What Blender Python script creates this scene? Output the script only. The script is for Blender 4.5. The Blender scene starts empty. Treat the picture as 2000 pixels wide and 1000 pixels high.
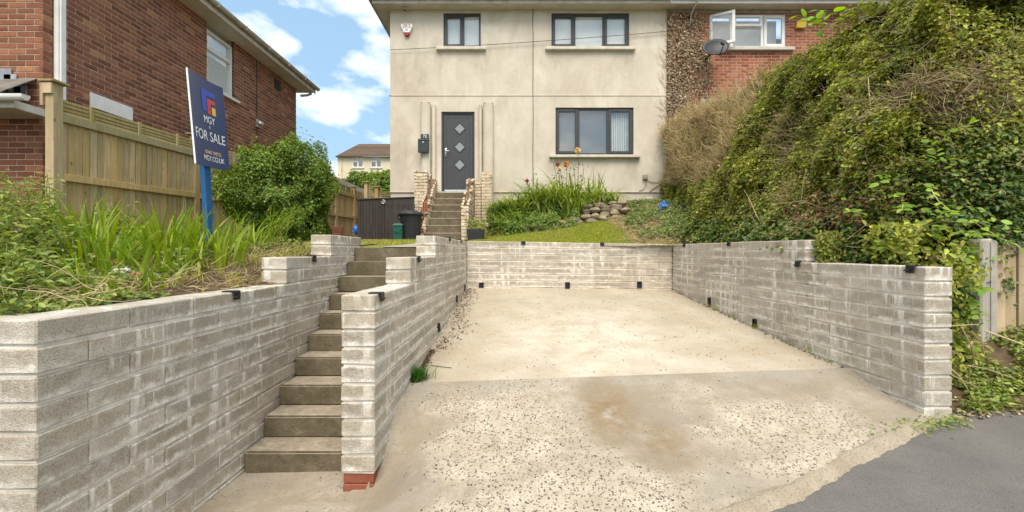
import bpy, bmesh, math, random
import numpy as np
from mathutils import Matrix, Vector, Euler

# ------------------------------------------------------------------ camera, world, sun, exposure
SC = bpy.context.scene
COL = SC.collection
random.seed(7)
RNG = np.random.default_rng(7)
FPX, CX, CY = 889.0, 1000.0, 493.0          # focal length and vanishing point in photo pixels (2000 wide)

cam_data = bpy.data.cameras.new("camera")
cam_data.sensor_width = 36.0
cam_data.lens = 36.0 * FPX / 2000.0
cam_data.shift_y = -7.0 / 2000.0
cam_data.clip_start = 0.05
cam_data.clip_end = 2000.0
cam = bpy.data.objects.new("camera", cam_data)
cam.location = (0, 0, 0)                     # eye level is z = 0; the pavement lies about 1.4 m below
cam.rotation_euler = (math.radians(90), 0, 0)
COL.objects.link(cam)
SC.camera = cam

SUN_EL, SUN_AZ = math.radians(58), math.radians(180)   # azimuth clockwise from +Y: behind the camera, a little left
world = bpy.data.worlds.new("World")
SC.world = world
world.use_nodes = True
wt = world.node_tree
wt.nodes.clear()
def wn(t, **k):
    n = wt.nodes.new(t)
    for a, b in k.items():
        setattr(n, a, b)
    return n
sky = wn('ShaderNodeTexSky')
sky.sky_type = 'NISHITA'
sky.sun_disc = False
sky.sun_elevation = SUN_EL
sky.sun_rotation = SUN_AZ
sky.air_density = 1.0
sky.dust_density = 2.5
sky.ozone_density = 1.2
tc = wn('ShaderNodeTexCoord')
mp = wn('ShaderNodeMapping')
mp.inputs['Location'].default_value = (0.35, 0.2, 0.06)
mp.inputs['Scale'].default_value = (1.0, 1.0, 2.1)
nz = wn('ShaderNodeTexNoise')
nz.inputs['Scale'].default_value = 7.0
nz.inputs['Detail'].default_value = 7.0
nz.inputs['Roughness'].default_value = 0.5
rp = wn('ShaderNodeValToRGB')
rp.color_ramp.elements[0].position = 0.43
rp.color_ramp.elements[1].position = 0.74
mx = wn('ShaderNodeMix', data_type='RGBA')
mx.inputs[7].default_value = (10.5, 9.7, 8.6, 1)
bg = wn('ShaderNodeBackground')
bg.inputs['Strength'].default_value = 0.13
wo = wn('ShaderNodeOutputWorld')
L = wt.links.new
L(tc.outputs['Generated'], mp.inputs['Vector'])
L(mp.outputs['Vector'], nz.inputs['Vector'])
L(nz.outputs['Fac'], rp.inputs['Fac'])
L(rp.outputs['Color'], mx.inputs[0])
hz_ = wn('ShaderNodeMix', data_type='RGBA')          # thin summer haze over the blue
hz_.inputs[0].default_value = 0.65
hz_.inputs[7].default_value = (2.3, 3.7, 5.0, 1)
L(sky.outputs['Color'], hz_.inputs[6])
L(hz_.outputs[2], mx.inputs[6])
L(mx.outputs[2], bg.inputs['Color'])
L(bg.outputs['Background'], wo.inputs['Surface'])

sun_data = bpy.data.lights.new("sun", 'SUN')
sun_data.energy = 2.7
sun_data.angle = math.radians(38)
sun_data.color = (1.0, 0.915, 0.79)
sun = bpy.data.objects.new("sun", sun_data)
sd = Vector((math.sin(SUN_AZ) * math.cos(SUN_EL), math.cos(SUN_AZ) * math.cos(SUN_EL), math.sin(SUN_EL)))
sun.rotation_euler = sd.to_track_quat('Z', 'Y').to_euler()
sun.location = (0, -5, 12)
COL.objects.link(sun)

SC.view_settings.view_transform = 'Standard'
SC.view_settings.look = 'None'
SC.view_settings.gamma = 1.0
SC.view_settings.use_curve_mapping = False
SC.view_settings.exposure = 0.72
SC.cycles.max_bounces = 6
SC.cycles.transparent_max_bounces = 12

# ------------------------------------------------------------------ helpers: pixels, objects, meshes
def FX(px, d): return (px - CX) / FPX * d
def FZ(py, d): return (CY - py) / FPX * d

W = {}
def put(o, parent=None, world=None):
    COL.objects.link(o)
    w = world if world is not None else Matrix.Identity(4)
    if parent is not None:
        o.parent = parent
        o.matrix_parent_inverse = W[parent.name].inverted()
    o.matrix_basis = w
    W[o.name] = w
    return o

def tag(o, label=None, cat=None, group=None, kind=None):
    if label: o["label"] = label
    if cat: o["category"] = cat
    if group: o["group"] = group
    if kind: o["kind"] = kind
    return o

def thing(name, label, cat, loc, group=None):
    o = bpy.data.objects.new(name, None)
    o.empty_display_size = 0.1
    put(o, None, Matrix.Translation(loc))
    return tag(o, label, cat, group, "thing")

class MB:
    def __init__(s): s.v = []; s.f = []
    def add(s, vs, fs):
        n = len(s.v); s.v += [tuple(p) for p in vs]; s.f += [tuple(i + n for i in f) for f in fs]
        return s
    def box(s, x0, x1, y0, y1, z0, z1):
        return s.add([(x0,y0,z0),(x1,y0,z0),(x1,y1,z0),(x0,y1,z0),(x0,y0,z1),(x1,y0,z1),(x1,y1,z1),(x0,y1,z1)],
              [(0,3,2,1),(4,5,6,7),(0,1,5,4),(1,2,6,5),(2,3,7,6),(3,0,4,7)])
    def obox(s, c, size, m=None):
        hx, hy, hz = size[0]/2, size[1]/2, size[2]/2
        m = m or Matrix.Identity(3)
        c = Vector(c)
        vs = [c + m @ Vector((a*hx, b*hy, e*hz)) for e in (-1,1) for a, b in ((-1,-1),(1,-1),(1,1),(-1,1))]
        return s.add(vs, [(0,3,2,1),(4,5,6,7),(0,1,5,4),(1,2,6,5),(2,3,7,6),(3,0,4,7)])
    def quad(s, a, b, c, d): return s.add([a,b,c,d], [(0,1,2,3)])
    def tube(s, pts, r, n=8):
        pts = [Vector(p) for p in pts]
        rs = r if isinstance(r, (list, tuple)) else [r]*len(pts)
        rings = []
        for i, p in enumerate(pts):
            t = (pts[min(i+1, len(pts)-1)] - pts[max(i-1, 0)]).normalized()
            a = t.cross(Vector((0.31, 0.2, 0.93)) if abs(t.z) < 0.9 else Vector((1, 0.1, 0))).normalized()
            b = t.cross(a)
            rings.append([p + (a*math.cos(k*2*math.pi/n) + b*math.sin(k*2*math.pi/n))*rs[i] for k in range(n)])
        vs = [q for rg in rings for q in rg]
        fs = []
        for i in range(len(pts)-1):
            for k in range(n):
                fs.append((i*n+k, i*n+(k+1)%n, (i+1)*n+(k+1)%n, (i+1)*n+k))
        fs.append(tuple(range(n-1, -1, -1))); fs.append(tuple((len(pts)-1)*n+k for k in range(n)))
        return s.add(vs, fs)
    def lathe(s, prof, c, n=20):
        vs, fs = [], []
        for r, z in prof:
            for k in range(n):
                a = k*2*math.pi/n
                vs.append((c[0]+r*math.cos(a), c[1]+r*math.sin(a), c[2]+z))
        for i in range(len(prof)-1):
            for k in range(n):
                fs.append((i*n+k, i*n+(k+1)%n, (i+1)*n+(k+1)%n, (i+1)*n+k))
        fs.append(tuple(range(n-1, -1, -1))); fs.append(tuple((len(prof)-1)*n+k for k in range(n)))
        return s.add(vs, fs)
    def prism(s, poly, axis, a0, a1):
        """poly of 2-D points extruded along axis 'x','y' or 'z' from a0 to a1"""
        def P(p, a):
            return {'x': (a, p[0], p[1]), 'y': (p[0], a, p[1]), 'z': (p[0], p[1], a)}[axis]
        n = len(poly)
        vs = [P(p, a0) for p in poly] + [P(p, a1) for p in poly]
        fs = [(k, (k+1) % n, n+(k+1) % n, n+k) for k in range(n)] + [tuple(range(n-1, -1, -1)), tuple(range(n, 2*n))]
        return s.add(vs, fs)
    def mesh(s, name, mat, bevel=0, smooth=False, segs=1, center=None):
        me = bpy.data.meshes.new(name)
        c = center
        if c is None:
            a = np.array(s.v); c = (a.min(0) + a.max(0))/2
        me.from_pydata([(p[0]-c[0], p[1]-c[1], p[2]-c[2]) for p in s.v], [], s.f)
        bm = bmesh.new(); bm.from_mesh(me)
        bmesh.ops.recalc_face_normals(bm, faces=bm.faces)
        if bevel:
            es = [e for e in bm.edges if len(e.link_faces) == 2 and e.calc_face_angle(0) > 0.6]
            bmesh.ops.bevel(bm, geom=es, offset=bevel, segments=segs, affect='EDGES', clamp_overlap=True)
        bm.to_mesh(me); bm.free()
        if smooth:
            for p in me.polygons: p.use_smooth = True
        if mat: me.materials.append(mat)
        return me, Vector(c)
    def build(s, name, mat, parent=None, bevel=0, smooth=False, segs=1):
        me, c = s.mesh(name, mat, bevel, smooth, segs)
        return put(bpy.data.objects.new(name, me), parent, Matrix.Translation(c))

def npmesh(name, V, Fa, mat, parent=None, smooth=False):
    """big mesh from numpy: V (n,3), Fa (m,k)"""
    V = np.asarray(V, dtype=np.float64)
    c = (V.min(0) + V.max(0))/2
    V = V - c
    Fa = np.asarray(Fa, dtype=np.int32)
    m, k = Fa.shape
    me = bpy.data.meshes.new(name)
    me.vertices.add(len(V)); me.vertices.foreach_set("co", V.astype(np.float32).ravel())
    me.loops.add(m*k); me.loops.foreach_set("vertex_index", Fa.ravel())
    me.polygons.add(m)
    me.polygons.foreach_set("loop_start", np.arange(0, m*k, k, dtype=np.int32))
    if smooth: me.polygons.foreach_set("use_smooth", np.ones(m, dtype=bool))
    me.update(calc_edges=True)
    me.validate()
    me.materials.append(mat)
    return put(bpy.data.objects.new(name, me), parent, Matrix.Translation(Vector(c)))

def text_mesh(name, body, size, mat, parent, world, depth=0.002):
    cu = bpy.data.curves.new(name, 'FONT')
    cu.body = body; cu.size = size; cu.align_x = 'CENTER'; cu.align_y = 'CENTER'; cu.extrude = depth
    tmp = bpy.data.objects.new("tmp_text", cu)
    COL.objects.link(tmp)
    dg = bpy.context.evaluated_depsgraph_get()
    me = bpy.data.meshes.new_from_object(tmp.evaluated_get(dg))
    bpy.data.objects.remove(tmp)
    me.materials.clear(); me.materials.append(mat)
    return put(bpy.data.objects.new(name, me), parent, world)

# ------------------------------------------------------------------ materials
class NT:
    def __init__(s, name):
        s.m = bpy.data.materials.new(name); s.m.use_nodes = True
        s.t = s.m.node_tree; s.t.nodes.clear()
        s.out = s.t.nodes.new('ShaderNodeOutputMaterial')
        s.b = s.t.nodes.new('ShaderNodeBsdfPrincipled')
        s.t.links.new(s.b.outputs[0], s.out.inputs[0])
        s.geo = s.t.nodes.new('ShaderNodeNewGeometry')
    def n(s, t, **k):
        x = s.t.nodes.new(t)
        for a, b in k.items(): setattr(x, a, b)
        return x
    def l(s, a, b): s.t.links.new(a, b)
    def pos(s, scale=(1,1,1), loc=(0,0,0)):
        m = s.n('ShaderNodeMapping'); m.inputs['Scale'].default_value = scale; m.inputs['Location'].default_value = loc
        s.l(s.geo.outputs['Position'], m.inputs['Vector']); return m.outputs[0]
    def noise(s, scale, detail=4, rough=0.55, vec=None, dist=0):
        x = s.n('ShaderNodeTexNoise'); x.inputs['Scale'].default_value = scale
        x.inputs['Detail'].default_value = detail; x.inputs['Roughness'].default_value = rough
        x.inputs['Distortion'].default_value = dist
        s.l(vec if vec is not None else s.geo.outputs['Position'], x.inputs['Vector']); return x.outputs['Fac']
    def ramp(s, fac, stops):
        r = s.n('ShaderNodeValToRGB'); e = r.color_ramp.elements
        while len(e) < len(stops): e.new(0.5)
        for q, (p, c) in zip(e, stops):
            q.position = p; q.color = (c, c, c, 1) if isinstance(c, (int, float)) else (*c, 1)
        s.l(fac, r.inputs[0]); return r.outputs[0]
    def mix(s, fac, a, b, mode='MIX'):
        x = s.n('ShaderNodeMix', data_type='RGBA', blend_type=mode)
        for i, q in ((0, fac), (6, a), (7, b)):
            if isinstance(q, (int, float)): x.inputs[i].default_value = q if i == 0 else (q, q, q, 1)
            elif isinstance(q, tuple): x.inputs[i].default_value = (*q, 1)
            else: s.l(q, x.inputs[i])
        return x.outputs[2]
    def math(s, op, a, b=0.0, clamp=False):
        x = s.n('ShaderNodeMath', operation=op, use_clamp=clamp)
        for i, q in ((0, a), (1, b)):
            if isinstance(q, (int, float)): x.inputs[i].default_value = q
            else: s.l(q, x.inputs[i])
        return x.outputs[0]
    def rand(s):
        """a random value per object and per loose piece"""
        o = s.n('ShaderNodeObjectInfo')
        return s.math('FRACT', s.math('ADD', o.outputs['Random'], s.geo.outputs['Random Per Island']))
    def hsv(s, col, h=0.5, sat=1.0, val=1.0):
        x = s.n('ShaderNodeHueSaturation')
        for nme, q in (('Hue', h), ('Saturation', sat), ('Value', val)):
            if isinstance(q, (int, float)): x.inputs[nme].default_value = q
            else: s.l(q, x.inputs[nme])
        s.l(col, x.inputs['Color']); return x.outputs[0]
    def rng(s, v, a, b):
        x = s.n('ShaderNodeMapRange'); x.inputs[3].default_value = a; x.inputs[4].default_value = b
        s.l(v, x.inputs[0]); return x.outputs[0]
    def bump(s, h, strength=0.3, dist=0.01):
        x = s.n('ShaderNodeBump'); x.inputs['Strength'].default_value = strength; x.inputs['Distance'].default_value = dist
        s.l(h, x.inputs['Height']); s.l(x.outputs[0], s.b.inputs['Normal'])
    def fin(s, col, rough=0.8, spec=0.3):
        if isinstance(col, tuple): s.b.inputs['Base Color'].default_value = (*col, 1)
        else: s.l(col, s.b.inputs['Base Color'])
        s.b.inputs['Roughness'].default_value = rough
        s.b.inputs['Specular IOR Level'].default_value = spec
        return s.m

def simple(name, c1, c2, scale=8, rough=0.7, spec=0.3, bump=0.15, bscale=60, var=0.15, vec=None, metal=0):
    k = NT(name)
    v = k.pos(vec) if vec else None
    col = k.ramp(k.noise(scale, 5, 0.6, v), [(0.3, c1), (0.7, c2)])
    if var: col = k.hsv(col, val=k.rng(k.rand(), 1-var, 1+var))
    if bump: k.bump(k.noise(bscale, 3, 0.6, v), bump, 0.01)
    k.b.inputs['Metallic'].default_value = metal
    return k.fin(col, rough, spec)

def leafmat(name, c1, c2, hvar=0.03, vvar=0.35, trans=0.35, rough=0.45):
    k = NT(name)
    r = k.rand()
    col = k.mix(r, c1, c2)
    r2 = k.math('FRACT', k.math('MULTIPLY', r, 17.31))
    col = k.hsv(col, h=k.rng(r2, 0.5-hvar, 0.5+hvar), val=k.rng(k.math('FRACT', k.math('MULTIPLY', r, 53.7)), 1-vvar, 1+vvar))
    k.fin(col, rough, 0.35)
    tr = k.n('ShaderNodeBsdfTranslucent'); k.l(k.hsv(col, sat=1.15, val=1.3), tr.inputs[0])
    mxs = k.n('ShaderNodeMixShader'); mxs.inputs[0].default_value = trans
    k.l(k.b.outputs[0], mxs.inputs[1]); k.l(tr.outputs[0], mxs.inputs[2]); k.l(mxs.outputs[0], k.out.inputs[0])
    return k.m

M = {}
def block_mat():
    k = NT('concrete_block')
    col = k.ramp(k.noise(5, 6, 0.65), [(0.3, (0.40,0.335,0.25)), (0.7, (0.515,0.45,0.35))])
    col = k.mix(k.ramp(k.noise(1.15, 4, 0.6), [(0.38, 0.0), (0.62, 0.55)]), col, (0.52,0.465,0.375))
    col = k.hsv(col, val=k.rng(k.rand(), 0.84, 1.08), sat=k.rng(k.math('FRACT', k.math('MULTIPLY', k.rand(), 9.7)), 0.85, 1.1))
    grit = k.noise(150, 3, 0.75)
    col = k.mix(k.math('MULTIPLY', k.ramp(grit, [(0.34, 1.0), (0.5, 0.0)]), 0.7), col, (0.12,0.095,0.07))
    col = k.mix(k.math('MULTIPLY', k.ramp(k.noise(130, 2, 0.7, k.pos((1,1,1),(1,1,1))), [(0.56, 0.0), (0.7, 1.0)]), 0.4), col, (0.62,0.57,0.48))
    # lime bloom: creeps up from the bed joints in ragged patches and runs down the face here and there
    tcn = k.n('ShaderNodeTexCoord'); sp = k.n('ShaderNodeSeparateXYZ'); k.l(tcn.outputs['Object'], sp.inputs[0])
    zl = k.math('MULTIPLY', sp.outputs[2], 10.15)
    rag = k.math('MULTIPLY', k.math('SUBTRACT', k.noise(13, 6, 0.75), 0.5), 1.3)
    low = k.ramp(k.math('ADD', zl, rag), [(0.06, 1.0), (0.40, 0.0)])
    top = k.ramp(k.math('ADD', zl, rag), [(0.86, 0.0), (1.05, 1.0)])
    patch = k.ramp(k.noise(1.7, 5, 0.65), [(0.40, 0.0), (0.54, 1.0)])
    patch2 = k.ramp(k.noise(1.5, 4, 0.6, k.pos((1,1,1),(4,7,2))), [(0.40, 0.0), (0.54, 1.0)])
    drip = k.ramp(k.noise(9.0, 4, 0.6, k.pos((1.5, 1.5, 0.16))), [(0.53, 0.0), (0.60, 1.0)])
    fine = k.ramp(k.noise(38, 6, 0.8), [(0.32, 0.35), (0.54, 1.0)])
    e = k.math('MULTIPLY', k.math('MAXIMUM', low, k.math('MULTIPLY', top, 0.4)), k.math('ADD', k.math('MULTIPLY', patch, 1.0), 0.10), True)
    d = k.math('MULTIPLY', k.math('MULTIPLY', drip, patch2), k.math('ADD', k.math('MULTIPLY', k.ramp(zl, [(0.1, 0.0), (1.0, 1.0)]), 0.45), 0.5), True)
    w = k.math('MULTIPLY', k.math('MAXIMUM', e, d), fine, True)
    veil = k.math('MULTIPLY', k.ramp(k.noise(4.5, 6, 0.7, k.pos((1,1,1.6), (5,3,1))), [(0.50, 0.0), (0.68, 1.0)]), 0.38)
    w = k.math('MAXIMUM', w, veil)
    col = k.mix(k.math('MULTIPLY', w, 0.95), col, (0.87,0.83,0.75))
    k.bump(k.math('ADD', k.math('MULTIPLY', grit, 1.2), k.noise(50, 4, 0.7)), 0.8, 0.008)
    return k.fin(col, 0.92, 0.15)
M['block'] = block_mat()
def mortar_mat():
    k = NT('block_mortar')
    col = k.ramp(k.noise(2.6, 5, 0.65), [(0.32, (0.42,0.36,0.27)), (0.58, (0.86,0.81,0.72))])
    k.bump(k.noise(120, 3, 0.6), 0.4, 0.005)
    return k.fin(col, 0.95, 0.1)
M['mortar'] = mortar_mat()
def step_mat():
    k = NT('step_concrete')
    col = k.ramp(k.noise(5, 6, 0.65), [(0.3, (0.115,0.092,0.058)), (0.7, (0.205,0.168,0.115))])
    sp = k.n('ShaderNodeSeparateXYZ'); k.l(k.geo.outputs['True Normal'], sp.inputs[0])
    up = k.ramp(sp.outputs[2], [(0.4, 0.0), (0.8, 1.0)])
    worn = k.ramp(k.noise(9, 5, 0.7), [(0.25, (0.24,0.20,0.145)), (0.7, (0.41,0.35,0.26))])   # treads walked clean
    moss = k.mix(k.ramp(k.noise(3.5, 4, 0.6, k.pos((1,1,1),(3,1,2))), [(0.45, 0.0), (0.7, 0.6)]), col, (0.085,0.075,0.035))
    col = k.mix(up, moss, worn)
    spk = k.ramp(k.noise(140, 2, 0.7), [(0.32, 1.0), (0.45, 0.0)])
    col = k.mix(k.math('MULTIPLY', spk, 0.5), col, (0.07,0.06,0.045))
    col = k.mix(k.ramp(k.noise(16, 6, 0.8), [(0.5, 0.0), (0.68, 0.55)]), col, k.hsv(col, val=1.7, sat=0.8))
    col = k.mix(k.ramp(k.noise(11, 6, 0.8, k.pos((1,1,1),(2,5,1))), [(0.5, 0.0), (0.7, 0.6)]), col, k.hsv(col, val=0.5))
    k.bump(k.noise(55, 5, 0.75), 0.8, 0.012)
    return k.fin(col, 0.95, 0.12)
M['step'] = step_mat()

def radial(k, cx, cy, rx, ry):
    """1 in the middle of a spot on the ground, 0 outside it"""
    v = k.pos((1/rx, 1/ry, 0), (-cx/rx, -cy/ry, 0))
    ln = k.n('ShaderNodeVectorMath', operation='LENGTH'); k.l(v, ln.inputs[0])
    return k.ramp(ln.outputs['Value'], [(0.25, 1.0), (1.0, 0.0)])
def slab_mat():
    k = NT('driveway_concrete')
    col = k.ramp(k.noise(1.3, 6, 0.6), [(0.3, (0.365,0.315,0.24)), (0.65, (0.475,0.42,0.335))])
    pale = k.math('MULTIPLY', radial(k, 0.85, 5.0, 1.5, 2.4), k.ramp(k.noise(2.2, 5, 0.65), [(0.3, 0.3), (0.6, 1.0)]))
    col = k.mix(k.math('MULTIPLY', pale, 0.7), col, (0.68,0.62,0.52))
    mot = k.ramp(k.noise(2.1, 7, 0.72, k.pos((1,1,1),(3,8,0))), [(0.40, 0.0), (0.62, 0.65)])
    col = k.mix(mot, col, (0.37,0.305,0.215))
    br = k.ramp(k.noise(3, 4, 0.6, k.pos((1.2, 4, 1)), 1.0), [(0.52, 0.0), (0.75, 0.4)])
    col = k.mix(br, col, (0.43,0.35,0.24))
    fl = k.ramp(k.noise(48, 4, 0.75), [(0.35, 0.35), (0.55, 0.0)])
    col = k.mix(fl, col, (0.33,0.26,0.17))
    dirt = k.ramp(k.noise(26, 4, 0.75), [(0.62, 0.0), (0.72, 0.8)])
    col = k.mix(dirt, col, (0.20,0.15,0.10))
    k.bump(k.noise(70, 4, 0.6), 0.25, 0.006)
    return k.fin(col, 0.9, 0.15)
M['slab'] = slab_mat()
def apron_mat():
    k = NT('apron_concrete')
    g = k.ramp(k.noise(1.7, 6, 0.62), [(0.36, (0.265,0.23,0.18)), (0.62, (0.385,0.335,0.265))])
    col = g
    worn = k.math('MAXIMUM', k.math('MAXIMUM', radial(k, -0.05, 3.1, 0.75, 1.1), radial(k, 0.35, 2.35, 1.1, 0.65)), radial(k, 1.9, 3.0, 0.95, 0.75))
    wn_ = k.math('ADD', k.math('MULTIPLY', worn, 0.8), k.math('MULTIPLY', k.math('SUBTRACT', k.noise(3.3, 8, 0.72), 0.5), 2.0))
    wn_ = k.ramp(wn_, [(0.18, 0.0), (0.62, 1.0)])
    col = k.mix(wn_, col, k.ramp(k.noise(6, 4, 0.6), [(0.3, (0.385,0.325,0.245)), (0.65, (0.51,0.45,0.355))]))
    # greyer strip of newer cement along the joint
    sx = k.n('ShaderNodeSeparateXYZ'); k.l(k.pos((1,1,1), (0,-3.81,0)), sx.inputs[0])
    away = k.math('SUBTRACT', k.math('MULTIPLY', sx.outputs[0], 0.058), sx.outputs[1])
    strip = k.math('MULTIPLY', k.ramp(k.math('ADD', away, k.math('MULTIPLY', k.math('SUBTRACT', k.noise(2.5, 4, 0.6), 0.5), 0.5)), [(0.16, 1.0), (0.22, 0.0)]), k.ramp(k.noise(1.4, 4, 0.6, k.pos((1,1,1),(4,0,0))), [(0.38, 0.1), (0.5, 0.9)]))
    col = k.mix(k.math('MULTIPLY', strip, 0.7), col, (0.33,0.30,0.25))
    # stones laid bare in the worn patches
    vo = k.n('ShaderNodeTexVoronoi', feature='F1'); vo.inputs['Scale'].default_value = 66.0; vo.inputs['Randomness'].default_value = 1.0
    wv = k.n('ShaderNodeVectorMath', operation='ADD'); k.l(k.pos((1, 0.8, 0)), wv.inputs[0])
    nn = k.n('ShaderNodeTexNoise'); nn.inputs['Scale'].default_value = 40; k.l(k.geo.outputs['Position'], nn.inputs['Vector'])
    sc = k.n('ShaderNodeVectorMath', operation='SCALE'); sc.inputs['Scale'].default_value = 0.03; k.l(nn.outputs['Color'], sc.inputs[0])
    k.l(sc.outputs[0], wv.inputs[1]); k.l(wv.outputs[0], vo.inputs['Vector'])
    cell = k.n('ShaderNodeSeparateXYZ'); k.l(vo.outputs['Color'], cell.inputs[0])
    size = k.math('ADD', k.math('MULTIPLY', cell.outputs[0], 0.36), 0.14)
    peb = k.math('LESS_THAN', vo.outputs['Distance'], size)
    keep = k.math('GREATER_THAN', k.math('ADD', k.math('MULTIPLY', wn_, 0.55), k.math('MULTIPLY', k.noise(3.2, 4, 0.65), 1.0)), k.math('ADD', k.math('MULTIPLY', cell.outputs[1], 0.50), 0.46))
    pm = k.math('MULTIPLY', peb, keep)
    pc = k.mix(cell.outputs[2], (0.05,0.045,0.04), (0.19,0.16,0.125))
    col = k.mix(pm, col, pc)
    st = k.math('MULTIPLY', k.math('MAXIMUM', radial(k, 0.72, 3.35, 0.28, 0.55), k.math('MULTIPLY', radial(k, 0.95, 2.95, 0.3, 0.4), 0.7)), k.ramp(k.noise(6, 5, 0.7), [(0.35, 0.0), (0.6, 0.9)]))
    col = k.mix(st, col, (0.23,0.165,0.095))
    gr = k.ramp(k.noise(2.8, 7, 0.72, k.pos((1,1,1), (7,2,0))), [(0.44, 0.0), (0.60, 0.85)])
    col = k.mix(k.math('MULTIPLY', gr, k.math('SUBTRACT', 1.0, k.math('MULTIPLY', wn_, 0.7))), col, (0.27,0.225,0.16))
    col = k.mix(k.math('MULTIPLY', st, 0.85), col, (0.22,0.15,0.08))
    spk = k.ramp(k.noise(75, 3, 0.8), [(0.34, 1.0), (0.5, 0.0)])
    col = k.mix(k.math('MULTIPLY', spk, 0.55), col, (0.22,0.17,0.115))
    h = k.math('ADD', k.math('MULTIPLY', pm, 0.12), k.noise(55, 5, 0.7))
    k.bump(h, 0.5, 0.008)
    return k.fin(col, 0.92, 0.15)
M['apron'] = apron_mat()
def lip_mat():
    k = NT('edge_concrete')
    col = k.ramp(k.noise(5, 5, 0.6), [(0.3, (0.36,0.30,0.215)), (0.7, (0.47,0.405,0.305))])
    g = k.noise(95, 3, 0.8)
    col = k.mix(k.ramp(g, [(0.32, 0.9), (0.48, 0.0)]), col, (0.16,0.115,0.07))
    k.bump(g, 1.0, 0.012)
    return k.fin(col, 0.95, 0.1)
M['lip'] = lip_mat()
def asphalt_mat():
    k = NT('asphalt')
    col = k.ramp(k.noise(2.2, 6, 0.6), [(0.3, (0.145,0.134,0.121)), (0.7, (0.20,0.186,0.168))])
    sp = k.noise(230, 2, 0.7)
    col = k.mix(k.ramp(sp, [(0.35, 0.8), (0.5, 0.0)]), col, (0.04,0.04,0.04))
    col = k.mix(k.ramp(k.noise(260, 2, 0.6), [(0.62, 0.0), (0.72, 0.7)]), col, (0.32,0.31,0.30))
    k.bump(sp, 0.7, 0.006)
    return k.fin(col, 0.9, 0.2)
M['asphalt'] = asphalt_mat()
def render_mat():
    k = NT('house_render')
    base = k.ramp(k.noise(0.9, 6, 0.6), [(0.3, (0.53,0.465,0.37)), (0.68, (0.665,0.605,0.505))])
    cl = k.ramp(k.noise(2.3, 6, 0.65, k.pos((1.0, 1.0, 0.7), (2,0,4)), 0.6), [(0.42, 0.0), (0.72, 0.62)])
    base = k.mix(cl, base, (0.44,0.38,0.285))
    def xz(cx, cz, rx, rz):
        v = k.pos((1/rx, 0, 1/rz), (-cx/rx, 0, -cz/rz)); q = k.n('ShaderNodeVectorMath', operation='LENGTH'); k.l(v, q.inputs[0])
        return k.ramp(q.outputs['Value'], [(0.2, 1.0), (1.0, 0.0)])
    st = None                                            # water stains below the ends of the sills and beside the door head
    for q in ((-1.85, 4.95, 0.35, 0.7), (-0.75, 4.95, 0.4, 0.6), (1.05, 4.95, 0.5, 0.6), (3.0, 5.0, 0.45, 0.8), (1.1, 2.2, 0.35, 0.5), (3.1, 2.25, 0.5, 0.5), (-0.35, 3.8, 0.45, 0.3), (-2.6, 4.6, 0.7, 0.9), (-2.9, 2.6, 0.35, 1.2)):
        m_ = xz(*q); st = m_ if st is None else k.math('MAXIMUM', st, m_)
    stn = k.math('MULTIPLY', st, k.ramp(k.noise(3.0, 6, 0.7, k.pos((1.6,1,0.7))), [(0.38, 0.0), (0.62, 0.45)]))
    base = k.mix(stn, base, (0.33,0.28,0.195))
    run = k.ramp(k.noise(2.2, 4, 0.6, k.pos((3.2, 1, 0.35), (1,0,0))), [(0.56, 0.0), (0.78, 0.28)])
    base = k.mix(run, base, (0.36,0.31,0.23))
    k.bump(k.noise(150, 3, 0.6), 0.18, 0.004)
    return k.fin(base, 0.92, 0.12)
M['render'] = render_mat()
def brick_mat(name, stops, dark=0.75):
    k = NT(name)
    r = k.rand()
    col = k.ramp(r, stops)
    col = k.mix(k.ramp(k.noise(28, 5, 0.7), [(0.35, 0.55), (0.6, 0.0)]), col, k.hsv(col, val=0.6))
    col = k.mix(k.ramp(k.noise(1.1, 4, 0.6), [(0.4, 0.0), (0.75, 0.35)]), col, k.hsv(col, val=dark, sat=0.85))
    k.bump(k.noise(130, 4, 0.7), 0.4, 0.004)
    return k.fin(col, 0.9, 0.15)
M['brick_dark'] = brick_mat('dark_red_brick', [(0.0,(0.18,0.073,0.044)), (0.3,(0.245,0.098,0.057)), (0.7,(0.295,0.122,0.07)), (0.93,(0.35,0.15,0.083)), (1.0,(0.44,0.23,0.115))])
M['brick_red'] = brick_mat('orange_red_brick', [(0.0,(0.24,0.075,0.042)), (0.4,(0.34,0.11,0.06)), (0.8,(0.42,0.15,0.08)), (1.0,(0.46,0.20,0.12))], 0.8)
M['brick_foot'] = brick_mat('footing_brick', [(0.0,(0.22,0.07,0.045)), (1.0,(0.30,0.10,0.06))])
def painted_brick():
    k = NT('cream_painted_brick')
    col = k.ramp(k.noise(5, 5, 0.65), [(0.3, (0.55,0.44,0.30)), (0.7, (0.74,0.63,0.47))])
    col = k.hsv(col, val=k.rng(k.rand(), 0.85, 1.1))
    col = k.mix(k.ramp(k.noise(11, 5, 0.75), [(0.57, 0.0), (0.66, 0.9)]), col, (0.25,0.15,0.095))
    k.bump(k.noise(60, 5, 0.7), 0.8, 0.012)
    return k.fin(col, 0.95, 0.1)
M['brick_cream'] = painted_brick()
M['brick_mortar'] = simple('brick_mortar', (0.36,0.295,0.22), (0.48,0.40,0.305), 30, 0.95, 0.1, 0.3, 120, 0)
M['brick_mortar_red'] = simple('pale_brick_mortar', (0.45,0.37,0.29), (0.58,0.49,0.39), 30, 0.95, 0.1, 0.3, 120, 0)
M['rubble_mortar'] = simple('rubble_mortar', (0.17,0.115,0.075), (0.36,0.26,0.17), 14, 0.95, 0.1, 0.8, 60, 0)
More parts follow.
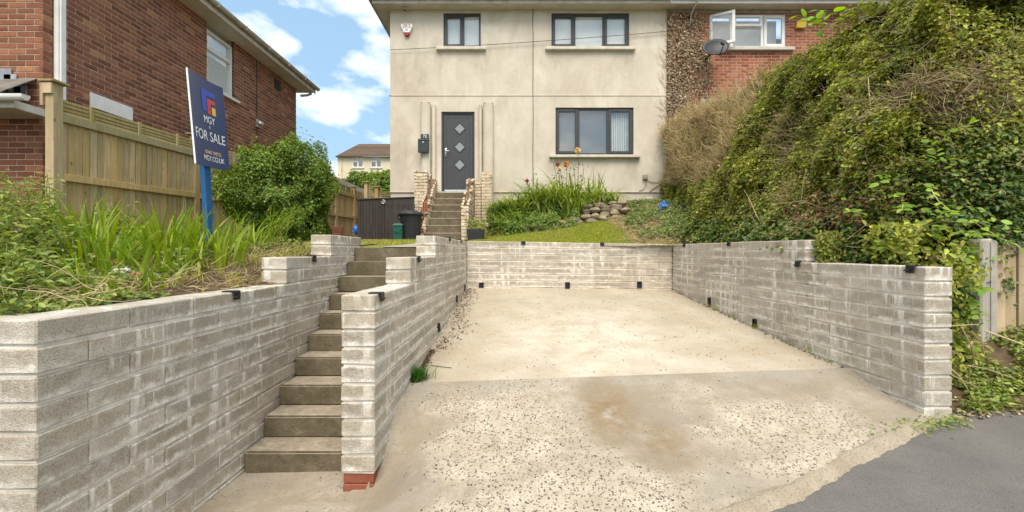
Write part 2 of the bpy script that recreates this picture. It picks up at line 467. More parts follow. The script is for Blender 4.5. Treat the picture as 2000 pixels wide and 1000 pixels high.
def wood_mat(name, c1, c2, green=0.3):
    k = NT(name)
    col = k.ramp(k.noise(9, 5, 0.6, k.pos((4,4,0.35))), [(0.3, c1), (0.7, c2)])
    col = k.hsv(col, val=k.rng(k.rand(), 0.78, 1.15), sat=k.rng(k.math('FRACT', k.math('MULTIPLY', k.rand(), 7.3)), 0.8, 1.1))
    vo = k.n('ShaderNodeTexVoronoi'); vo.inputs['Scale'].default_value = 4.0; k.l(k.pos((1.6,1.6,0.8)), vo.inputs['Vector'])
    col = k.mix(k.ramp(vo.outputs['Distance'], [(0.05, 0.8), (0.11, 0.0)]), col, (0.13,0.075,0.035))
    if green: col = k.mix(k.math('MULTIPLY', k.ramp(k.noise(2.5, 4, 0.6), [(0.45, 0.0), (0.7, 1.0)]), green), col, (0.19,0.19,0.06))
    k.bump(k.noise(22, 4, 0.6, k.pos((6,6,0.4))), 0.25, 0.004)
    return k.fin(col, 0.85, 0.15)
M['fence'] = wood_mat('fence_timber', (0.37,0.26,0.12), (0.55,0.41,0.205), 0.3)
M['fence_green'] = wood_mat('greened_timber', (0.33,0.265,0.115), (0.47,0.385,0.185), 0.6)
M['fence_fresh'] = wood_mat('pale_timber', (0.42,0.30,0.165), (0.56,0.42,0.26), 0.1)
M['gate'] = simple('dark_brown_paint', (0.038,0.031,0.028), (0.062,0.052,0.047), 6, 0.6, 0.3, 0.12, 40, 0.12, (3,3,0.4))
M['anthracite'] = simple('anthracite_frame', (0.040,0.043,0.046), (0.056,0.059,0.062), 20, 0.42, 0.4, 0, 1, 0)
M['door'] = simple('anthracite_door', (0.040,0.043,0.047), (0.066,0.070,0.074), 14, 0.5, 0.4, 0.35, 30, 0, (8,8,0.7))
M['white'] = simple('white_pvc', (0.68,0.67,0.64), (0.80,0.79,0.77), 5, 0.4, 0.4, 0, 1, 0)
M['white_dirty'] = simple('grimy_white_paint', (0.40,0.37,0.31), (0.62,0.59,0.53), 5, 0.6, 0.3, 0.1, 60, 0)
M['pipe_white'] = simple('white_pipe', (0.62,0.61,0.58), (0.78,0.77,0.75), 3, 0.45, 0.4, 0, 1, 0)
M['soffit'] = simple('soffit_board', (0.50,0.455,0.37), (0.64,0.59,0.50), 3, 0.7, 0.2, 0.05, 60, 0)
M['gutter_tan'] = simple('stained_gutter', (0.26,0.225,0.17), (0.42,0.37,0.29), 6, 0.7, 0.25, 0.1, 60, 0)
M['sill'] = simple('stone_sill', (0.50,0.45,0.36), (0.68,0.63,0.54), 7, 0.85, 0.2, 0.2, 90, 0)
M['roof_tile'] = simple('brown_roof_tile', (0.095,0.066,0.048), (0.155,0.108,0.078), 4, 0.85, 0.2, 0.3, 60, 0.2)
M['roof_grey'] = simple('grey_roof_tile', (0.12,0.11,0.095), (0.21,0.19,0.16), 4, 0.85, 0.2, 0.3, 60, 0.2)
M['lead'] = simple('lead_flashing', (0.20,0.22,0.25), (0.33,0.36,0.40), 12, 0.5, 0.4, 0.1, 40, 0.1)
M['cream'] = simple('cream_wall', (0.62,0.54,0.38), (0.70,0.62,0.46), 1, 0.9, 0.1, 0.1, 60, 0)
M['black'] = simple('black_plastic', (0.012,0.012,0.013), (0.022,0.022,0.024), 30, 0.5, 0.35, 0, 1, 0)
M['bin'] = simple('charcoal_bin_plastic', (0.022,0.024,0.027), (0.036,0.038,0.042), 10, 0.5, 0.35, 0.1, 50, 0)
M['caddy'] = simple('green_caddy_plastic', (0.012,0.085,0.058), (0.018,0.115,0.078), 10, 0.45, 0.35, 0, 1, 0)
M['dish'] = simple('satellite_dish_grey', (0.020,0.022,0.023), (0.034,0.036,0.038), 10, 0.5, 0.4, 0, 1, 0)
M['mailbox'] = simple('mailbox_green', (0.022,0.032,0.032), (0.034,0.046,0.045), 10, 0.4, 0.45, 0, 1, 0)
M['steel'] = simple('brushed_steel', (0.55,0.55,0.54), (0.68,0.68,0.67), 10, 0.3, 0.5, 0, 1, 0, None, 0.8)
M['yellow'] = simple('yellow_box', (0.58,0.40,0.035), (0.66,0.47,0.06), 10, 0.5, 0.4, 0, 1, 0)
M['red'] = simple('red_plastic', (0.33,0.012,0.018), (0.40,0.02,0.025), 10, 0.4, 0.4, 0, 1, 0)
M['bluebag'] = simple('blue_bag', (0.012,0.10,0.50), (0.03,0.19,0.66), 10, 0.35, 0.5, 0.3, 30, 0)
M['sign'] = simple('navy_sign', (0.012,0.036,0.13), (0.015,0.042,0.15), 10, 0.4, 0.4, 0, 1, 0)
M['sign_blue'] = simple('blue_print', (0.018,0.075,0.42), (0.02,0.085,0.45), 10, 0.45, 0.4, 0, 1, 0)
M['sign_red'] = simple('red_print', (0.52,0.045,0.065), (0.56,0.055,0.075), 10, 0.45, 0.4, 0, 1, 0)
M['sign_yellow'] = simple('yellow_print', (0.75,0.50,0.07), (0.78,0.53,0.09), 10, 0.45, 0.4, 0, 1, 0)
M['sign_white'] = simple('white_print', (0.80,0.80,0.80), (0.85,0.85,0.85), 10, 0.45, 0.4, 0, 1, 0)
M['sign_peach'] = simple('peach_print', (0.78,0.52,0.33), (0.80,0.55,0.36), 10, 0.45, 0.4, 0, 1, 0)
M['post_blue'] = simple('blue_painted_post', (0.012,0.075,0.20), (0.025,0.115,0.27), 6, 0.7, 0.25, 0.2, 40, 0, (3,3,0.5))
M['red_brown'] = simple('redwood_planter', (0.17,0.065,0.045), (0.25,0.105,0.07), 8, 0.8, 0.2, 0.2, 40, 0.1, (1,1,4))
M['terracotta'] = simple('terracotta_brick', (0.34,0.125,0.055), (0.45,0.19,0.095), 12, 0.9, 0.1, 0.4, 60, 0.1)
M['stone'] = simple('garden_stone', (0.19,0.155,0.105), (0.36,0.30,0.21), 7, 0.92, 0.1, 0.7, 30, 0.22)
M['soil'] = simple('soil', (0.055,0.038,0.024), (0.15,0.105,0.065), 9, 0.98, 0.05, 0.8, 50, 0)
M['turf'] = simple('turf', (0.10,0.13,0.025), (0.24,0.22,0.07), 5, 0.98, 0.05, 0.8, 60, 0)
M['earth'] = simple('far_ground', (0.06,0.08,0.03), (0.11,0.11,0.05), 0.3, 0.98, 0.05, 0, 60, 0)
M['path'] = simple('path_concrete', (0.27,0.235,0.18), (0.40,0.355,0.28), 5, 0.95, 0.1, 0.4, 70, 0)
M['concrete_post'] = simple('concrete_post', (0.30,0.275,0.235), (0.46,0.425,0.37), 6, 0.92, 0.1, 0.4, 80, 0, (2,2,0.6))
M['interior'] = simple('room_wall', (0.15,0.155,0.16), (0.19,0.195,0.20), 2, 0.9, 0.1, 0, 1, 0)
M['blind'] = simple('pale_blind', (0.74,0.74,0.71), (0.82,0.82,0.79), 2, 0.9, 0.1, 0, 1, 0.05)
M['curtain_grey'] = simple('grey_curtain', (0.17,0.175,0.18), (0.21,0.215,0.22), 2, 0.9, 0.1, 0, 1, 0.05)
M['cable'] = simple('dark_cable', (0.035,0.032,0.03), (0.06,0.055,0.05), 10, 0.6, 0.3, 0, 1, 0)
M['cable_tan'] = simple('weathered_cable', (0.20,0.17,0.13), (0.30,0.26,0.20), 10, 0.6, 0.3, 0, 1, 0)
def glass_mat(name, tint, refl):
    k = NT(name)
    k.t.nodes.remove(k.b)
    g = k.n('ShaderNodeBsdfGlossy'); g.inputs['Roughness'].default_value = 0.015; g.inputs['Color'].default_value = (0.95,0.97,1,1)
    tr = k.n('ShaderNodeBsdfTransparent'); tr.inputs['Color'].default_value = (*tint, 1)
    fr = k.n('ShaderNodeFresnel'); fr.inputs['IOR'].default_value = 1.5
    fac = k.math('ADD', k.math('MULTIPLY', fr.outputs[0], 1.0), refl, True)
    fac = k.math('MULTIPLY', fac, k.math('SUBTRACT', 1.0, k.geo.outputs['Backfacing']))   # the inner face only lets light through
    mxs = k.n('ShaderNodeMixShader'); k.l(fac, mxs.inputs[0]); k.l(tr.outputs[0], mxs.inputs[1]); k.l(g.outputs[0], mxs.inputs[2])
    k.l(mxs.outputs[0], k.out.inputs[0])
    return k.m
M['glass'] = glass_mat('window_glass', (0.93,0.945,0.945), 0.10)
M['glass_clear'] = glass_mat('clear_glass', (0.97,0.975,0.97), 0.03)
M['glass_frost'] = simple('frosted_glass', (0.17,0.20,0.20), (0.30,0.34,0.33), 40, 0.25, 0.6, 0.3, 80, 0)
# foliage
M['lf_hedge'] = leafmat('hedge_leaf', (0.13,0.158,0.020), (0.29,0.31,0.045))
M['lf_hedge_lit'] = leafmat('young_hedge_leaf', (0.28,0.32,0.03), (0.44,0.46,0.08))  # lighter copy of the hedge leaf, sunlight put into its colour
M['lf_olive'] = leafmat('olive_brown_leaf', (0.22,0.19,0.055), (0.36,0.30,0.10))
M['lf_pink'] = leafmat('reddish_leaf', (0.24,0.125,0.075), (0.36,0.22,0.12))
M['lf_ivy'] = leafmat('ivy_leaf', (0.055,0.105,0.020), (0.13,0.19,0.035), 0.02, 0.3, 0.2, 0.35)
M['lf_bramble'] = leafmat('bramble_leaf', (0.16,0.28,0.03), (0.30,0.45,0.06), 0.02, 0.25, 0.4)
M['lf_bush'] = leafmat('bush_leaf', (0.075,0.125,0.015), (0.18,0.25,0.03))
M['lf_bush_lit'] = leafmat('bush_young_leaf', (0.14,0.22,0.03), (0.24,0.33,0.06))  # bush leaf as if lit, the light is in the colour
M['lf_weed'] = leafmat('weed_leaf', (0.16,0.22,0.04), (0.33,0.38,0.10))
M['blade'] = leafmat('sword_leaf', (0.14,0.225,0.012), (0.30,0.38,0.035), 0.02, 0.25, 0.4, 0.4)
M['daylily'] = leafmat('daylily_leaf', (0.14,0.21,0.022), (0.36,0.44,0.09), 0.02, 0.25, 0.4, 0.4)
M['grass'] = leafmat('grass_blade', (0.24,0.30,0.025), (0.44,0.46,0.06), 0.03, 0.3, 0.35, 0.6)
M['grass_dry'] = leafmat('dry_grass_blade', (0.32,0.26,0.10), (0.44,0.36,0.17), 0.02, 0.25, 0.3, 0.7)
M['tuft'] = leafmat('tuft_blade', (0.035,0.12,0.010), (0.07,0.19,0.02), 0.02, 0.3, 0.3, 0.5)
M['straw'] = leafmat('straw', (0.54,0.41,0.20), (0.76,0.63,0.37), 0.02, 0.3, 0.2, 0.8)
M['twig'] = leafmat('dead_twig', (0.28,0.20,0.10), (0.54,0.43,0.26), 0.02, 0.35, 0.0, 0.85)
M['deadleaf'] = leafmat('dead_leaf', (0.20,0.13,0.07), (0.52,0.42,0.28), 0.02, 0.3, 0.1, 0.8)
M['litter'] = leafmat('leaf_litter', (0.06,0.035,0.018), (0.20,0.12,0.06), 0.02, 0.3, 0.0, 0.9)
M['bark'] = simple('bark', (0.06,0.042,0.028), (0.13,0.095,0.065), 20, 0.95, 0.1, 0.5, 60, 0)
M['thatch'] = simple('dead_thatch', (0.24,0.175,0.085), (0.46,0.35,0.18), 14, 1.0, 0.0, 1.0, 40, 0)
M['core'] = simple('hedge_interior', (0.035,0.032,0.012), (0.085,0.07,0.03), 12, 1.0, 0.0, 0.8, 30, 0)  # dark fill added inside foliage, keeps light from passing through
M['petal_orange'] = leafmat('orange_petal', (0.62,0.27,0.09), (0.72,0.42,0.18), 0.01, 0.15, 0.3)
M['petal_yellow'] = leafmat('yellow_petal', (0.80,0.58,0.22), (0.85,0.70,0.42), 0.01, 0.12, 0.3)
M['petal_red'] = leafmat('red_petal', (0.40,0.09,0.09), (0.48,0.16,0.14), 0.01, 0.15, 0.3)
# ------------------------------------------------------------------ the lie of the land
def sstep(a, b, x):
    t = np.clip((np.asarray(x, dtype=float) - a)/(b - a), 0, 1)
    return t*t*(3 - 2*t)
def lump(x, y, s=1.0, seed=0):
    return (np.sin(x*1.7*s + 1.3 + seed) * np.sin(y*2.1*s + 0.7*seed) + 0.6*np.sin(x*4.3*s + y*3.1*s + seed*2.1) + 0.35*np.sin(y*9.1*s - x*7.7*s + seed))/1.95
def z_pave(x): return -1.42 + 0.075*np.clip(np.asarray(x, dtype=float), -25, 25)
EDGE = np.array([(-4.0, 0.55), (-1.0, 1.25), (0.3, 1.85), (1.3, 2.32), (1.9, 2.62), (2.5, 2.95), (2.8, 3.08), (2.97, 3.2)])
def y_edge(x):
    x = np.asarray(x, float)
    return np.interp(x, EDGE[:,0], EDGE[:,1]) + 0.014*np.sin(7.1*x) + 0.007*np.sin(19*x + 1) + 0.004*np.sin(43*x + 2) + 0.003*np.sin(89*x)
MIDR = ((-0.862, 2.86), (-0.764, 7.70))      # right face of the middle wall
RGT = ((2.952, 3.256), (2.81, 7.98))         # face of the right wall
def x_mid(y): return MIDR[0][0] + (y - 2.86)/(7.70 - 2.86)*(MIDR[1][0] - MIDR[0][0])
def x_rgt(y): return RGT[0][0] + (y - 3.256)/(7.98 - 3.256)*(RGT[1][0] - RGT[0][0])
def y_joint(x): return 3.76 + (x + 0.85)*0.058
def z_joint(x): return -1.094 + (x + 0.85)*0.0185
def z_pad(x, y):
    t = sstep(1.6, 2.7, y)
    return (z_pave(x) + 0.006)*(1 - t) + (-1.528 + 0.02*(x + 1.46))*t
def z_drive(x, y):
    x = np.asarray(x, float); y = np.asarray(y, float)
    yj = y_joint(x); zj = z_joint(x)
    yb = 7.70 + (x + 0.76)*0.078; zb = -0.60 - (x + 0.76)*0.016
    zu = zj + (zb - zj)*np.clip((y - yj)/(yb - yj), -1, 1.2)
    ye = y_edge(x); ze = z_pave(x) + 0.012
    t = np.clip((y - ye)/(yj - ye), 0, 1)
    zl = ze + (zj - ze)*(0.4*t + 0.6*t*t)
    z = np.where(y > yj, zu, zl)
    pad = sstep(-0.45, -0.92, x)                     # falls away to the foot of the steps
    padz = z_pad(x, y)
    pad = pad*sstep(3.35, 2.80, y)
    z = z*(1 - pad) + padz*pad
    return z
def z_left(x, y):
    x = np.asarray(x, float); y = np.asarray(y, float)
    z = np.interp(y, [1.8, 3.0, 3.7, 5.0, 5.4, 10.0, 18.0], [-0.32, -0.24, -0.12, 0.045, 0.052, 0.27, 0.75])
    z = z + 0.03*lump(x, y, 1.5)*sstep(-2.2, -2.6, x) + 0.12*sstep(-2.6, -4.5, x)*sstep(5.5, 3.0, y)
    top = np.interp(y, [1.8, 3.74, 3.86, 4.66, 4.80, 5.5, 5.7], [-0.30, -0.30, -0.08, -0.07, 0.03, 0.04, 9])
    return np.minimum(z, top + 0.42*np.clip(-2.05 - x, 0, 9))
def z_back(x, y):
    x = np.asarray(x, float); y = np.asarray(y, float)
    z8 = np.interp(x, [-0.8, 1.1, 2.7, 3.1], [0.10, 0.12, 0.11, 0.14])
    z10 = np.interp(x, [-0.8, -0.3, 1.1, 2.7, 3.6], [0.26, 0.32, 0.52, 0.80, 1.0])
    zh = np.interp(x, [-0.8, 0.0, 1.1, 3.6], [0.75, 0.95, 1.12, 1.2])
    lo = z8 + (z10 - z8)*np.clip((y - 8)/2.1, 0, 1)
    hi = np.clip((y - 10.15)/0.45, 0, 1)*(zh - 0.15 - z10) + np.clip((y - 10.6)/1.1, 0, 1)*0.15
    return lo + hi + 0.02*lump(x, y, 2.2, 3)
def z_bank(x, y):
    x = np.asarray(x, float); y = np.asarray(y, float)
    side = np.interp(y, [3.2, 3.6, 4.6, 7.5, 11.7], [-1.22, -1.12, -0.2, 0.08, 0.95])
    up = np.clip((x - 3.1)/1.6, 0, 1.6)*np.interp(y, [3.3, 4.5, 6, 12], [0.05, 0.4, 0.9, 0.9])
    z = side + up
    return np.where(y < 3.6, np.maximum(z_pave(x) - 0.02, z - 2) + np.clip(y - 3.25, 0, 1)*0.25, z) + 0.02*lump(x, y, 3, 1)

def sheet(name, mat, xs, ys, zf, kind='structure', label=None, warp=None):
    X, Y = np.meshgrid(np.asarray(xs, float), np.asarray(ys, float))
    if warp: X, Y = warp(X, Y)
    Z = zf(X, Y)
    V = np.stack([X.ravel(), Y.ravel(), Z.ravel()], 1)
    nx, ny = len(xs), len(ys)
    i = np.arange((ny-1)*nx).reshape(ny-1, nx)[:, :-1].ravel()
    o = npmesh(name, V, np.stack([i, i+1, i+nx+1, i+nx], 1), mat, smooth=True)
    o["kind"] = kind
    return o
LS = np.linspace
def z_far(x, y):
    x = np.asarray(x, float); y = np.asarray(y, float)
    front = np.interp(y, [-400, -8.2, -8, 3.4, 4, 14], [-6, -1.75, -1.75, -1.75, -1.8, -1.8]) + 0.075*np.clip(x, -25, 25)*sstep(6, 2, y)
    return front + np.interp(y, [14, 18, 60, 120, 400], [0, 2.3, 11.0, 16.0, 20.0])
sheet('ground', M['earth'], np.concatenate([LS(-400, -30, 10), LS(-28, 28, 29), LS(30, 400, 10)]), np.concatenate([LS(-400, -20, 8), LS(-18, 4, 12), LS(5, 20, 16), LS(24, 120, 20), LS(140, 400, 8)]), z_far)
sheet('pavement', M['asphalt'], np.concatenate([LS(-25, -3, 12), LS(-2.8, 3.2, 90), LS(3.4, 25, 12)]), np.concatenate([LS(-8, 0.5, 10), LS(0.6, 3.9, 80)]), lambda x, y: z_pave(x) - 0.10*sstep(0.02, 0.22, y - y_edge(np.clip(x, -4, 2.97)))*(x > -2.2)*(x < 3.0))
# concrete parking bay, upper slab and lower apron with a joint between them
def w_bay(U, V_):
    y = y_joint(0) + 0.0 + V_*(8.1 - 3.8)
    x = (x_mid(y) - 0.03)*(1 - U) + (x_rgt(y) + 0.03)*U
    yy = (y_joint(x) + 0.006)*(1 - V_) + (8.1)*V_
    return x, yy
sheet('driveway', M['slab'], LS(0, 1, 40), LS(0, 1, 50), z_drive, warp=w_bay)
def w_apron(U, V_):
    x = -1.95*(1 - U) + 2.99*U
    ye = y_edge(x); yj = np.where(x < -0.9, 3.3, y_joint(x) - 0.006)
    y = ye*(1 - V_) + yj*V_
    return x, y
def z_apron(x, y):
    z = z_drive(x, y)
    e = np.clip((y - y_edge(x))/0.10, 0, 1)          # worn rounded lip along the pavement
    lip = 0.03*np.sqrt(np.clip(1 - (1 - e)**2, 0, 1)) - 0.012
    z = np.where(x < -1.02, z_pad(x, y), z)
    return z + np.where(x > -0.9, lip, 0.01)
sheet('driveway_apron', M['apron'], LS(0, 1, 320), np.concatenate([LS(0, 0.12, 14), LS(0.14, 1, 50)]), z_apron, warp=w_apron)
def w_lip(U, V_):
    x = 0.4*(1 - U) + 2.96*U
    return x, y_edge(x) - 0.018 + V_*(0.105 + 0.02*np.sin(6*x))
def z_lip(x, y):
    v = np.clip((y - y_edge(x) + 0.018)/0.105, 0, 1)
    base = z_pave(x)*(1 - v) + z_apron(x, y)*v
    return base + 0.001 + 0.026*np.sin(np.pi*np.clip(v, 0, 1))**0.6*(0.85 + 0.3*lump(x, y, 6, 2)) 
sheet('apron_lip', M['lip'], LS(0, 1, 260), LS(0, 1, 12), z_lip, warp=w_lip)
jb = MB()
for a, b in zip(LS(-0.83, 2.93, 24)[:-1], LS(-0.83, 2.93, 24)[1:]):
    za, zb = float(z_joint(a)) - 0.012, float(z_joint(b)) - 0.012
    jb.quad((a, y_joint(a)-0.012, za), (b, y_joint(b)-0.012, zb), (b, y_joint(b)+0.012, zb), (a, y_joint(a)+0.012, za))
tag(jb.build('driveway_joint', M['soil']), kind='structure')
sheet('garden_soil', M['soil'], LS(-14, -1.97, 70), np.concatenate([LS(1.85, 6, 40), LS(6.2, 18, 30)]), z_left)
sheet('lawn', M['turf'], LS(-4.9, -2.02, 30), LS(4.7, 9.9, 40), lambda x, y: z_left(x, y) + 0.012)
sheet('landing', M['turf'], LS(-2.06, -0.97, 12), LS(5.5, 12.0, 40), lambda x, y: z_left(-2.0, y) + 0.0*x)
sheet('path', M['path'], LS(-1.55, -0.99, 8), LS(5.52, 10.0, 30), lambda x, y: z_left(-2.0, y) + 0.008, warp=lambda X, Y: (X - 0.28*sstep(6.5, 9.5, Y) + 0.05*np.sin(Y*2.0), Y))
sheet('lawn', M['turf'], LS(-0.97, 3.98, 50), LS(7.88, 11.72, 50), lambda x, y: np.where((x > 2.9) & (y < 9), np.minimum(z_back(x, y), 0.1), z_back(x, y)))
sheet('bank', M['soil'], LS(3.0, 12, 50), LS(3.25, 11.9, 60), z_bank)

# ------------------------------------------------------------------ block retaining walls, block by block
CH, BL, BH, BT = 0.1125, 0.44, 0.0985, 0.21
def block_proto(name, T, chip):
    m = MB().box(0, BL, 0, T, 0, BH)
    me, c = m.mesh(name, M['block'], 0.006, False, 1, center=(0, 0, 0))
    r = random.Random(chip)
    for v in me.vertices:
        v.co += Vector((r.uniform(-1, 1), r.uniform(-1, 1), r.uniform(-1, 1)))*0.0022
    return me
BLOCKS = [block_proto('block', BT, k) for k in range(5)]

def block_wall(name, label, p0, p1, ztop, slope, sections, rows, floor, extra=0.12, T=BT, seed=1, joint_y=0.011):
    """p0 -> p1 along the foot of the visible face (outward = right-hand side turned -90); sections: (s0, s1, courses above row 0)"""
    r = random.Random(seed)
    p0 = Vector(p0); p1 = Vector(p1)
    u = (p1 - p0).normalized(); Lw = (p1 - p0).length
    th = math.atan2(u.y, u.x)
    nrm = Vector((-u.y, u.x))                        # into the wall
    e = thing(name, label, 'wall', (p0.x, p0.y, ztop - rows*CH))
    core = MB()
    R = Matrix.Rotation(th, 4, 'Z')
    up_max = max(s[2] for s in sections)
    for row in range(-up_max, rows):
        spans = []
        for s0, s1, up in sections:
            if up >= -row:
                if spans and abs(spans[-1][1] - s0) < 1e-6: spans[-1][1] = s1
                else: spans.append([s0, s1])
        for a, b in spans:
            x = a
            first = BL/2 if (row % 2) else BL
            while x < b - 0.02:
                ln = min(first, b - x)
                if b - (x + ln + 0.005) < 0.1: ln = b - x
                mid = x + ln/2
                zt = ztop + slope*mid - row*CH
                if zt > floor(p0 + u*mid) - extra:
                    o = bpy.data.objects.new('block', r.choice(BLOCKS))
                    q = p0 + u*x + nrm*r.uniform(-0.002, 0.003)
                    w = Matrix.Translation((q.x, q.y, zt - BH + r.uniform(-0.002, 0.002))) @ R @ Matrix.Rotation(-math.atan(slope) + r.uniform(-0.002, 0.002), 4, 'Y') @ Matrix.Diagonal((ln/BL, T/BT, 1, 1))
                    put(o, e, w)
                x += ln + 0.005
                first = BL
    zb = ztop - rows*CH
    for s0, s1, up in sections:
        d = joint_y
        a = p0 + u*(s0 + d); b = p0 + u*(s1 - d)
        # stepped sections end flush with their last block
        A, B = a + nrm*d, b + nrm*d; C_, D = b + nrm*(T - d), a + nrm*(T - d)
        za, zbt = ztop + slope*s0 + up*CH - 0.012, ztop + slope*s1 + up*CH - 0.012
        core.add([(A.x,A.y,zb),(B.x,B.y,zb),(C_.x,C_.y,zb),(D.x,D.y,zb),(A.x,A.y,za),(B.x,B.y,zbt),(C_.x,C_.y,zbt),(D.x,D.y,za)],
                 [(0,3,2,1),(4,5,6,7),(0,1,5,4),(1,2,6,5),(2,3,7,6),(3,0,4,7)])
    core.build('mortar', M['mortar'], e)
    def on(s, z, out=0.0):
        q = p0 + u*s - nrm*out
        return Vector((q.x, q.y, z))
    return e, on, R, nrm
def clip(e, on, R, s, z, w=0.072):
    m = MB()
    rot = R.to_3x3()
    m.obox(on(s, z + 0.006, -0.03), (w, 0.085, 0.008), rot)
    m.obox(on(s, z - 0.022, 0.012), (w, 0.007, 0.055), rot)
    m.obox(on(s - w*0.2, z - 0.030, 0.022), (w*0.6, 0.018, 0.012), rot)
    m.build('clip', M['black'], e, 0.002)
def drain(e, on, R, s, z, w=0.055, h=0.088):
    rot = R.to_3x3(); m = MB()
    for dx, dz, sx, sz in ((-w/2, 0, 0.007, h), (w/2, 0, 0.007, h), (0, h/2, w, 0.007), (0, -h/2, w, 0.007)):
        q = on(s, z + dz, 0.004); q += rot @ Vector((dx, 0, 0)); m.obox(q, (sx, 0.03, sz), rot)
    m.obox(on(s, z, -0.004), (w, 0.012, h), rot)
    m.build('drain_hole', M['black'], e)

NSTEP, ST_Z0, ST_Y0, ST_R, ST_G = 10, -1.535, 3.15, 0.159, 0.2445
def z_stair(p):
    y = p.y
    k = math.floor((y - ST_Y0)/ST_G) + 1
    return ST_Z0 + ST_R*max(0, min(NSTEP, k))
# left wall beside the steps: outward is +X so it runs along +Y
e, on, R, n_ = block_wall('stair_wall', 'long grey block wall left of the steps, white lime stains, nearest the camera', (-1.86, 1.78), (-1.86, 5.62), -0.267, 0.0,
    [(0, 1.98, 0), (1.98, 2.90, 2), (2.90, 3.84, 4)], 12, z_stair, seed=3)
clip(e, on, R, 1.28, -0.267); clip(e, on, R, 2.48, -0.037)
W_LEFT = e
# its return along the pavement
r = random.Random(8)
core = MB()
for row in range(0, 13):
    x = -2.075 - (0.0 if row % 2 else 0.235)
    if row % 2 == 0:
        pass
    while x > -4.6:
        o = bpy.data.objects.new('block', r.choice(BLOCKS))
        put(o, e, Matrix.Translation((x - BL, 1.781 + r.uniform(-0.002, 0.002), -0.267 - row*CH - BH)))
        x -= BL + 0.005
    if row % 2 == 0:
        o = bpy.data.objects.new('block', r.choice(BLOCKS))
        put(o, e, Matrix.Translation((-2.075 - 0.225, 1.782, -0.267 - row*CH - BH)) @ Matrix.Diagonal((0.225/BL, 1, 1, 1)))
core.box(-4.6, -2.06, 1.793, 1.98, -1.75, -0.279)
core.build('mortar', M['mortar'], e)

# middle wall between the steps and the parking bay: outward is +X
def fl_mid(p): return min(float(z_drive(x_mid(p.y) + 0.02, p.y)), z_stair(p) - 0.0 if p.y > 3.1 else -1.5)
e, on, R, n_ = block_wall('driveway_wall', 'stepped grey block wall between steps and parking bay, red brick under its front end', MIDR[0], MIDR[1], -0.270, 0.0,
    [(0, 0.94, 0), (0.94, 2.03, 2), (2.03, 4.84, 4)], 10, fl_mid, seed=5, T=0.212)
clip(e, on, R, 0.12, -0.27); clip(e, on, R, 1.20, -0.04); clip(e, on, R, 2.95, 0.19); clip(e, on, R, 4.05, 0.19)
for yy, dz in ((5.05, 0.10), (6.45, 0.10), (7.35, 0.08)):
    drain(e, on, R, yy - 2.86, float(z_drive(-0.75, yy)) + dz)
for k, (zz, dx) in enumerate(((-1.497, 0.0), (-1.429, 0.006))):
    m = MB().box(-1.068 + dx*0.3, -0.875, 2.872 + dx, 3.06, zz - 0.033, zz + 0.033)
    m.build('brick', M['brick_foot'], e, 0.006)
m = MB().box(-1.055, -0.89, 2.89, 6.2, -1.75, -1.40); m.build('footing', M['mortar'], e)

# back wall of the bay
e, on, R, n_ = block_wall('back_wall', 'low grey block wall across the far end of the parking bay', (-0.764, 7.70), (2.81, 7.98), 0.197, -0.0148,
    [(0, 3.585, 0)], 8, lambda p: -0.68, seed=9, extra=0.0)
for s in (0.96, 2.33): clip(e, on, R, s, 0.197 - 0.0148*s)
for px in (941, 1109, 1253):
    s = FX(px, 7.83) + 0.764; drain(e, on, R, s, FZ(557, 7.83), 0.075, 0.10)
# right wall: outward is -X so it runs from the back to the front
LR = (Vector(RGT[1]) - Vector(RGT[0])).length
sR = LR*(7.98 - 4.52)/(7.98 - 3.256)
e, on, R, n_ = block_wall('right_wall', 'tall grey block wall on the right of the parking bay below the hedge', RGT[1], RGT[0], -0.085, -0.004,
    [(0, sR, 2), (sR, LR, 0)], 11, lambda p: float(z_drive(x_rgt(p.y) - 0.02, p.y)), seed=13, T=0.205)
def s_right(px):
    # where a pixel column meets the wall face
    k = (px - CX)/FPX
    a = (RGT[0][0] - RGT[1][0])/(RGT[0][1] - RGT[1][1])
    y = (RGT[1][0] - a*RGT[1][1])/(k - a)
    return (7.98 - y)/(7.98 - 3.256)*LR, y
for px, up in ((1337, 2), (1424, 2), (1559, 0), (1780, 0)):
    s, y = s_right(px); clip(e, on, R, s, -0.085 - 0.004*s + up*CH)
for px, py in ((1386, 588), (1475, 631)):
    s, y = s_right(px); drain(e, on, R, s, FZ(py, y), 0.06, 0.09)

# ------------------------------------------------------------------ concrete steps up from the pavement
e = thing('garden_steps', 'ten worn mossy concrete steps between two block walls', 'steps', (-1.46, 3.15, ST_Z0))
rs = random.Random(4)
for k in range(NSTEP):
    y0 = ST_Y0 + k*ST_G + rs.uniform(-0.008, 0.008); zt = ST_Z0 + (k + 1)*ST_R + rs.uniform(-0.004, 0.004)
    m = MB().box(-1.856, -1.072, y0, y0 + ST_G + 0.16, zt - 0.165, zt)
    if k == NSTEP - 1: m = MB().box(-1.856, -1.072, y0, y0 + 0.2, zt - 0.165, zt)
    o = m.build('step', M['step'], e, 0.014, True, 2)
    for p in o.data.polygons: p.use_smooth = False
